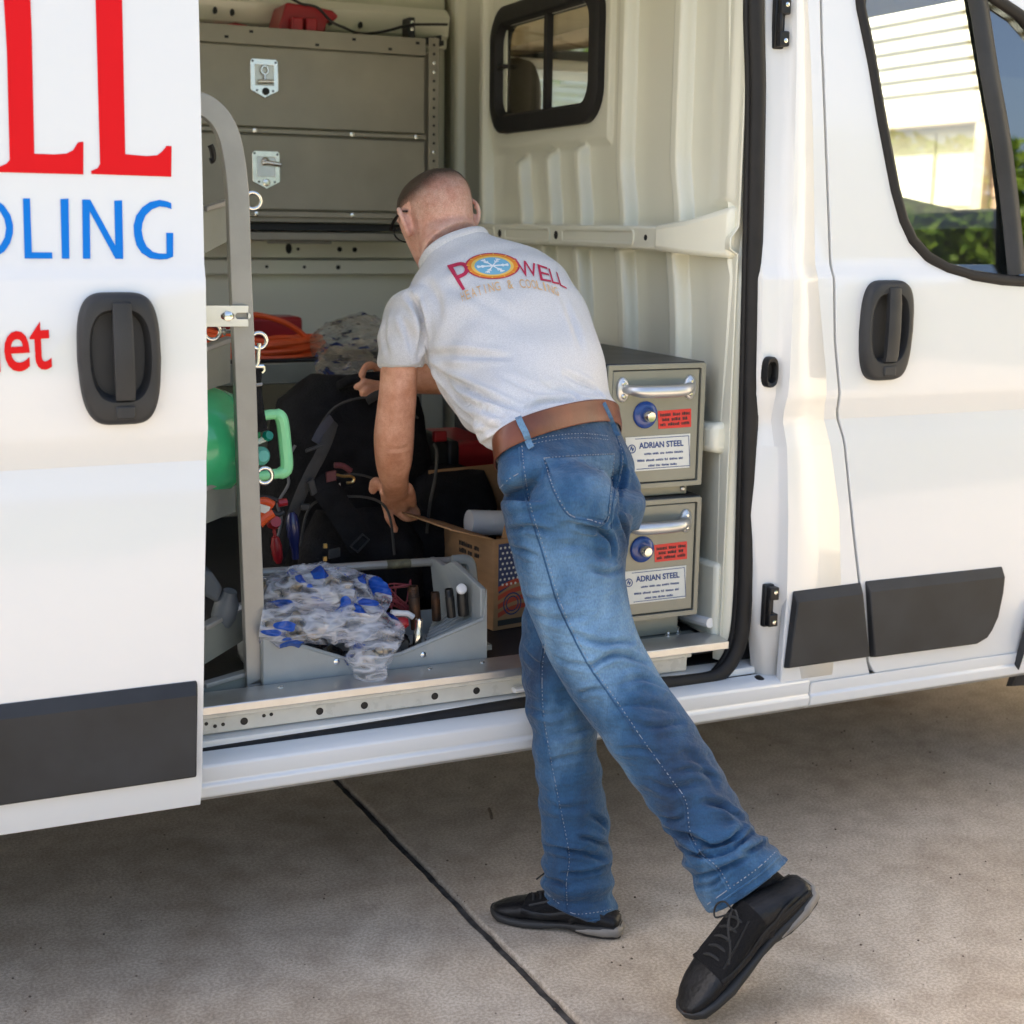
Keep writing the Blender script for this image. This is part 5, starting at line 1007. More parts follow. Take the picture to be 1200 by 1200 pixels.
band('shoulder_strap', [(0.812,0.520,0.678),(0.819,0.500,0.716),(0.833,0.480,0.784),(0.855,0.470,0.847),(0.879,0.470,0.895),(0.904,0.480,0.931),(0.929,0.500,0.966),(0.956,0.540,1.000)], .014, 'strap', bk)
band('upper_strap', [(0.905,0.500,0.957),(0.924,0.510,0.984),(0.954,0.540,1.002)], .017, mat('slate_webbing', (.06, .06, .075), .8, bump=.3, bscale=400), bk)
band('padded_strap', [(0.901,0.490,0.880),(0.922,0.475,0.846),(0.949,0.465,0.802),(0.975,0.460,0.758),(0.995,0.460,0.720)], .032, 'fabric', bk, .010)
b = MB(); b.tube([(0.965,0.450,0.724),(0.994,0.450,0.750),(1.009,0.450,0.737),(0.982,0.450,0.709)], .003, 6, closed=True); b.build('strap_buckle', 'mould', bk)
b = MB(); b.obox((0.884,0.455,0.955), (.02, 0, .006), (0, .004, 0), (0, 0, .004)); b.build('strap_slider', 'mould', bk, bevel=.002)
b = MB(); b.obox((0.877,0.450,0.867), (.007, 0, .004), (0, .005, 0), (-.004, 0, .016)); b.build('strap_slider', 'mould', bk, bevel=.002)
b = MB(); b.obox((0.860,0.450,0.823), (.010, 0, 0), (0, .004, 0), (0, 0, .007)); b.build('strap_slider', 'mould', bk, bevel=.002)
b = MB(); b.box(Vector((0.911,0.470,0.725)) - Vector((.004, .002, .005)), Vector((0.911,0.470,0.725)) + Vector((.004, .003, .005))); b.box(Vector((0.910,0.470,0.695)) - Vector((.004, .002, .005)), Vector((0.910,0.470,0.695)) + Vector((.004, .003, .005))); b.build('brass_stud', 'brass', bk)
b = MB(); b.obox((0.934,0.475,0.705), (.014, 0, .002), (0, .003, 0), (0, 0, .011)); b.build('leather_tab', 'strap', bk, bevel=.002)
b = MB(); b.tube(spline([(0.939,0.470,0.889),(0.955,0.470,0.884),(0.973,0.470,0.883),(0.981,0.470,0.877),(0.977,0.470,0.869),(0.963,0.470,0.868)], 4), .0035, 6); b.build('carabiner', 'brass', bk)
b = MB(); b.tube(spline([(0.938,0.480,0.909),(0.958,0.480,0.906),(0.977,0.480,0.893)], 4), .007, 8); b.obox((0.928,0.475,0.885), (.011, 0, .002), (0, .005, 0), (0, 0, .011)); b.build('tool_grip', mat('dull_maroon', (.10, .02, .025), .6), bk)
for nm, pts_ in (('zipper', [(0.930,0.585,0.973),(0.972,0.585,1.026),(1.041,0.585,1.047),(1.120,0.585,1.036),(1.180,0.585,0.993)]), ('zipper', [(0.891,0.500,0.849),(0.944,0.500,0.876),(1.001,0.500,0.880),(1.055,0.500,0.857),(1.089,0.500,0.806)]), ('piping', [(0.860,0.495,0.723),(0.877,0.495,0.802),(0.918,0.495,0.829),(1.020,0.495,0.826),(1.072,0.495,0.788),(1.087,0.495,0.684)])):
    b = MB(); b.tube(spline(pts_, 6), .0032, 6); b.build(nm, 'strap', bk, smooth=60)
b = MB(); b.tube(spline([(1.043,0.560,1.042),(1.075,0.560,1.057),(1.111,0.560,1.055),(1.141,0.560,1.034)], 5), (.003, .012), 8, flat=(0, 1, .3)); b.build('carry_loop', 'strap', bk, smooth=50)
b = MB(); b.tube([(0.953,0.490,0.865),(0.955,0.490,0.841)], .0022, 5); b.obox((0.955,0.490,0.831), (.004, 0, 0), (0, .0015, 0), (0, 0, .008)); b.build('zip_pull', 'alu', bk, bevel=.001)
b = MB(); b.tube(spline([(0.794,0.470,0.734),(0.810,0.470,0.792),(0.803,0.470,0.831),(0.828,0.470,0.876),(0.821,0.470,0.917),(0.845,0.470,0.961)], 6), .0035, 6); o = b.build('cable', mat('grey_cable', (.12, .12, .125), .6), local=(0.811,0.470,0.811)); tag(o, 'grey cable trailing up beside the backpack strap', 'cable')
b = MB(); b.lathe((0.790,0.430,0.714), (0.784,0.430,0.767) and Vector((0.784,0.430,0.767)) - Vector((0.790,0.430,0.714)), [(.006, -.01), (.011, 0), (.0125, .03), (.008, .05), (.004, .052), (.0035, .09)], 12); o = b.build('screwdriver', 'redplastic', local=(0.790,0.430,0.714)); tag(o, 'red handled screwdriver pointing up left of the blue handled one', 'screwdriver')
b = MB(); sdp = Vector((0.831,0.440,0.738)); sdq = Vector((0.826,0.440,0.810)); b.lathe(sdp, sdq - sdp, [(.008, -.03), (.010, 0), (.014, .02), (.015, .05), (.012, .07), (.006, .078)], 14); o = b.build('screwdriver', mat('navy_handle', (.012, .018, .09), .25, coat=.4), local=tuple(sdp)); tag(o, 'dark blue screwdriver handle standing in front of the backpack strap', 'screwdriver')
ot = empty('power_tool', (0.752,0.380,0.814), 'orange and black hand tool lying behind the rack post', 'power tool')
b = MB(); b.tube(spline([(0.731,0.380,0.853),(0.749,0.380,0.857),(0.768,0.380,0.847)], 4), .009, 8); b.tube(spline([(0.735,0.380,0.809),(0.749,0.380,0.822),(0.766,0.380,0.832)], 4), .013, 10); b.build('tool_body', 'orange', ot)
b = MB(); b.obox((0.744,0.375,0.842), (.013, 0, -.005), (0, .004, 0), (.003, 0, .008)); b.build('tool_label', 'label', ot)
b = MB(); b.tube(spline([(0.740,0.400,0.860),(0.762,0.400,0.860),(0.783,0.400,0.851)], 4), .006, 8); b.tube(spline([(0.733,0.390,0.825),(0.755,0.390,0.834),(0.780,0.390,0.823),(0.795,0.390,0.828)], 4), .006, 8); b.build('tool_cable', 'mould', ot)
b = MB(); b.lathe((0.774,0.400,0.804), (0, -1, .3), [(.012, -.02), (.016, 0), (.012, .02)], 10); b.tube([(0.785,0.400,0.846),(0.804,0.400,0.848)], .009, 8); b.build('tool_trigger', 'redplastic', ot)
rg = empty('cooler', (1.37, .80, .52), 'dark red cooler with black lid standing behind the cardboard box', 'cooler')
q = (1.332,0.720,0.905); b = MB(); b.box((q[0], .73, .525), (q[0] + .38, 1.0, q[2])); b.build('cooler_body', 'redplastic', rg, bevel=.015, seg=3)
b = MB(); b.box((q[0] - .02, .72, .525), (q[0] + .012, 1.0, q[2] + .005)); b.build('cooler_edge', 'black', rg, bevel=.008)
b = MB(); b.obox((1.296,0.740,0.922), (.018, 0, 0), (0, .01, 0), (0, 0, .014)); o = b.build('red_pouch', 'redplastic', bevel=.005, local=(1.296,0.740,0.922)); tag(o, 'small dark red pouch between backpack and cooler', 'pouch')
db = empty('duffel_bag', (1.32, .66, .52), 'black soft bag with corded seam standing between backpack and cardboard box', 'duffel bag')
blob('bag_body', [((1.27, .64, .525), .10, .07), ((1.27, .64, .56), .13, .10), ((1.27, .65, .76), .13, .10), ((1.28, .67, .84), .10, .07), ((1.28, .68, .86), .05, .03)], 'fabric', db)
b = MB(); b.tube(spline([(1.200,0.535,0.937),(1.209,0.535,0.916),(1.205,0.535,0.854),(1.192,0.535,0.793),(1.184,0.535,0.720)], 4), .004, 6); b.build('corded_seam', 'strap', db)

# ------------------------------------------------------------------ the man leaning into the van
def skinmat():
    m = bpy.data.materials.new('skin'); m.use_nodes = True; n = m.node_tree; b = n.nodes['Principled BSDF']; L = n.links.new
    tc = n.nodes.new('ShaderNodeTexCoord'); at = n.nodes.new('ShaderNodeAttribute'); at.attribute_name = 'tone'
    def nz(sc, det=4):
        t = n.nodes.new('ShaderNodeTexNoise'); t.inputs['Scale'].default_value = sc; t.inputs['Detail'].default_value = det; L(tc.outputs['Object'], t.inputs['Vector']); return t.outputs[0]
    def mx(a, c_, f=None, fac=.5, mode='MIX'):
        x = n.nodes.new('ShaderNodeMixRGB'); x.blend_type = mode; x.inputs[0].default_value = fac
        for k, v in ((1, a), (2, c_)):
            if isinstance(v, tuple): x.inputs[k].default_value = (*v, 1)
            else: L(v, x.inputs[k])
        if f is not None: L(f, x.inputs[0])
        return x.outputs[0]
    def ramp(src, p0, c0, p1, c1):
        q = n.nodes.new('ShaderNodeValToRGB'); e = q.color_ramp.elements; e[0].position = p0; e[1].position = p1; e[0].color = (*c0, 1); e[1].color = (*c1, 1); L(src, q.inputs[0]); return q.outputs[0]
    tan = ramp(nz(24, 6), .35, (.62, .285, .165), .65, (.77, .405, .265)); pink = ramp(nz(30, 6), .35, (.76, .40, .30), .65, (.86, .55, .44))
    c = mx(tan, pink, at.outputs['Fac']); c = mx(c, ramp(nz(110, 3), .38, (.84, .72, .65), .56, (1, 1, 1)), None, .45, 'MULTIPLY'); c = mx(c, ramp(nz(420, 2), .36, (.70, .58, .50), .52, (1, 1, 1)), None, .35, 'MULTIPLY')
    L(c, b.inputs['Base Color']); b.inputs['Roughness'].default_value = .46; b.inputs['Subsurface Weight'].default_value = .06; b.inputs['Subsurface Radius'].default_value = (.010, .004, .002); b.inputs['Subsurface Scale'].default_value = 1.0
    bp = n.nodes.new('ShaderNodeBump'); bp.inputs['Strength'].default_value = .22; bp.inputs['Distance'].default_value = .006; L(nz(300, 4), bp.inputs['Height']); L(bp.outputs[0], b.inputs['Normal']); return m
M['skin'] = skinmat()
def knit():
    m = mat('grey_heather_jersey', (0.57, 0.565, 0.575), 0.92, col2=(0.72, 0.715, 0.725), vscale=420, bump=0.12, bscale=500, sheen=0.15); return m
M['shirt'] = knit()
def denim():
    m = bpy.data.materials.new('blue_denim'); m.use_nodes = True; n = m.node_tree; b = n.nodes['Principled BSDF']; L = n.links.new
    tc = n.nodes.new('ShaderNodeTexCoord'); at = n.nodes.new('ShaderNodeAttribute'); at.attribute_name = 'wear'
    def nz(sc, det=4, st=None):
        t = n.nodes.new('ShaderNodeTexNoise'); t.inputs['Scale'].default_value = sc; t.inputs['Detail'].default_value = det
        if st:
            mp = n.nodes.new('ShaderNodeMapping'); mp.inputs['Scale'].default_value = st; L(tc.outputs['Object'], mp.inputs[0]); L(mp.outputs[0], t.inputs['Vector'])
        else: L(tc.outputs['Object'], t.inputs['Vector'])
        return t.outputs[0]
    ad = n.nodes.new('ShaderNodeMath'); ad.operation = 'MULTIPLY_ADD'; L(nz(9, 6, (1, 1, .45)), ad.inputs[0]); ad.inputs[1].default_value = 1.3; ad.inputs[2].default_value = -0.62
    sm_ = n.nodes.new('ShaderNodeMath'); sm_.operation = 'ADD'; L(ad.outputs[0], sm_.inputs[0]); L(at.outputs['Fac'], sm_.inputs[1])
    r = n.nodes.new('ShaderNodeValToRGB'); e = r.color_ramp.elements; e[0].position = 0.0; e[0].color = (0.003, 0.016, 0.050, 1); e[1].position = 1.0; e[1].color = (0.22, 0.39, 0.57, 1)
    k = r.color_ramp.elements.new(0.42); k.color = (0.016, 0.080, 0.180, 1)
    L(sm_.outputs[0], r.inputs[0])
    g = n.nodes.new('ShaderNodeMixRGB'); g.blend_type = 'MULTIPLY'; g.inputs[0].default_value = 0.55
    gr_ = n.nodes.new('ShaderNodeValToRGB'); gr_.color_ramp.elements[0].position = 0.3; gr_.color_ramp.elements[0].color = (.45, .48, .55, 1); gr_.color_ramp.elements[1].position = 0.65; L(nz(420, 2, (1, 1, .35)), gr_.inputs[0])
    L(r.outputs[0], g.inputs[1]); L(gr_.outputs[0], g.inputs[2]); L(g.outputs[0], b.inputs['Base Color'])
    b.inputs['Roughness'].default_value = 0.85; b.inputs['Sheen Weight'].default_value = 0.12
    bp = n.nodes.new('ShaderNodeBump'); bp.inputs['Strength'].default_value = 0.25; bp.inputs['Distance'].default_value = 0.003; L(nz(500, 3), bp.inputs['Height'])
    b2 = n.nodes.new('ShaderNodeBump'); b2.inputs['Strength'].default_value = 0.55; b2.inputs['Distance'].default_value = 0.02; L(nz(26, 3, (1, 1, 2.2)), b2.inputs['Height']); L(b2.outputs[0], bp.inputs['Normal']); L(bp.outputs[0], b.inputs['Normal'])
    return m
M['denim'] = denim()
M['leather'] = mat('brown_leather', (0.15, 0.046, 0.022), 0.38, var=0.25, vscale=14, bump=0.08, bscale=180)
M['shoe'] = mat('black_shoe', (0.009, 0.009, 0.010), 0.42, var=0.45, vscale=26, bump=0.2, bscale=130, spec=0.3)
M['shoemesh'] = mat('black_mesh', (0.010, 0.010, 0.011), 0.85, bump=0.6, bscale=500, spec=0.2)
M['lacemat'] = mat('dark_lace', (0.022, 0.022, 0.022), 0.9, bump=0.3, bscale=800)
M['sole'] = mat('dark_sole', (0.018, 0.0175, 0.017), 0.6, var=0.3, vscale=30)
M['solegrey'] = mat('grey_heel_pad', (0.21, 0.19, 0.165), 0.5, var=0.15, vscale=30)
M['thread'] = mat('pale_thread', (0.22, 0.25, 0.30), 0.9, var=0.3, vscale=200)

EYE = Vector((0, -2.56, 1.45))
def snap(p, tree, off=0.0):
    """lay a point of a seam or print on to the garment below it"""
    d = (Vector(p) - EYE).normalized(); h = tree.ray_cast(EYE, d)
    if h[0] is None: return None
    nrm = h[1] if h[1].dot(d) < 0 else -h[1]
    return h[0] + nrm*off, nrm
def rings_from(defs, k=8, e=2.3, n=40, scale=1.0, fold=None):
    """defs: (one edge, other edge, half thickness[, thickness direction]); returns interpolated elliptical sections
    whose overall width equals the distance between the two edge points"""
    C0_ = [(Vector(d[0]) + Vector(d[1]))/2 for d in defs]; LA = []; TH = []
    for i, d in enumerate(defs):
        la = (Vector(d[1]) - Vector(d[0]))/2; tg = (C0_[min(i+1, len(defs)-1)] - C0_[max(i-1, 0)]).normalized()
        th = (Vector(d[3]) if len(d) > 3 else la.cross(tg)).normalized()*d[2]
        vd = (C0_[i] - EYE).normalized(); lp = la - vd*la.dot(vd); u = lp.normalized(); ta = th.dot(u)
        f = math.sqrt(max(.2, 1 - (ta/lp.length)**2)); LA.append(la*f); TH.append(th)
    Cs = spline(C0_, k); Ls = spline(LA, k); Ts = spline(TH, k); out = []; N = len(Cs)
    for i in range(N):
        ring = []
        for q_ in range(n):
            a = 2*math.pi*q_/n; c, s_ = math.cos(a), math.sin(a)
            c = abs(c)**(2/e)*(1 if c >= 0 else -1); s_ = abs(s_)**(2/e)*(1 if s_ >= 0 else -1)
            p = Cs[i] + Ls[i]*c*scale + Ts[i]*s_*scale
            if fold: p = p + (p - Cs[i]).normalized()*fold(i/(N-1), a, p)
            ring.append(p)
        out.append(ring)
    return out
def wrinkle(me, folds, tree, w_=.008, amp=.005):
    """press creases into a garment along given lines (valley with a raised shoulder on each side)"""
    import numpy as np
    n_ = len(me.vertices); co = np.empty(n_*3); me.vertices.foreach_get('co', co); co = co.reshape(-1, 3); nr = np.empty(n_*3); me.vertices.foreach_get('normal', nr); nr = nr.reshape(-1, 3)
    disp = np.zeros(n_)
    for fd in folds:
        pts, kw, ka = fd; P = [h[0] for h in (snap(p, tree) for p in spline(pts, 10)) if h]
        if len(P) < 4: continue
        P = np.array([tuple(p) for p in P]); d2 = ((co[:, None, :] - P[None])**2).sum(2); j = d2.argmin(1); d = np.sqrt(d2.min(1)); t = j/(len(P)-1)
        en = np.clip(np.sin(np.pi*(t*.94 + .03)), 0, 1)**.6; W_ = w_*kw
        disp += amp*ka*en*(-np.exp(-(d/W_)**2) + .55*np.exp(-((d - 2.0*W_)/(1.1*W_))**2))
    co += nr*disp[:, None]; me.vertices.foreach_set('co', co.ravel()); me.update()
def fuse(mb, vox, smooth=3, fac=0.5):
    bmesh.ops.recalc_face_normals(mb.bm, faces=mb.bm.faces[:])
    me = bpy.data.meshes.new('tmp'); mb.bm.to_mesh(me); mb.bm.free(); o = bpy.data.objects.new('tmp', me); COL.objects.link(o)
    r_ = o.modifiers.new('r', 'REMESH'); r_.mode = 'VOXEL'; r_.voxel_size = vox
    if smooth:
        s_ = o.modifiers.new('s', 'SMOOTH'); s_.iterations = smooth; s_.factor = fac
    dg = bpy.context.evaluated_depsgraph_get(); m2 = bpy.data.meshes.new_from_object(o.evaluated_get(dg)); bpy.data.objects.remove(o); bpy.data.meshes.remove(me)
    return m2
def meshobj(name, me, m, parent):
    off = wpos(parent) if parent is not None else Vector()
    if off.length: me.transform(Matrix.Translation(-off))
    me.name = name; o = bpy.data.objects.new(name, me); link(o, parent)
    me.materials.clear(); me.materials.append(M[m] if isinstance(m, str) else m)
    for p in me.polygons: p.use_smooth = True
    return o

leftleg = [[(1.084,-0.130,0.932),(1.366,-0.130,0.878)] + [.105], [(1.094,-0.145,0.859),(1.347,-0.145,0.795)] + [.10], [(1.108,-0.170,0.779),(1.335,-0.170,0.740)] + [.093], [(1.129,-0.205,0.692),(1.344,-0.205,0.651)] + [.086], [(1.160,-0.240,0.613),(1.372,-0.240,0.573)] + [.080], [(1.197,-0.285,0.545),(1.407,-0.285,0.503)] + [.075], [(1.225,-0.330,0.486),(1.437,-0.330,0.445)] + [.070], [(1.260,-0.365,0.418),(1.468,-0.365,0.377)] + [.066], [(1.296,-0.400,0.361),(1.491,-0.400,0.324)] + [.063], [(1.323,-0.430,0.304),(1.496,-0.430,0.300)] + [.062], [(1.337,-0.455,0.252),(1.518,-0.455,0.284)] + [.063], [(1.365,-0.480,0.177),(1.537,-0.480,0.263)] + [.064]]
rightleg = [[(1.251,0.020,0.884),(1.459,0.020,0.833)] + [.095], [(1.210,0.000,0.729),(1.397,0.000,0.693)] + [.088], [(1.176,-0.030,0.639),(1.357,-0.030,0.601)] + [.083], [(1.166,-0.055,0.547),(1.336,-0.055,0.523)] + [.077], [(1.174,-0.080,0.453),(1.326,-0.080,0.433)] + [.070], [(1.182,-0.095,0.356),(1.333,-0.095,0.338)] + [.067], [(1.191,-0.105,0.265),(1.347,-0.105,0.248)] + [.066], [(1.196,-0.115,0.173),(1.351,-0.115,0.155)] + [.066], [(1.191,-0.120,0.110),(1.359,-0.120,0.068)] + [.068], [(1.195,-0.125,0.067),(1.367,-0.125,-0.010)] + [.070]]
TV = (-.42, -.80, .44)                                        # direction of the back of the waist
pelvis = [[(1.109,-0.045,1.013),(1.443,0.080,1.043)] + [.112, TV], [(1.105,-0.060,0.981),(1.448,0.060,1.007)] + [.118, TV], [(1.096,-0.090,0.946),(1.471,0.040,0.940)] + [.122, (-.42, -.86, .25)], [(1.106,-0.100,0.900),(1.474,0.020,0.878)] + [.12], [(1.116,-0.110,0.850),(1.453,0.000,0.815)] + [.10]]
def lf(s_, a, p):
    q_ = noise.noise(p*7); g = .0
    for c0_, w_, am in ((.02, .10, .0018), (.62, .12, .0022), (.80, .07, .0036), (.90, .06, .0045), (.97, .04, .0018)):
        g += am*math.exp(-((s_ - c0_)/w_)**2)
    return g*(math.sin(s_*95 + 2.2*math.sin(a + .7) + q_*3.2) + .5*math.sin(s_*58 - 2*a + 4*q_)) + .003*noise.noise(p*13)
def rf(s_, a, p):
    q_ = noise.noise(p*8); g = .0015
    for c0_, w_, am in ((.45, .15, .0016), (.84, .10, .0032), (.95, .05, .0025)): g += am*math.exp(-((s_ - c0_)/w_)**2)
    return g*(math.sin(s_*80 + 2*math.sin(a + 2) + q_*3) + .4*math.sin(s_*50 + 2*a)) + .003*noise.noise(p*13)
b = MB(); b.loft(rings_from(leftleg, 12, 2.25, 56, fold=lf)); b.loft(rings_from(rightleg, 12, 2.25, 56, fold=rf))
b.loft(rings_from(pelvis, 10, 2.3, 44))
hipf = (1.159,-0.085,0.914); b.lathe(hipf, (.1, 0, 1), [(.001, -.10), (.035, -.07), (.048, -.02), (.048, .03), (.035, .07), (.001, .10)], 18)
bt = (1.218,-0.170,0.922); b.lathe(bt, (0, 0, 1), [(.001, -.085), (.06, -.06), (.085, -.02), (.085, .02), (.06, .06), (.001, .085)], 20)
bt2 = (1.393,0.000,0.900); b.lathe(bt2, (0, 0, 1), [(.001, -.08), (.045, -.055), (.062, -.02), (.062, .02), (.045, .055), (.001, .08)], 20)
jme = fuse(b, .0045, 3)

shirtdef = [[(1.124,-0.055,0.971),(1.419,0.055,0.996)] + [.10, TV], [(1.109,-0.050,0.993),(1.441,0.070,1.026)] + [.116, TV], [(1.108,-0.030,1.011),(1.450,0.085,1.048)] + [.126, TV], [(1.096,0.030,1.044),(1.459,0.130,1.084)] + [.128, TV], [(1.084,0.100,1.091),(1.468,0.190,1.132)] + [.124], [(1.070,0.170,1.146),(1.474,0.250,1.189)] + [.126], [(1.056,0.220,1.199),(1.473,0.310,1.248)] + [.126], [(1.044,0.270,1.254),(1.463,0.370,1.303)] + [.120], [(1.040,0.310,1.301),(1.436,0.420,1.349)] + [.108], [(1.076,0.340,1.341),(1.364,0.420,1.386)] + [.085], [(1.105,0.370,1.367),(1.289,0.420,1.408)] + [.064], [(1.113,0.380,1.375),(1.280,0.425,1.416)] + [.058]]
def sf(s_, a, p):
    q_ = noise.noise(p*5); w_ = .0052*math.exp(-((s_ - .22)/.10)**2) + .0016
    w2 = .0045*math.exp(-((s_ - .55)/.16)**2)*max(0, -math.cos(a))
    return w_*(math.sin(s_*48 + 2.4*math.sin(a*1 + 1.0) + 3.0*q_) + .4*math.sin(7*a + 3*q_)) + w2*math.sin(s_*60 + 5*a + 3*q_) + .003*noise.noise(p*10)
def sl_f(s_, a, p): return .0025*math.sin(s_*22 + 2*a + 4*noise.noise(p*9)) + .002*noise.noise(p*16)
sleeve = [[(1.092,0.340,1.312),(1.188,0.340,1.270)] + [.07], [(1.028,0.325,1.304),(1.138,0.325,1.268)] + [.074], [(0.997,0.315,1.256),(1.110,0.315,1.236)] + [.073], [(0.984,0.305,1.199),(1.091,0.305,1.189)] + [.068], [(0.982,0.300,1.146),(1.079,0.300,1.146)] + [.064]]
def bar(pts, rr, n=18):
    P = spline(pts, 6); q_ = []
    for i in range(len(P)):
        t = i/(len(P)-1)*(len(rr)-1); j = min(int(t), len(rr)-2); q_.append(rr[j] + (rr[j+1]-rr[j])*(t-j))
    return P, q_
RS = Vector((1.417,0.420,1.312)); RE = Vector((1.355, .64, 1.085))
b = MB(); b.loft(rings_from(shirtdef, 9, 2.35, 52, fold=sf)); b.loft(rings_from(sleeve, 8, 2.2, 40, fold=sl_f))
P, q_ = bar([RS + Vector((-.06, .0, .0)), RS, RS + (RE - RS)*.28, RS + (RE - RS)*.55], [.06, .07, .068, .064]); b.tube(P, q_, 20)
sme = fuse(b, .005, 4)

# body: one continuous skin mesh (head, neck, arms, hands; torso and legs under the clothes)
b = MB()
b.loft(rings_from(shirtdef[:-4], 5, 2.3, 30, scale=.84)); b.loft(rings_from(leftleg, 5, 2.2, 24, scale=.62)); b.loft(rings_from(rightleg, 5, 2.2, 24, scale=.62)); b.loft(rings_from(pelvis, 4, 2.2, 24, scale=.84))
larm = [[(1.061,0.330,1.287),(1.134,0.330,1.260)] + [.05], [(1.003,0.310,1.211),(1.085,0.310,1.204)] + [.05], [(0.989,0.300,1.157),(1.073,0.300,1.153)] + [.048], [(0.982,0.295,1.094),(1.067,0.295,1.091)] + [.045], [(0.974,0.295,1.035),(1.063,0.295,1.033)] + [.042], [(0.973,0.305,0.993),(1.065,0.305,0.989)] + [.041], [(0.985,0.335,0.949),(1.072,0.335,0.948)] + [.041], [(1.004,0.375,0.907),(1.079,0.375,0.908)] + [.037], [(1.031,0.425,0.870),(1.097,0.425,0.871)] + [.030], [(1.049,0.465,0.843),(1.110,0.465,0.846)] + [.024], [(1.058,0.485,0.827),(1.119,0.485,0.829)] + [.020]]
b.loft(rings_from(larm, 7, 2.15, 28))
W = Vector((1.161,0.700,1.071))
P, q_ = bar([RS, RS + (RE-RS)*.5, RE, RE + (W-RE)*.3, RE + (W-RE)*.65, W, W + (W-RE).normalized()*.02], [.052, .05, .044, .045, .038, .029, .026]); b.tube(P, q_, 22)
def finger(pts, r0, r1):
    P = spline(pts, 6); n_ = len(P); b.tube(P, [(r0 + (r1 - r0)*i/(n_-1))*(1 + .09*math.cos(i/(n_-1)*math.pi*4)) for i in range(n_)], 10); b.lathe(P[-1], P[-1] - P[-2], [(r1, -.002), (r1*.8, r1*.55), (r1*.3, r1*.85), (.0005, r1*.95)], 10)
# left hand reaching down, back of the hand to the viewer
kn = [(1.082,0.535,0.796),(1.107,0.545,0.782),(1.130,0.550,0.780),(1.148,0.545,0.794)]; wr = [(1.059,0.475,0.847),(1.078,0.480,0.841),(1.094,0.480,0.840),(1.109,0.475,0.846)]
for a, c_ in zip(wr, kn): b.tube(spline([a, (Vector(a) + Vector(c_))/2 + Vector((0, -.006, .003)), c_], 4), [.0165, .0165, .016, .0155, .015, .0145, .014, .0135, .013], 12)
finger([kn[0]] + [(1.084,0.530,0.774),(1.095,0.535,0.752),(1.105,0.540,0.733)], .0115, .0086)
finger([kn[1]] + [(1.124,0.545,0.766),(1.147,0.555,0.756),(1.170,0.570,0.756)], .0112, .0088)
finger([kn[2]] + [(1.151,0.560,0.766),(1.170,0.570,0.758),(1.185,0.580,0.759)], .0106, .0082)
finger([kn[3]] + [(1.161,0.550,0.777),(1.165,0.555,0.766),(1.162,0.560,0.756)], .0094, .0074)
finger([(1.063,0.485,0.843),(1.048,0.490,0.859),(1.037,0.495,0.859),(1.038,0.505,0.839)], .0140, .0098)
# right hand closed round the backpack handle
wv = (W - RE).normalized(); Wp = Vector((1.130,0.700,1.072))
for dz in (-.022, -.008, .008, .022): b.tube(spline([W + Vector((0, 0, dz*.7)), Wp + Vector((0, 0, dz))], 4), .0155, 10)
finger([(1.126,0.690,1.090),(1.099,0.680,1.111),(1.075,0.665,1.109),(1.064,0.660,1.091)], .0112, .0086)
finger([(1.127,0.680,1.068),(1.090,0.665,1.073),(1.063,0.655,1.071),(1.051,0.660,1.063)], .0104, .0086)
finger([(1.127,0.680,1.056),(1.092,0.660,1.059),(1.069,0.650,1.055),(1.066,0.660,1.046)], .0102, .0085)
finger([(1.127,0.680,1.043),(1.101,0.660,1.047),(1.082,0.650,1.042),(1.083,0.660,1.033)], .0096, .0080)
# neck and head
HC = Vector((1.190, .492, 1.461)); hf = Vector((-.10, .90, -.40)).normalized(); hr_ = Vector((1, .06, .17)); hr_ = (hr_ - hf*hr_.dot(hf)).normalized(); hu = hr_.cross(hf)
def hl_(x, y, z): return HC + hr_*x + hf*y + hu*z
b.loft(rings_from([[(1.111,0.390,1.380),(1.274,0.440,1.425)] + [.060], [(1.120,0.430,1.409),(1.272,0.475,1.448)] + [.060], [(1.125,0.460,1.438),(1.278,0.500,1.478)] + [.062]], 6, 2.2, 28))
hd_ = [(.121,.012,.01,-.035),(.116,.036,.038,-.062),(.104,.056,.062,-.084),(.085,.069,.080,-.098),(.06,.0765,.090,-.1055),(.035,.079,.095,-.1065),(.01,.0775,.097,-.102),(-.02,.074,.095,-.092),(-.045,.069,.092,-.076),(-.07,.062,.090,-.05),(-.09,.052,.088,-.012),(-.108,.036,.082,.03),(-.118,.016,.072,.045)]
rg_ = []
for z, w_, f_, k_ in [(z*(.80 if z > 0 else 1), w_, f_, k_) for z, w_, f_, k_ in hd_]: rg_.append([hl_(w_*x, (f_+k_)/2 + (f_-k_)/2*y, z) for x, y in superell(0, 0, 1, 1, 2.25, 32)])
b.loft(rg_)
b.tube([hl_(0, .088, .022), hl_(0, .100, .0), hl_(0, .112, -.022), hl_(0, .100, -.032)], [.009, .011, .014, .010], 10)
b.tube([hl_(-.05, .078, .036), hl_(-.02, .093, .036), hl_(.02, .093, .036), hl_(.05, .078, .036)], .009, 8)
b.tube([hl_(-.022, .086, -.056), hl_(0, .096, -.053), hl_(.022, .086, -.056)], [.006, .008, .006], 8); b.tube([hl_(-.018, .085, -.066), hl_(0, .094, -.067), hl_(.018, .085, -.066)], [.006, .008, .006], 8)
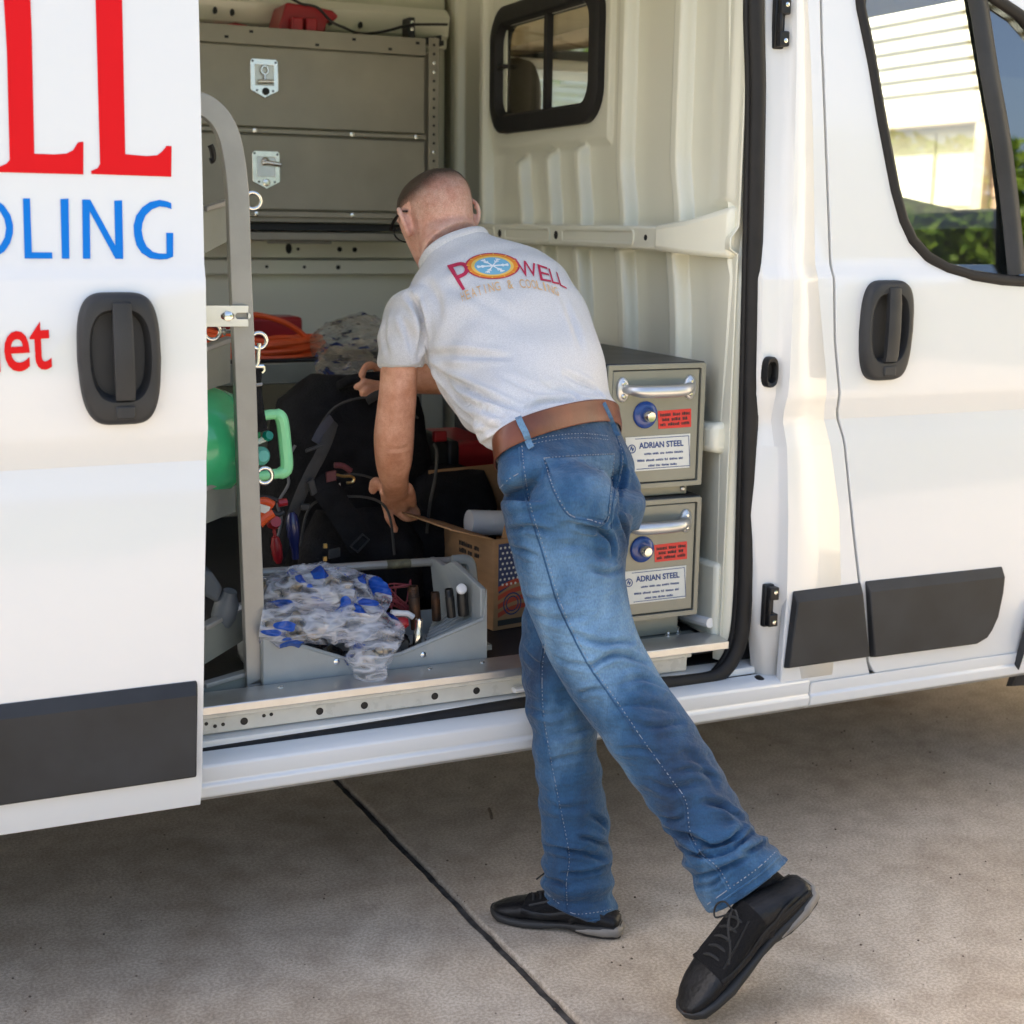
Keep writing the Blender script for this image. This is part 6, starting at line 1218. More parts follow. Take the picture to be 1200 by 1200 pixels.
for s_ in (-1, 1):
    er_ = []
    for i in range(17):
        a = -2.0 + 4.3*i/16; er_.append(hl_(s_*(.088 + .013*max(0, math.sin((i-2)*.25))), -.006 - .017*math.cos(a - .1) , .000 + .030*math.sin(a) ))
    b.tube(er_, .0058, 8)
    b.loft([[hl_(s_*(.074 + d), -.004 + .015*f_*math.cos(a*math.pi/8), -.002 + .029*f_*math.sin(a*math.pi/8)) for a in range(16)] for d, f_ in ((0, .8), (.012, .95), (.017, .85))])
    b.tube([hl_(s_*.085, .004, -.022), hl_(s_*.081, .002, -.032)], .006, 8)
bme = fuse(b, .0036, 3, .5)
bvA = BVHTree.FromPolygons([v.co for v in bme.vertices], [tuple(p.vertices) for p in bme.polygons])
wrinkle(bme, [([(0.960,0.200,0.989),(0.988,0.200,0.984),(1.017,0.200,0.990)], .7, .20), ([(1.018,0.300,0.958),(1.030,0.300,0.933),(1.036,0.300,0.908)], 1.5, .22), ([(0.964,0.200,1.141),(0.969,0.200,1.087),(0.971,0.200,1.033)], 1.8, .22), ([(1.013,0.200,1.130),(1.015,0.200,1.086),(1.011,0.200,1.032)], 1.6, .18), ([(1.092,0.300,1.411),(1.127,0.300,1.400),(1.167,0.300,1.417)], .8, .28), ([(1.098,0.300,1.429),(1.135,0.300,1.420),(1.171,0.300,1.437)], .8, .18)], bvA, .0080, .0085)
person = meshobj('person', bme, 'skin', None)
ta = bme.attributes.new('tone', 'FLOAT', 'POINT'); ta.data.foreach_set('value', [sstep(.24, .14, (v.co - HC).length) for v in bme.vertices])
tag(person, 'man in grey printed t-shirt and blue jeans leaning into the open side of the van', 'person')
shirt = meshobj('shirt', sme, 'shirt', person); jeans = meshobj('jeans', jme, 'denim', person)
for s_ in (-1, 1):
    o = MB().lathe(hl_(s_*.030, .082, .014), hf, [(.001, -.012), (.009, -.008), (.0122, 0), (.009, .008), (.003, .0115)], 14).build('eye', 'label', person); 

bvJ = BVHTree.FromPolygons([v.co for v in jme.vertices], [tuple(p.vertices) for p in jme.polygons])
bvS = BVHTree.FromPolygons([v.co for v in sme.vertices], [tuple(p.vertices) for p in sme.polygons])
wrinkle(sme, [([(1.053,0.200,1.179),(1.112,0.200,1.181),(1.175,0.200,1.176),(1.242,0.200,1.171)], 1.1, .8), ([(1.057,0.200,1.166),(1.093,0.200,1.137),(1.130,0.200,1.116),(1.210,0.200,1.078),(1.279,0.200,1.053)], 1.0, 1.25), ([(1.074,0.200,1.148),(1.113,0.200,1.109),(1.146,0.200,1.081),(1.232,0.200,1.040)], .9, 1.1), ([(1.065,0.100,1.109),(1.091,0.100,1.080),(1.116,0.100,1.058),(1.167,0.100,1.031)], .9, 1.0),
    ([(1.122,0.100,1.019),(1.149,0.100,1.030),(1.176,0.100,1.039),(1.215,0.100,1.056)], .8, 1.0), ([(1.142,0.100,1.000),(1.169,0.100,1.017),(1.192,0.100,1.024)], .7, .8), ([(1.048,0.250,1.291),(1.060,0.250,1.250),(1.062,0.250,1.219),(1.054,0.250,1.173)], .9, 1.3), ([(1.031,0.250,1.304),(1.058,0.250,1.268),(1.072,0.250,1.232),(1.078,0.250,1.190)], .9, 1.1), ([(1.016,0.250,1.256),(1.035,0.250,1.220),(1.043,0.250,1.178)], .9, .7), ([(0.982,0.250,1.256),(0.978,0.250,1.216),(0.987,0.250,1.180)], 1.0, .5),
    ([(1.382,0.200,1.130),(1.427,0.200,1.108),(1.466,0.200,1.084),(1.500,0.200,1.048)], 1.0, .8), ([(1.333,0.200,1.111),(1.396,0.200,1.086),(1.461,0.200,1.053)], 1.1, .6), ([(1.231,0.200,1.133),(1.292,0.200,1.103),(1.354,0.200,1.088)], 1.4, .45), ([(1.132,0.300,1.328),(1.212,0.300,1.291),(1.294,0.300,1.249)], 1.8, .35), ([(1.231,0.100,1.064),(1.286,0.100,1.083),(1.356,0.100,1.084)], .9, .7), ([(1.420,0.300,1.289),(1.447,0.300,1.232),(1.470,0.300,1.173)], 1.3, .4), ([(1.092,0.300,1.328),(1.116,0.300,1.292),(1.122,0.300,1.246)], 1.3, .5)], bvS, .0072, .0115)
wrinkle(jme, [([(1.060,-0.200,0.911),(1.088,-0.200,0.917),(1.115,-0.200,0.918),(1.166,-0.200,0.928)], .8, .35), ([(1.066,-0.200,0.886),(1.110,-0.200,0.889),(1.155,-0.200,0.875)], .9, 1.0), ([(1.075,-0.200,0.852),(1.102,-0.200,0.843),(1.129,-0.200,0.831)], .8, .8), ([(1.189,-0.200,0.891),(1.237,-0.200,0.879),(1.263,-0.200,0.881),(1.282,-0.200,0.896)], .9, .8), ([(1.219,-0.200,0.884),(1.256,-0.200,0.874),(1.283,-0.200,0.852),(1.293,-0.200,0.820)], .9, 1.2), ([(1.355,-0.100,0.882),(1.372,-0.100,0.845),(1.378,-0.100,0.800)], .9, .9), ([(1.354,-0.100,1.022),(1.365,-0.100,0.987),(1.361,-0.100,0.943),(1.351,-0.100,0.900),(1.346,-0.100,0.856)], 1.0, .8), ([(1.174,-0.200,0.847),(1.229,-0.200,0.843),(1.286,-0.200,0.812)], 1.3, .6),
    ([(1.075,-0.250,0.768),(1.115,-0.250,0.757),(1.160,-0.250,0.759)], 1.0, .6), ([(1.107,-0.250,0.728),(1.152,-0.250,0.715),(1.216,-0.250,0.720)], 1.0, .55), ([(1.213,-0.250,0.813),(1.250,-0.250,0.798),(1.284,-0.250,0.802)], .9, .7), ([(1.184,-0.250,0.686),(1.217,-0.250,0.669),(1.249,-0.250,0.660),(1.315,-0.250,0.655)], .9, 1.0), ([(1.120,-0.300,0.661),(1.153,-0.300,0.644),(1.192,-0.300,0.637)], .8, .7), ([(1.289,-0.300,0.512),(1.337,-0.300,0.493),(1.405,-0.300,0.494)], .9, .7), ([(1.263,-0.300,0.455),(1.310,-0.300,0.451),(1.359,-0.300,0.433)], .9, .6), ([(1.340,-0.380,0.429),(1.388,-0.380,0.425),(1.441,-0.380,0.401)], .9, .6), ([(1.381,-0.400,0.192),(1.426,-0.400,0.191),(1.454,-0.400,0.211)], .7, .9), ([(1.476,-0.400,0.247),(1.512,-0.400,0.247),(1.541,-0.400,0.257)], .7, .9), ([(1.219,-0.250,0.610),(1.252,-0.250,0.627),(1.288,-0.250,0.632),(1.352,-0.250,0.605)], .9, 1.1), ([(1.198,-0.250,0.560),(1.224,-0.250,0.567),(1.258,-0.250,0.564)], .8, .8), ([(1.295,-0.250,0.573),(1.343,-0.250,0.576),(1.393,-0.250,0.552)], 1.0, .7), ([(1.278,-0.250,0.523),(1.335,-0.250,0.524),(1.405,-0.250,0.503)], 1.1, .6), ([(1.318,-0.400,0.324),(1.362,-0.400,0.304),(1.418,-0.400,0.271),(1.460,-0.400,0.276),(1.495,-0.400,0.297)], 1.0, 1.7), ([(1.354,-0.400,0.279),(1.405,-0.400,0.254),(1.466,-0.400,0.256),(1.510,-0.400,0.284)], .9, 1.5), ([(1.363,-0.400,0.214),(1.421,-0.400,0.214),(1.463,-0.400,0.224),(1.508,-0.400,0.235)], .9, 1.1), ([(1.306,-0.400,0.350),(1.332,-0.400,0.339),(1.357,-0.400,0.344)], .8, .9), ([(1.400,-0.400,0.366),(1.443,-0.400,0.350),(1.484,-0.400,0.320)], 1.0, 1.0), ([(1.273,-0.400,0.430),(1.320,-0.400,0.405),(1.367,-0.400,0.406)], 1.1, .6), ([(1.345,-0.400,0.478),(1.394,-0.400,0.437),(1.425,-0.400,0.388)], 1.4, .5),
    ([(1.203,-0.100,0.181),(1.259,-0.100,0.161),(1.300,-0.100,0.148),(1.347,-0.100,0.124)], .9, 1.2), ([(1.288,-0.100,0.187),(1.319,-0.100,0.174),(1.352,-0.100,0.154)], .8, 1.1), ([(1.250,-0.100,0.111),(1.311,-0.100,0.103),(1.362,-0.100,0.109)], .8, 1.0), ([(1.210,-0.100,0.107),(1.240,-0.100,0.093),(1.267,-0.100,0.076)], .8, .8), ([(1.223,-0.100,0.422),(1.262,-0.100,0.420),(1.310,-0.100,0.427)], 1.0, .7), ([(1.211,-0.100,0.366),(1.264,-0.100,0.371),(1.317,-0.100,0.373)], 1.0, .7), ([(1.160,-0.100,0.489),(1.203,-0.100,0.469),(1.241,-0.100,0.469)], 1.0, .6), ([(1.146,-0.100,0.617),(1.171,-0.100,0.587),(1.210,-0.100,0.565)], 1.1, .7), ([(1.187,-0.100,0.282),(1.247,-0.100,0.257),(1.307,-0.100,0.253)], 1.2, .5), ([(1.307,-0.100,0.234),(1.336,-0.100,0.215),(1.351,-0.100,0.197)], .9, .8)], bvJ, .0060, .0112)
# wear on the denim: pale front thigh, seat and knee
wa = jme.attributes.new('wear', 'FLOAT', 'POINT'); wl = []
fades = [(Vector((1.115,-0.270,0.736)), .13, .55), (Vector((1.084,-0.250,0.849)), .10, .42), (Vector((1.212,-0.300,0.599)), .10, .30), (Vector((1.193,-0.280,0.985)), .09, .25), (Vector((1.145,-0.200,0.933)), .08, .2), (Vector((1.259,-0.420,0.498)), .10, .15), (Vector((1.233,-0.100,0.424)), .09, .12), (Vector((1.402,-0.500,0.405)), .08, .12), (Vector((1.169,-0.280,0.666)), .10, .35)]
for v in jme.vertices:
    s_ = .30
    for c_, r_, am in fades: s_ += am*math.exp(-((v.co - c_).length/r_)**2)*.55
    wl.append(min(1, s_))
wa.data.foreach_set('value', wl)
bvJ = BVHTree.FromPolygons([v.co for v in jme.vertices], [tuple(p.vertices) for p in jme.polygons])
bvS = BVHTree.FromPolygons([v.co for v in sme.vertices], [tuple(p.vertices) for p in sme.polygons])
bvB = BVHTree.FromPolygons([v.co for v in bme.vertices], [tuple(p.vertices) for p in bme.polygons])
def seam(name, pts, r_, m, tree, par, off=.0005, k=10, closed=False):
    P = []
    for p in spline(pts, k):
        h = snap(p, tree, off)
        if h: P.append(h[0])
    if len(P) > 2 and name == 'stitching':                  # separate stitches with gaps
        b = MB(); acc = 0.0; cur = [P[0]]
        for a, c_ in zip(P, P[1:]):
            nst = max(1, int((c_ - a).length/.0022))
            for q_ in range(1, nst + 1):
                p = a.lerp(c_, q_/nst); acc += (c_ - a).length/nst; ph = acc % .0085
                if ph < .006: cur.append(p)
                else:
                    if len(cur) > 1: b.tube([cur[0], cur[len(cur)//2], cur[-1]] if len(cur) > 2 else cur, r_, 5)
                    cur = []
        o = b.build(name, m, par, smooth=60); o['kind'] = 'stuff'; return o
    if len(P) > 2:
        b = MB(); b.tube(P, r_, 6); o = b.build(name, m, par, smooth=60)
        if m == 'denim': at_ = o.data.attributes.new('wear', 'FLOAT', 'POINT'); at_.data.foreach_set('value', [.36]*len(o.data.vertices))
        return o
def shift(pts, dx, dz): return [(p[0] + dx, p[1], p[2] + dz) for p in pts]
side = [(1.086,-0.200,1.044),(1.094,-0.200,0.985),(1.109,-0.200,0.919),(1.134,-0.200,0.850),(1.153,-0.200,0.793),(1.173,-0.200,0.734),(1.206,-0.200,0.668),(1.245,-0.200,0.599),(1.291,-0.200,0.535),(1.346,-0.200,0.456),(1.382,-0.200,0.405),(1.440,-0.200,0.327),(1.477,-0.200,0.272),(1.490,-0.200,0.203),(1.520,-0.200,0.150),(1.567,-0.200,0.104),(1.600,-0.200,0.047)]
seam('side_seam', side, .0019, 'denim', bvJ, jeans); seam('stitching', shift(side, .006, .002), .0009, 'thread', bvJ, jeans); 
ins = [(1.194,-0.100,0.621),(1.187,-0.100,0.564),(1.193,-0.100,0.467),(1.219,-0.100,0.333),(1.250,-0.100,0.196),(1.259,-0.100,0.140),(1.253,-0.100,0.087),(1.258,-0.100,0.027)]
seam('inseam', ins, .0018, 'denim', bvJ, jeans); seam('stitching', shift(ins, .005, 0), .0008, 'thread', bvJ, jeans)
pk = [(1.162,-0.150,1.011),(1.187,-0.150,0.946),(1.221,-0.150,0.896),(1.263,-0.150,0.883),(1.303,-0.150,0.876),(1.311,-0.150,0.938),(1.316,-0.150,1.011)]
seam('stitching', pk, .0011, 'thread', bvJ, jeans); seam('pocket_edge', shift(pk, -.003, -.002), .0016, 'denim', bvJ, jeans)
seam('stitching', [(1.162,-0.150,1.011),(1.204,-0.150,1.012),(1.259,-0.150,1.012),(1.316,-0.150,1.011)], .0013, 'thread', bvJ, jeans); seam('stitching', [(1.164,-0.150,1.001),(1.204,-0.150,1.002),(1.260,-0.150,1.002),(1.313,-0.150,1.001)], .0010, 'thread', bvJ, jeans)
seam('stitching', [(1.134,-0.150,1.047),(1.175,-0.150,1.053),(1.240,-0.150,1.055),(1.302,-0.150,1.047)], .0009, 'thread', bvJ, jeans); seam('stitching', [(1.132,-0.150,1.039),(1.175,-0.150,1.045),(1.240,-0.150,1.047),(1.306,-0.150,1.039)], .0009, 'thread', bvJ, jeans)
seam('seat_seam', [(1.333,-0.120,1.047),(1.348,-0.120,0.999),(1.342,-0.120,0.953),(1.332,-0.120,0.905),(1.330,-0.120,0.853)], .0018, 'denim', bvJ, jeans); seam('stitching', [(1.337,-0.120,1.043),(1.352,-0.120,0.999),(1.346,-0.120,0.953),(1.336,-0.120,0.905)], .0008, 'thread', bvJ, jeans)
seam('stitching', [(1.093,-0.100,0.948),(1.111,-0.100,0.964),(1.135,-0.100,0.976)], .0010, 'thread', bvJ, jeans)
h1_ = [(1.372,-0.480,0.186),(1.396,-0.480,0.198),(1.437,-0.480,0.218),(1.484,-0.480,0.241),(1.529,-0.480,0.272)]; seam('stitching', shift(h1_, -.008, .012), .0010, 'thread', bvJ, jeans); seam('hem_edge', h1_, .0026, 'denim', bvJ, jeans, -.0005)
h2_ = [(1.203,-0.120,0.067),(1.232,-0.120,0.038),(1.267,-0.120,0.008),(1.324,-0.120,-0.000),(1.365,-0.120,-0.000)]; seam('stitching', shift(h2_, 0, .018), .0009, 'thread', bvJ, jeans); seam('hem_edge', h2_, .0024, 'denim', bvJ, jeans, -.0005)
# back pocket patch and pocket of the far seat
def patch(name, px, m, tree, par, off, n=14):
    """quad patch (corner order tl, tr, br, bl) laid on the garment"""
    a, c_, d, e = map(Vector, px); g = []; b = MB()
    for j in range(n + 1):
        for i in range(n + 1):
            u, v = i/n, j/n; p = (a*(1-u) + c_*u)*(1-v) + (e*(1-u) + d*u)*v; h = snap(p, tree, off); g.append(h[0] if h else p)
    b.vf(g, [(j*(n+1)+i, j*(n+1)+i+1, (j+1)*(n+1)+i+1, (j+1)*(n+1)+i) for j in range(n) for i in range(n)]); return b.build(name, m, par, smooth=60)
pw = patch('back_pocket', [(1.163,-0.150,1.009),(1.314,-0.150,1.009),(1.301,-0.150,0.880),(1.219,-0.150,0.898)], 'denim', bvJ, jeans, .0022)
at = pw.data.attributes.new('wear', 'FLOAT', 'POINT'); at.data.foreach_set('value', [.46]*len(pw.data.vertices))

# belt and loops
bc_ = rings_from([[(1.107,-0.055,0.985),(1.442,0.065,1.021)] + [.119, TV], [(1.108,-0.052,0.997),(1.445,0.070,1.031)] + [.121, TV], [(1.108,-0.048,1.008),(1.445,0.075,1.042)] + [.122, TV], [(1.108,-0.044,1.019),(1.445,0.080,1.052)] + [.121, TV], [(1.109,-0.040,1.029),(1.445,0.084,1.063)] + [.119, TV]], 3, 2.3, 64, scale=1.035)
bl_ = bc_
b = MB(); b.loft(bl_, cap=False); belt = b.build('belt', 'leather', person, smooth=60); s_ = belt.modifiers.new('s', 'SOLIDIFY'); s_.thickness = .003; s_.offset = 1
bb = MB(); bb.loft(bl_, cap=False); bb.bm.verts.ensure_lookup_table(); bvL = BVHTree.FromBMesh(bb.bm); bb.bm.free()
def loopstrip(pts, w_):
    """denim loop over the belt: lies proud of the leather and tucks in above and below it"""
    P = spline([Vector(p) for p in pts], 5); Q = []
    for i, p in enumerate(P):
        d = (p - EYE).normalized(); hs = [h[0] for h in (t_.ray_cast(EYE, d) for t_ in (bvL, bvJ, bvS)) if h[0] is not None]
        if hs: Q.append(min(hs, key=lambda q2: (q2 - EYE).length) - d*(.0085 if 0 < i < len(P) - 1 else .002))
    b = MB(); rows = []
    for i, q_ in enumerate(Q):
        t = (Q[min(i+1, len(Q)-1)] - Q[max(i-1, 0)]).normalized(); vd = (q_ - EYE).normalized(); sd = t.cross(vd).normalized(); rows.append([q_ - sd*w_, q_ - sd*w_ - vd*.0015, q_ + sd*w_ - vd*.0015, q_ + sd*w_])
    b.loft(rows); o = b.build('belt_loop', 'denim', jeans, smooth=50); a = o.data.attributes.new('wear', 'FLOAT', 'POINT'); a.data.foreach_set('value', [.62]*len(o.data.vertices))
loopstrip([(1.106,-0.150,1.094),(1.113,-0.150,1.079),(1.123,-0.150,1.061),(1.130,-0.150,1.042),(1.136,-0.150,1.032)], .0065); loopstrip([(1.340,-0.050,1.099),(1.350,-0.050,1.081),(1.361,-0.050,1.060),(1.371,-0.050,1.039),(1.377,-0.050,1.028)], .0065)

# shirt print
def print_poly(name, vs, fs, m, off, cuts=2):
    bm_ = bmesh.new(); vv = [bm_.verts.new(p) for p in vs]
    for f in fs:
        try: bm_.faces.new([vv[i] for i in f])
        except ValueError: pass
    bmesh.ops.triangulate(bm_, faces=bm_.faces[:])
    if cuts: bmesh.ops.subdivide_edges(bm_, edges=[e for e in bm_.edges if e.calc_length() > .008], cuts=cuts, use_grid_fill=True)
    ok = True
    for v in bm_.verts:
        h = snap(v.co, bvS, off)
        if h: v.co = h[0]
    o = MB(); o.bm.free(); o.bm = bm_; return o.build(name, m, shirt, smooth=60, recalc=False)
def quadletter(ch, quad, m, off=.0016):
    vs, fs = text_mesh(ch, 1.0, 0); x0 = min(v[0] for v in vs); x1 = max(v[0] for v in vs); y0_ = min(v[1] for v in vs); y1_ = max(v[1] for v in vs)
    tl, tr, br_, bl2 = map(Vector, quad); out = []
    for x, y in vs:
        u = (x - x0)/(x1 - x0); v = (y - y0_)/(y1_ - y0_); out.append((bl2*(1-u) + br_*u)*(1-v) + (tl*(1-u) + tr*u)*v)
    return print_poly('print_letter', out, fs, m, off)
M['pred'] = mat('print_red', (.50, .02, .075), .75); M['porange'] = mat('print_orange', (.80, .25, .02), .75); M['pyellow'] = mat('print_yellow', (.85, .55, .12), .75); M['ppeach'] = mat('print_peach', (.78, .50, .24), .8); M['pblue'] = mat('print_blue', (.18, .45, .62), .75); M['pwhite'] = mat('print_white', (.8, .84, .86), .75)
M_I = .42
for ch, qd in (('P', [(1.139,0.300,1.361),(1.183,0.300,1.373),(1.204,0.300,1.322),(1.176,0.300,1.308)]), ('W', [(1.297,0.300,1.377),(1.348,0.300,1.366),(1.357,0.300,1.337),(1.316,0.300,1.337)]), ('E', [(1.353,0.300,1.365),(1.378,0.300,1.357),(1.389,0.300,1.325),(1.362,0.300,1.329)]), ('L', [(1.390,0.320,1.355),(1.407,0.320,1.349),(1.418,0.320,1.319),(1.401,0.320,1.322)]), ('L', [(1.414,0.330,1.347),(1.429,0.330,1.337),(1.443,0.330,1.308),(1.425,0.330,1.316)])): quadletter(ch, qd, 'pred')
ec = Vector((1.246,0.300,1.360)); eu = Vector((1.311,0.300,1.359)) - ec; ev = Vector((1.247,0.300,1.388)) - ec
def ring_(r0, r1, n=44): 
    vs = []; fs = []
    for i in range(n):
        a = 2*math.pi*i/n; d = eu*math.cos(a) + ev*math.sin(a); vs += [ec + d*r0, ec + d*((r0+r1)/2), ec + d*r1]
    for i in range(n):
        j = (i + 1) % n
        for k in (0, 1): fs.append((3*i+k, 3*j+k, 3*j+k+1, 3*i+k+1))
    return vs, fs
for (r0, r1), m_ in (((.93, 1.0), 'pred'), ((.78, .93), 'porange'), ((.66, .78), 'pyellow')): print_poly('print_ring', *ring_(r0, r1), m_, .0016, 0)
print_poly('print_disc', *ring_(.02, .66), 'pblue', .0016, 1)
for k in range(12):
    a = 2*math.pi*k/12; d = eu*math.cos(a) + ev*math.sin(a); t = -eu*math.sin(a) + ev*math.cos(a)
    print_poly('print_ray', [ec + d*.945 - t*.03, ec + d*.945 + t*.03, ec + d*.80], [(0, 1, 2)], 'pyellow', .0022, 0)
b_ = []; f_ = []
def stroke(p, q2, w_):
    t = (q2 - p); nn = (eu*(t.dot(ev))/ev.length_squared - ev*(t.dot(eu))/eu.length_squared); nn = nn.normalized()*w_; i = len(b_); m_ = (p + q2)/2
    b_.extend([p - nn, m_ - nn, q2 - nn, q2 + nn, m_ + nn, p + nn]); f_.extend([(i, i+1, i+4, i+5), (i+1, i+2, i+3, i+4)])
for k in range(6):
    a = math.pi*k/3 + .2; d = eu*math.cos(a) + ev*math.sin(a); stroke(ec, ec + d*.58, .0016)
    for s_ in (-.5, .5):
        d2 = eu*math.cos(a + s_) + ev*math.sin(a + s_)
        for r0 in (.26, .42): stroke(ec + d*r0, ec + d*r0 + d2*.17, .0013)
print_poly('print_snowflake', b_, f_, 'pwhite', .0024, 0)
txt = 'HEATING & COOLING'; base = spline([(1.176,0.300,1.284),(1.212,0.300,1.296),(1.250,0.300,1.305),(1.293,0.300,1.311),(1.335,0.300,1.312),(1.373,0.300,1.306),(1.411,0.300,1.293)], 20); upv = Vector((1.244,0.300,1.328)) - Vector((1.250,0.300,1.309))
for i, ch in enumerate(txt):
    if ch == ' ': continue
    t0 = (i + (.28 if ch == 'I' else 0))/len(txt); t1 = (i + (.5 if ch == 'I' else .82))/len(txt); p0 = base[int(t0*(len(base)-1))]; p1 = base[int(t1*(len(base)-1))]; quadletter(ch, [p0 + upv, p1 + upv, p1, p0], 'ppeach', .0018)
# collar, sleeve hem
cr_ = [Vector(p) for p in [(1.095,0.360,1.370),(1.109,0.360,1.386),(1.131,0.350,1.403),(1.167,0.350,1.418),(1.205,0.360,1.427),(1.240,0.380,1.429),(1.272,0.410,1.423)]]
cl = rings_from(shirtdef, 9, 2.35, 40, scale=1.05)[-7]; b = MB(); b.tube(cl, (.010, .0045), 8, closed=True, flat=tuple((Vector(cl[0]) - Vector(cl[20])).cross(Vector(cl[10]) - Vector(cl[30])).normalized())); b.build('collar', 'shirt', shirt, smooth=60)
seam('sleeve_hem', [(0.967,0.250,1.164),(0.987,0.250,1.160),(1.016,0.250,1.157),(1.043,0.250,1.159),(1.058,0.250,1.164)], .0009, 'shirt', bvS, shirt, .0005, 6)
seam('sleeve_hem', [(0.966,0.250,1.153),(0.987,0.250,1.151),(1.016,0.250,1.148),(1.043,0.250,1.150),(1.060,0.250,1.154)], .0026, 'shirt', bvS, shirt, -.0008, 6)
seam('shoulder_seam', [(1.074,0.250,1.169),(1.062,0.250,1.214),(1.054,0.250,1.255),(1.047,0.250,1.295),(1.039,0.250,1.321),(1.043,0.250,1.339)], .0013, 'shirt', bvS, shirt, .0, 6)

# cropped hair: the scalp faces lifted off the skin, thinning towards the neck
hv = {}; hs_ = []; hfaces = []; dens = []
for p in bme.polygons:
    c_ = p.center - HC; lx, ly, lz = c_.dot(hr_), c_.dot(hf), c_.dot(hu)
    if c_.length < .16 and lz > -.06 + .5*max(0, ly) and (lz > .03 or ly < .02) and abs(lx) < .081 and not (abs(lx) > .076 and lz < .036) and not (ly > .05 and lz < .07):
        f = []
        for vi in p.vertices:
            if vi not in hv:
                v = bme.vertices[vi]; q2 = v.co - HC; hv[vi] = len(hs_); hs_.append(v.co + q2.normalized()*.0016); z = q2.dot(hu); y = q2.dot(hf); x = q2.dot(hr_)
                d = .20*sstep(-.06, .02, z) + .14*sstep(.01, .06, z) + .62*sstep(.045, .088, z + .45*max(0, y) + .45*max(0, -x - .025))
                dens.append(d)
            f.append(hv[vi])
        hfaces.append(f)
hm = bpy.data.materials.new('cropped_hair'); hm.use_nodes = True; n = hm.node_tree; n.nodes.clear(); L = n.links.new
at = n.nodes.new('ShaderNodeAttribute'); at.attribute_name = 'hair_amount'; tc = n.nodes.new('ShaderNodeTexCoord'); tn = n.nodes.new('ShaderNodeTexNoise'); tn.inputs['Scale'].default_value = 600; tn.inputs['Detail'].default_value = 2; L(tc.outputs['Object'], tn.inputs[0])
mr = n.nodes.new('ShaderNodeMath'); mr.operation = 'MULTIPLY_ADD'; mr.inputs[1].default_value = .7; mr.inputs[2].default_value = -.35; L(tn.outputs[0], mr.inputs[0]); ad = n.nodes.new('ShaderNodeMath'); ad.operation = 'ADD'; ad.use_clamp = True; L(mr.outputs[0], ad.inputs[0]); L(at.outputs['Fac'], ad.inputs[1])
tr = n.nodes.new('ShaderNodeBsdfTransparent'); pb = n.nodes.new('ShaderNodeBsdfPrincipled'); pb.inputs['Base Color'].default_value = (.055, .036, .024, 1); pb.inputs['Roughness'].default_value = .6
mx = n.nodes.new('ShaderNodeMixShader'); ou = n.nodes.new('ShaderNodeOutputMaterial'); L(ad.outputs[0], mx.inputs[0]); L(tr.outputs[0], mx.inputs[1]); L(pb.outputs[0], mx.inputs[2]); L(mx.outputs[0], ou.inputs[0])
b = MB(); b.vf(hs_, hfaces); hair = b.build('hair', hm, person, smooth=180, recalc=False); da = hair.data.attributes.new('hair_amount', 'FLOAT', 'POINT')
if len(hair.data.vertices) == len(dens): da.data.foreach_set('value', dens)
# glasses
gl_ = MB()
for s_ in (-1, 1): gl_.tube(spline([hl_(s_*.083, -.022, .018), hl_(s_*.084, .0, .026), hl_(s_*.080, .05, .026), hl_(s_*.068, .098, .022)], 5), (.0022, .004), 6, flat=(0, 0, 1))
for s_ in (-1, 1): gl_.tube([hl_(s_*.034 + .029*math.cos(a), .108 - .012*abs(math.cos(a)), .012 + .019*math.sin(a)) for a in [i*math.pi/8 for i in range(16)]], .002, 6, closed=True)
gl_.tube([hl_(-.008, .110, .018), hl_(.008, .110, .018)], .002, 6)
o = gl_.build('glasses', 'black', person, smooth=60)

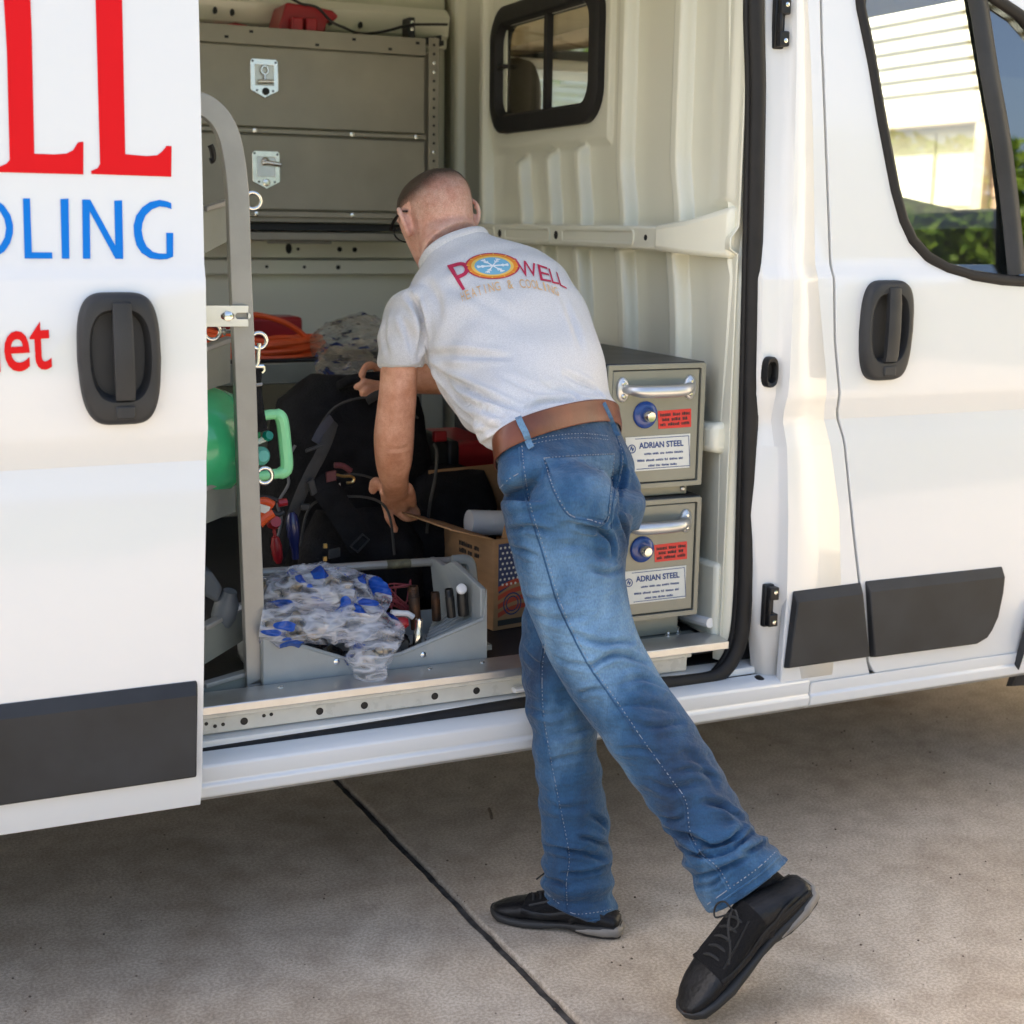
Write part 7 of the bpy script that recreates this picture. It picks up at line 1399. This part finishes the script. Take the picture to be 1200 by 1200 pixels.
# shoes
def shoe(heel, toe, up, wid=1.0, flip=1):
    H_, T_ = Vector(heel), Vector(toe); d = T_ - H_; Ln = d.length; d.normalize(); u = Vector(up); u = (u - d*u.dot(d)).normalized(); s_ = d.cross(u); k = Ln/.29
    root = empty('shoe', H_); root.parent = person
    def sec(t, w_, z0, z1, cx=0.0, e=2.6, n=24): 
        c_ = H_ + d*Ln*t + s_*cx*k; return [c_ + s_*w_*k*wid*x + u*k*((z0+z1)/2 + (z1-z0)/2*z) for x, z in superell(0, 0, 1, 1, e, n)]
    S = [(-.01,.020,.022,.046,0),(.02,.030,.016,.052,0),(.10,.035,.014,.060,0),(.22,.037,.014,.078,0),(.34,.037,.014,.092,.002),(.44,.038,.014,.084,.004),(.54,.041,.014,.072,.005),(.64,.044,.014,.062,.006),(.74,.046,.014,.054,.006),(.84,.043,.014,.047,.004),(.92,.035,.016,.041,.001),(.97,.024,.019,.036,-.002),(1.0,.010,.022,.031,-.003)]
    b = MB(); b.loft([sec(*q_) for q_ in S]); me = fuse(b, .004, 2); o = meshobj('upper', me, 'shoe', person)
    # toe cap and mesh panels slightly proud
    b = MB(); b.loft([sec(t, w_*1.012, z1*.42, z1*1.02, cx, 2.6) for t, w_, z0, z1, cx in S[4:9]], cap=False); tong = b.build('mesh_panel', 'shoemesh', person, smooth=60)
    So = [(-.02,.022,0,.030),(.02,.034,-.001,.033),(.12,.041,-.001,.034),(.25,.040,.0,.031),(.36,.035,.008,.027),(.46,.036,.009,.024),(.58,.044,.001,.022),(.72,.050,-.001,.021),(.84,.048,.0,.022),(.93,.040,.004,.026),(.98,.027,.009,.030),(1.01,.012,.014,.030)]
    b = MB(); b.loft([sec(t, w_, z0, z1, (.005 if .5 < t < .9 else 0), 3.6) for t, w_, z0, z1 in So]); sol_ = b.build('sole', 'sole', person, smooth=45)
    b = MB(); b.loft([sec(t, w_*1.03, z0, z1, 0, 3.2) for t, w_, z0, z1 in ((-.035,.018,.008,.026),(-.01,.032,.004,.031),(.1,.042,.004,.031),(.22,.042,.006,.026),(.31,.037,.010,.018))]); b.build('heel_pad', 'solegrey', person, smooth=45)
    for q_ in (-1, 1):                                          # overlays on the sides of the upper
        def surf(t, hgt, q2=q_):
            w_ = lerp_tab(t, [x_[0] for x_ in S], [x_[1] for x_ in S])*wid; z0 = lerp_tab(t, [x_[0] for x_ in S], [x_[2] for x_ in S]); z1 = lerp_tab(t, [x_[0] for x_ in S], [x_[3] for x_ in S]); cx = lerp_tab(t, [x_[0] for x_ in S], [x_[4] for x_ in S])
            zz = z0 + (z1 - z0)*hgt; u_ = abs(2*hgt - 1); x_ = w_*(max(0, 1 - u_**2.6))**(1/2.6); return H_ + d*Ln*t + s_*k*(cx + q2*(x_ + .0008)) + u*k*zz
        for nm, pts_, wd in (('side_panel', ((.02, .55), (.18, .55), (.36, .45), (.52, .38), (.66, .5), (.74, .7)), .0075), ('side_panel', ((.10, .8), (.2, .7), (.30, .45), (.36, .2)), .006), ('eyelet_row', ((.40, .93), (.50, .9), (.60, .88), (.68, .86)), .005)):
            b = MB(); b.tube(spline([surf(*p_) for p_ in pts_], 5), (wd, .0022), 8, flat=tuple(u)); b.build(nm, 'shoe', person, smooth=60)
    for i in range(5):
        t = .43 + .058*i; z = lerp_tab(t, [q_[0] for q_ in S], [q_[3] for q_ in S]) + .003; c_ = H_ + d*Ln*t + s_*.004*k
        b = MB(); b.tube(spline([c_ + s_*-.022*k + u*k*(z - .010), c_ + d*.004 + u*k*(z + .001), c_ + s_*.022*k + d*.012 + u*k*(z - .010)], 4), .0030, 6); b.build('lace', 'lacemat', person, smooth=60)
    c_ = H_ + d*Ln*.43 + u*k*.108
    for q_ in (-1, 1):
        b = MB(); b.tube(spline([c_, c_ + s_*.018*q_ + u*.012, c_ + s_*.034*q_ + d*.014 + u*.002, c_ + s_*.022*q_ + d*.03 - u*.006, c_ + d*.008], 5), .0019, 6); b.build('lace_loop', 'lacemat', person, smooth=60)
    b = MB(); b.tube(spline([c_ + u*.002, c_ + s_*.028*flip + d*.03 + u*.012, c_ + s_*.05*flip + d*.055 + u*-.01, c_ + s_*.055*flip + d*.075 - u*.03], 5), .0019, 6); b.build('lace_end', 'lacemat', person, smooth=60)
    for ch in (root,): bpy.data.objects.remove(ch)
hR_ = Vector((1.334,-0.196,0.000)); tR = Vector((1.124,-0.020,0.000))
shoe(hR_, tR, (0, 0, 1), .90, 1)
hL_ = Vector((1.563,-0.530,0.203)); tL = Vector((1.298,-0.531,0.004))
shoe(hL_, tL, Vector((-.72, -.12, .60)), .86, -1)
for nm, pp in (('sock', [(1.466,-0.470,0.226), (1.517,-0.500,0.180)]), ('sock', [(1.292,-0.120,0.061), (1.294,-0.130,-0.003)])):
    b = MB(); b.tube(pp, .043, 16); b.build(nm, 'fabric', person)
# grab handle on the backpack in his right hand
b = MB(); b.tube(spline([(1.021,0.700,1.063),(1.039,0.675,1.078),(1.070,0.670,1.084),(1.103,0.672,1.086),(1.144,0.690,1.081),(1.165,0.700,1.063)], 5), .0125, 10); b.build('grab_handle', 'fabric', bk, smooth=60)
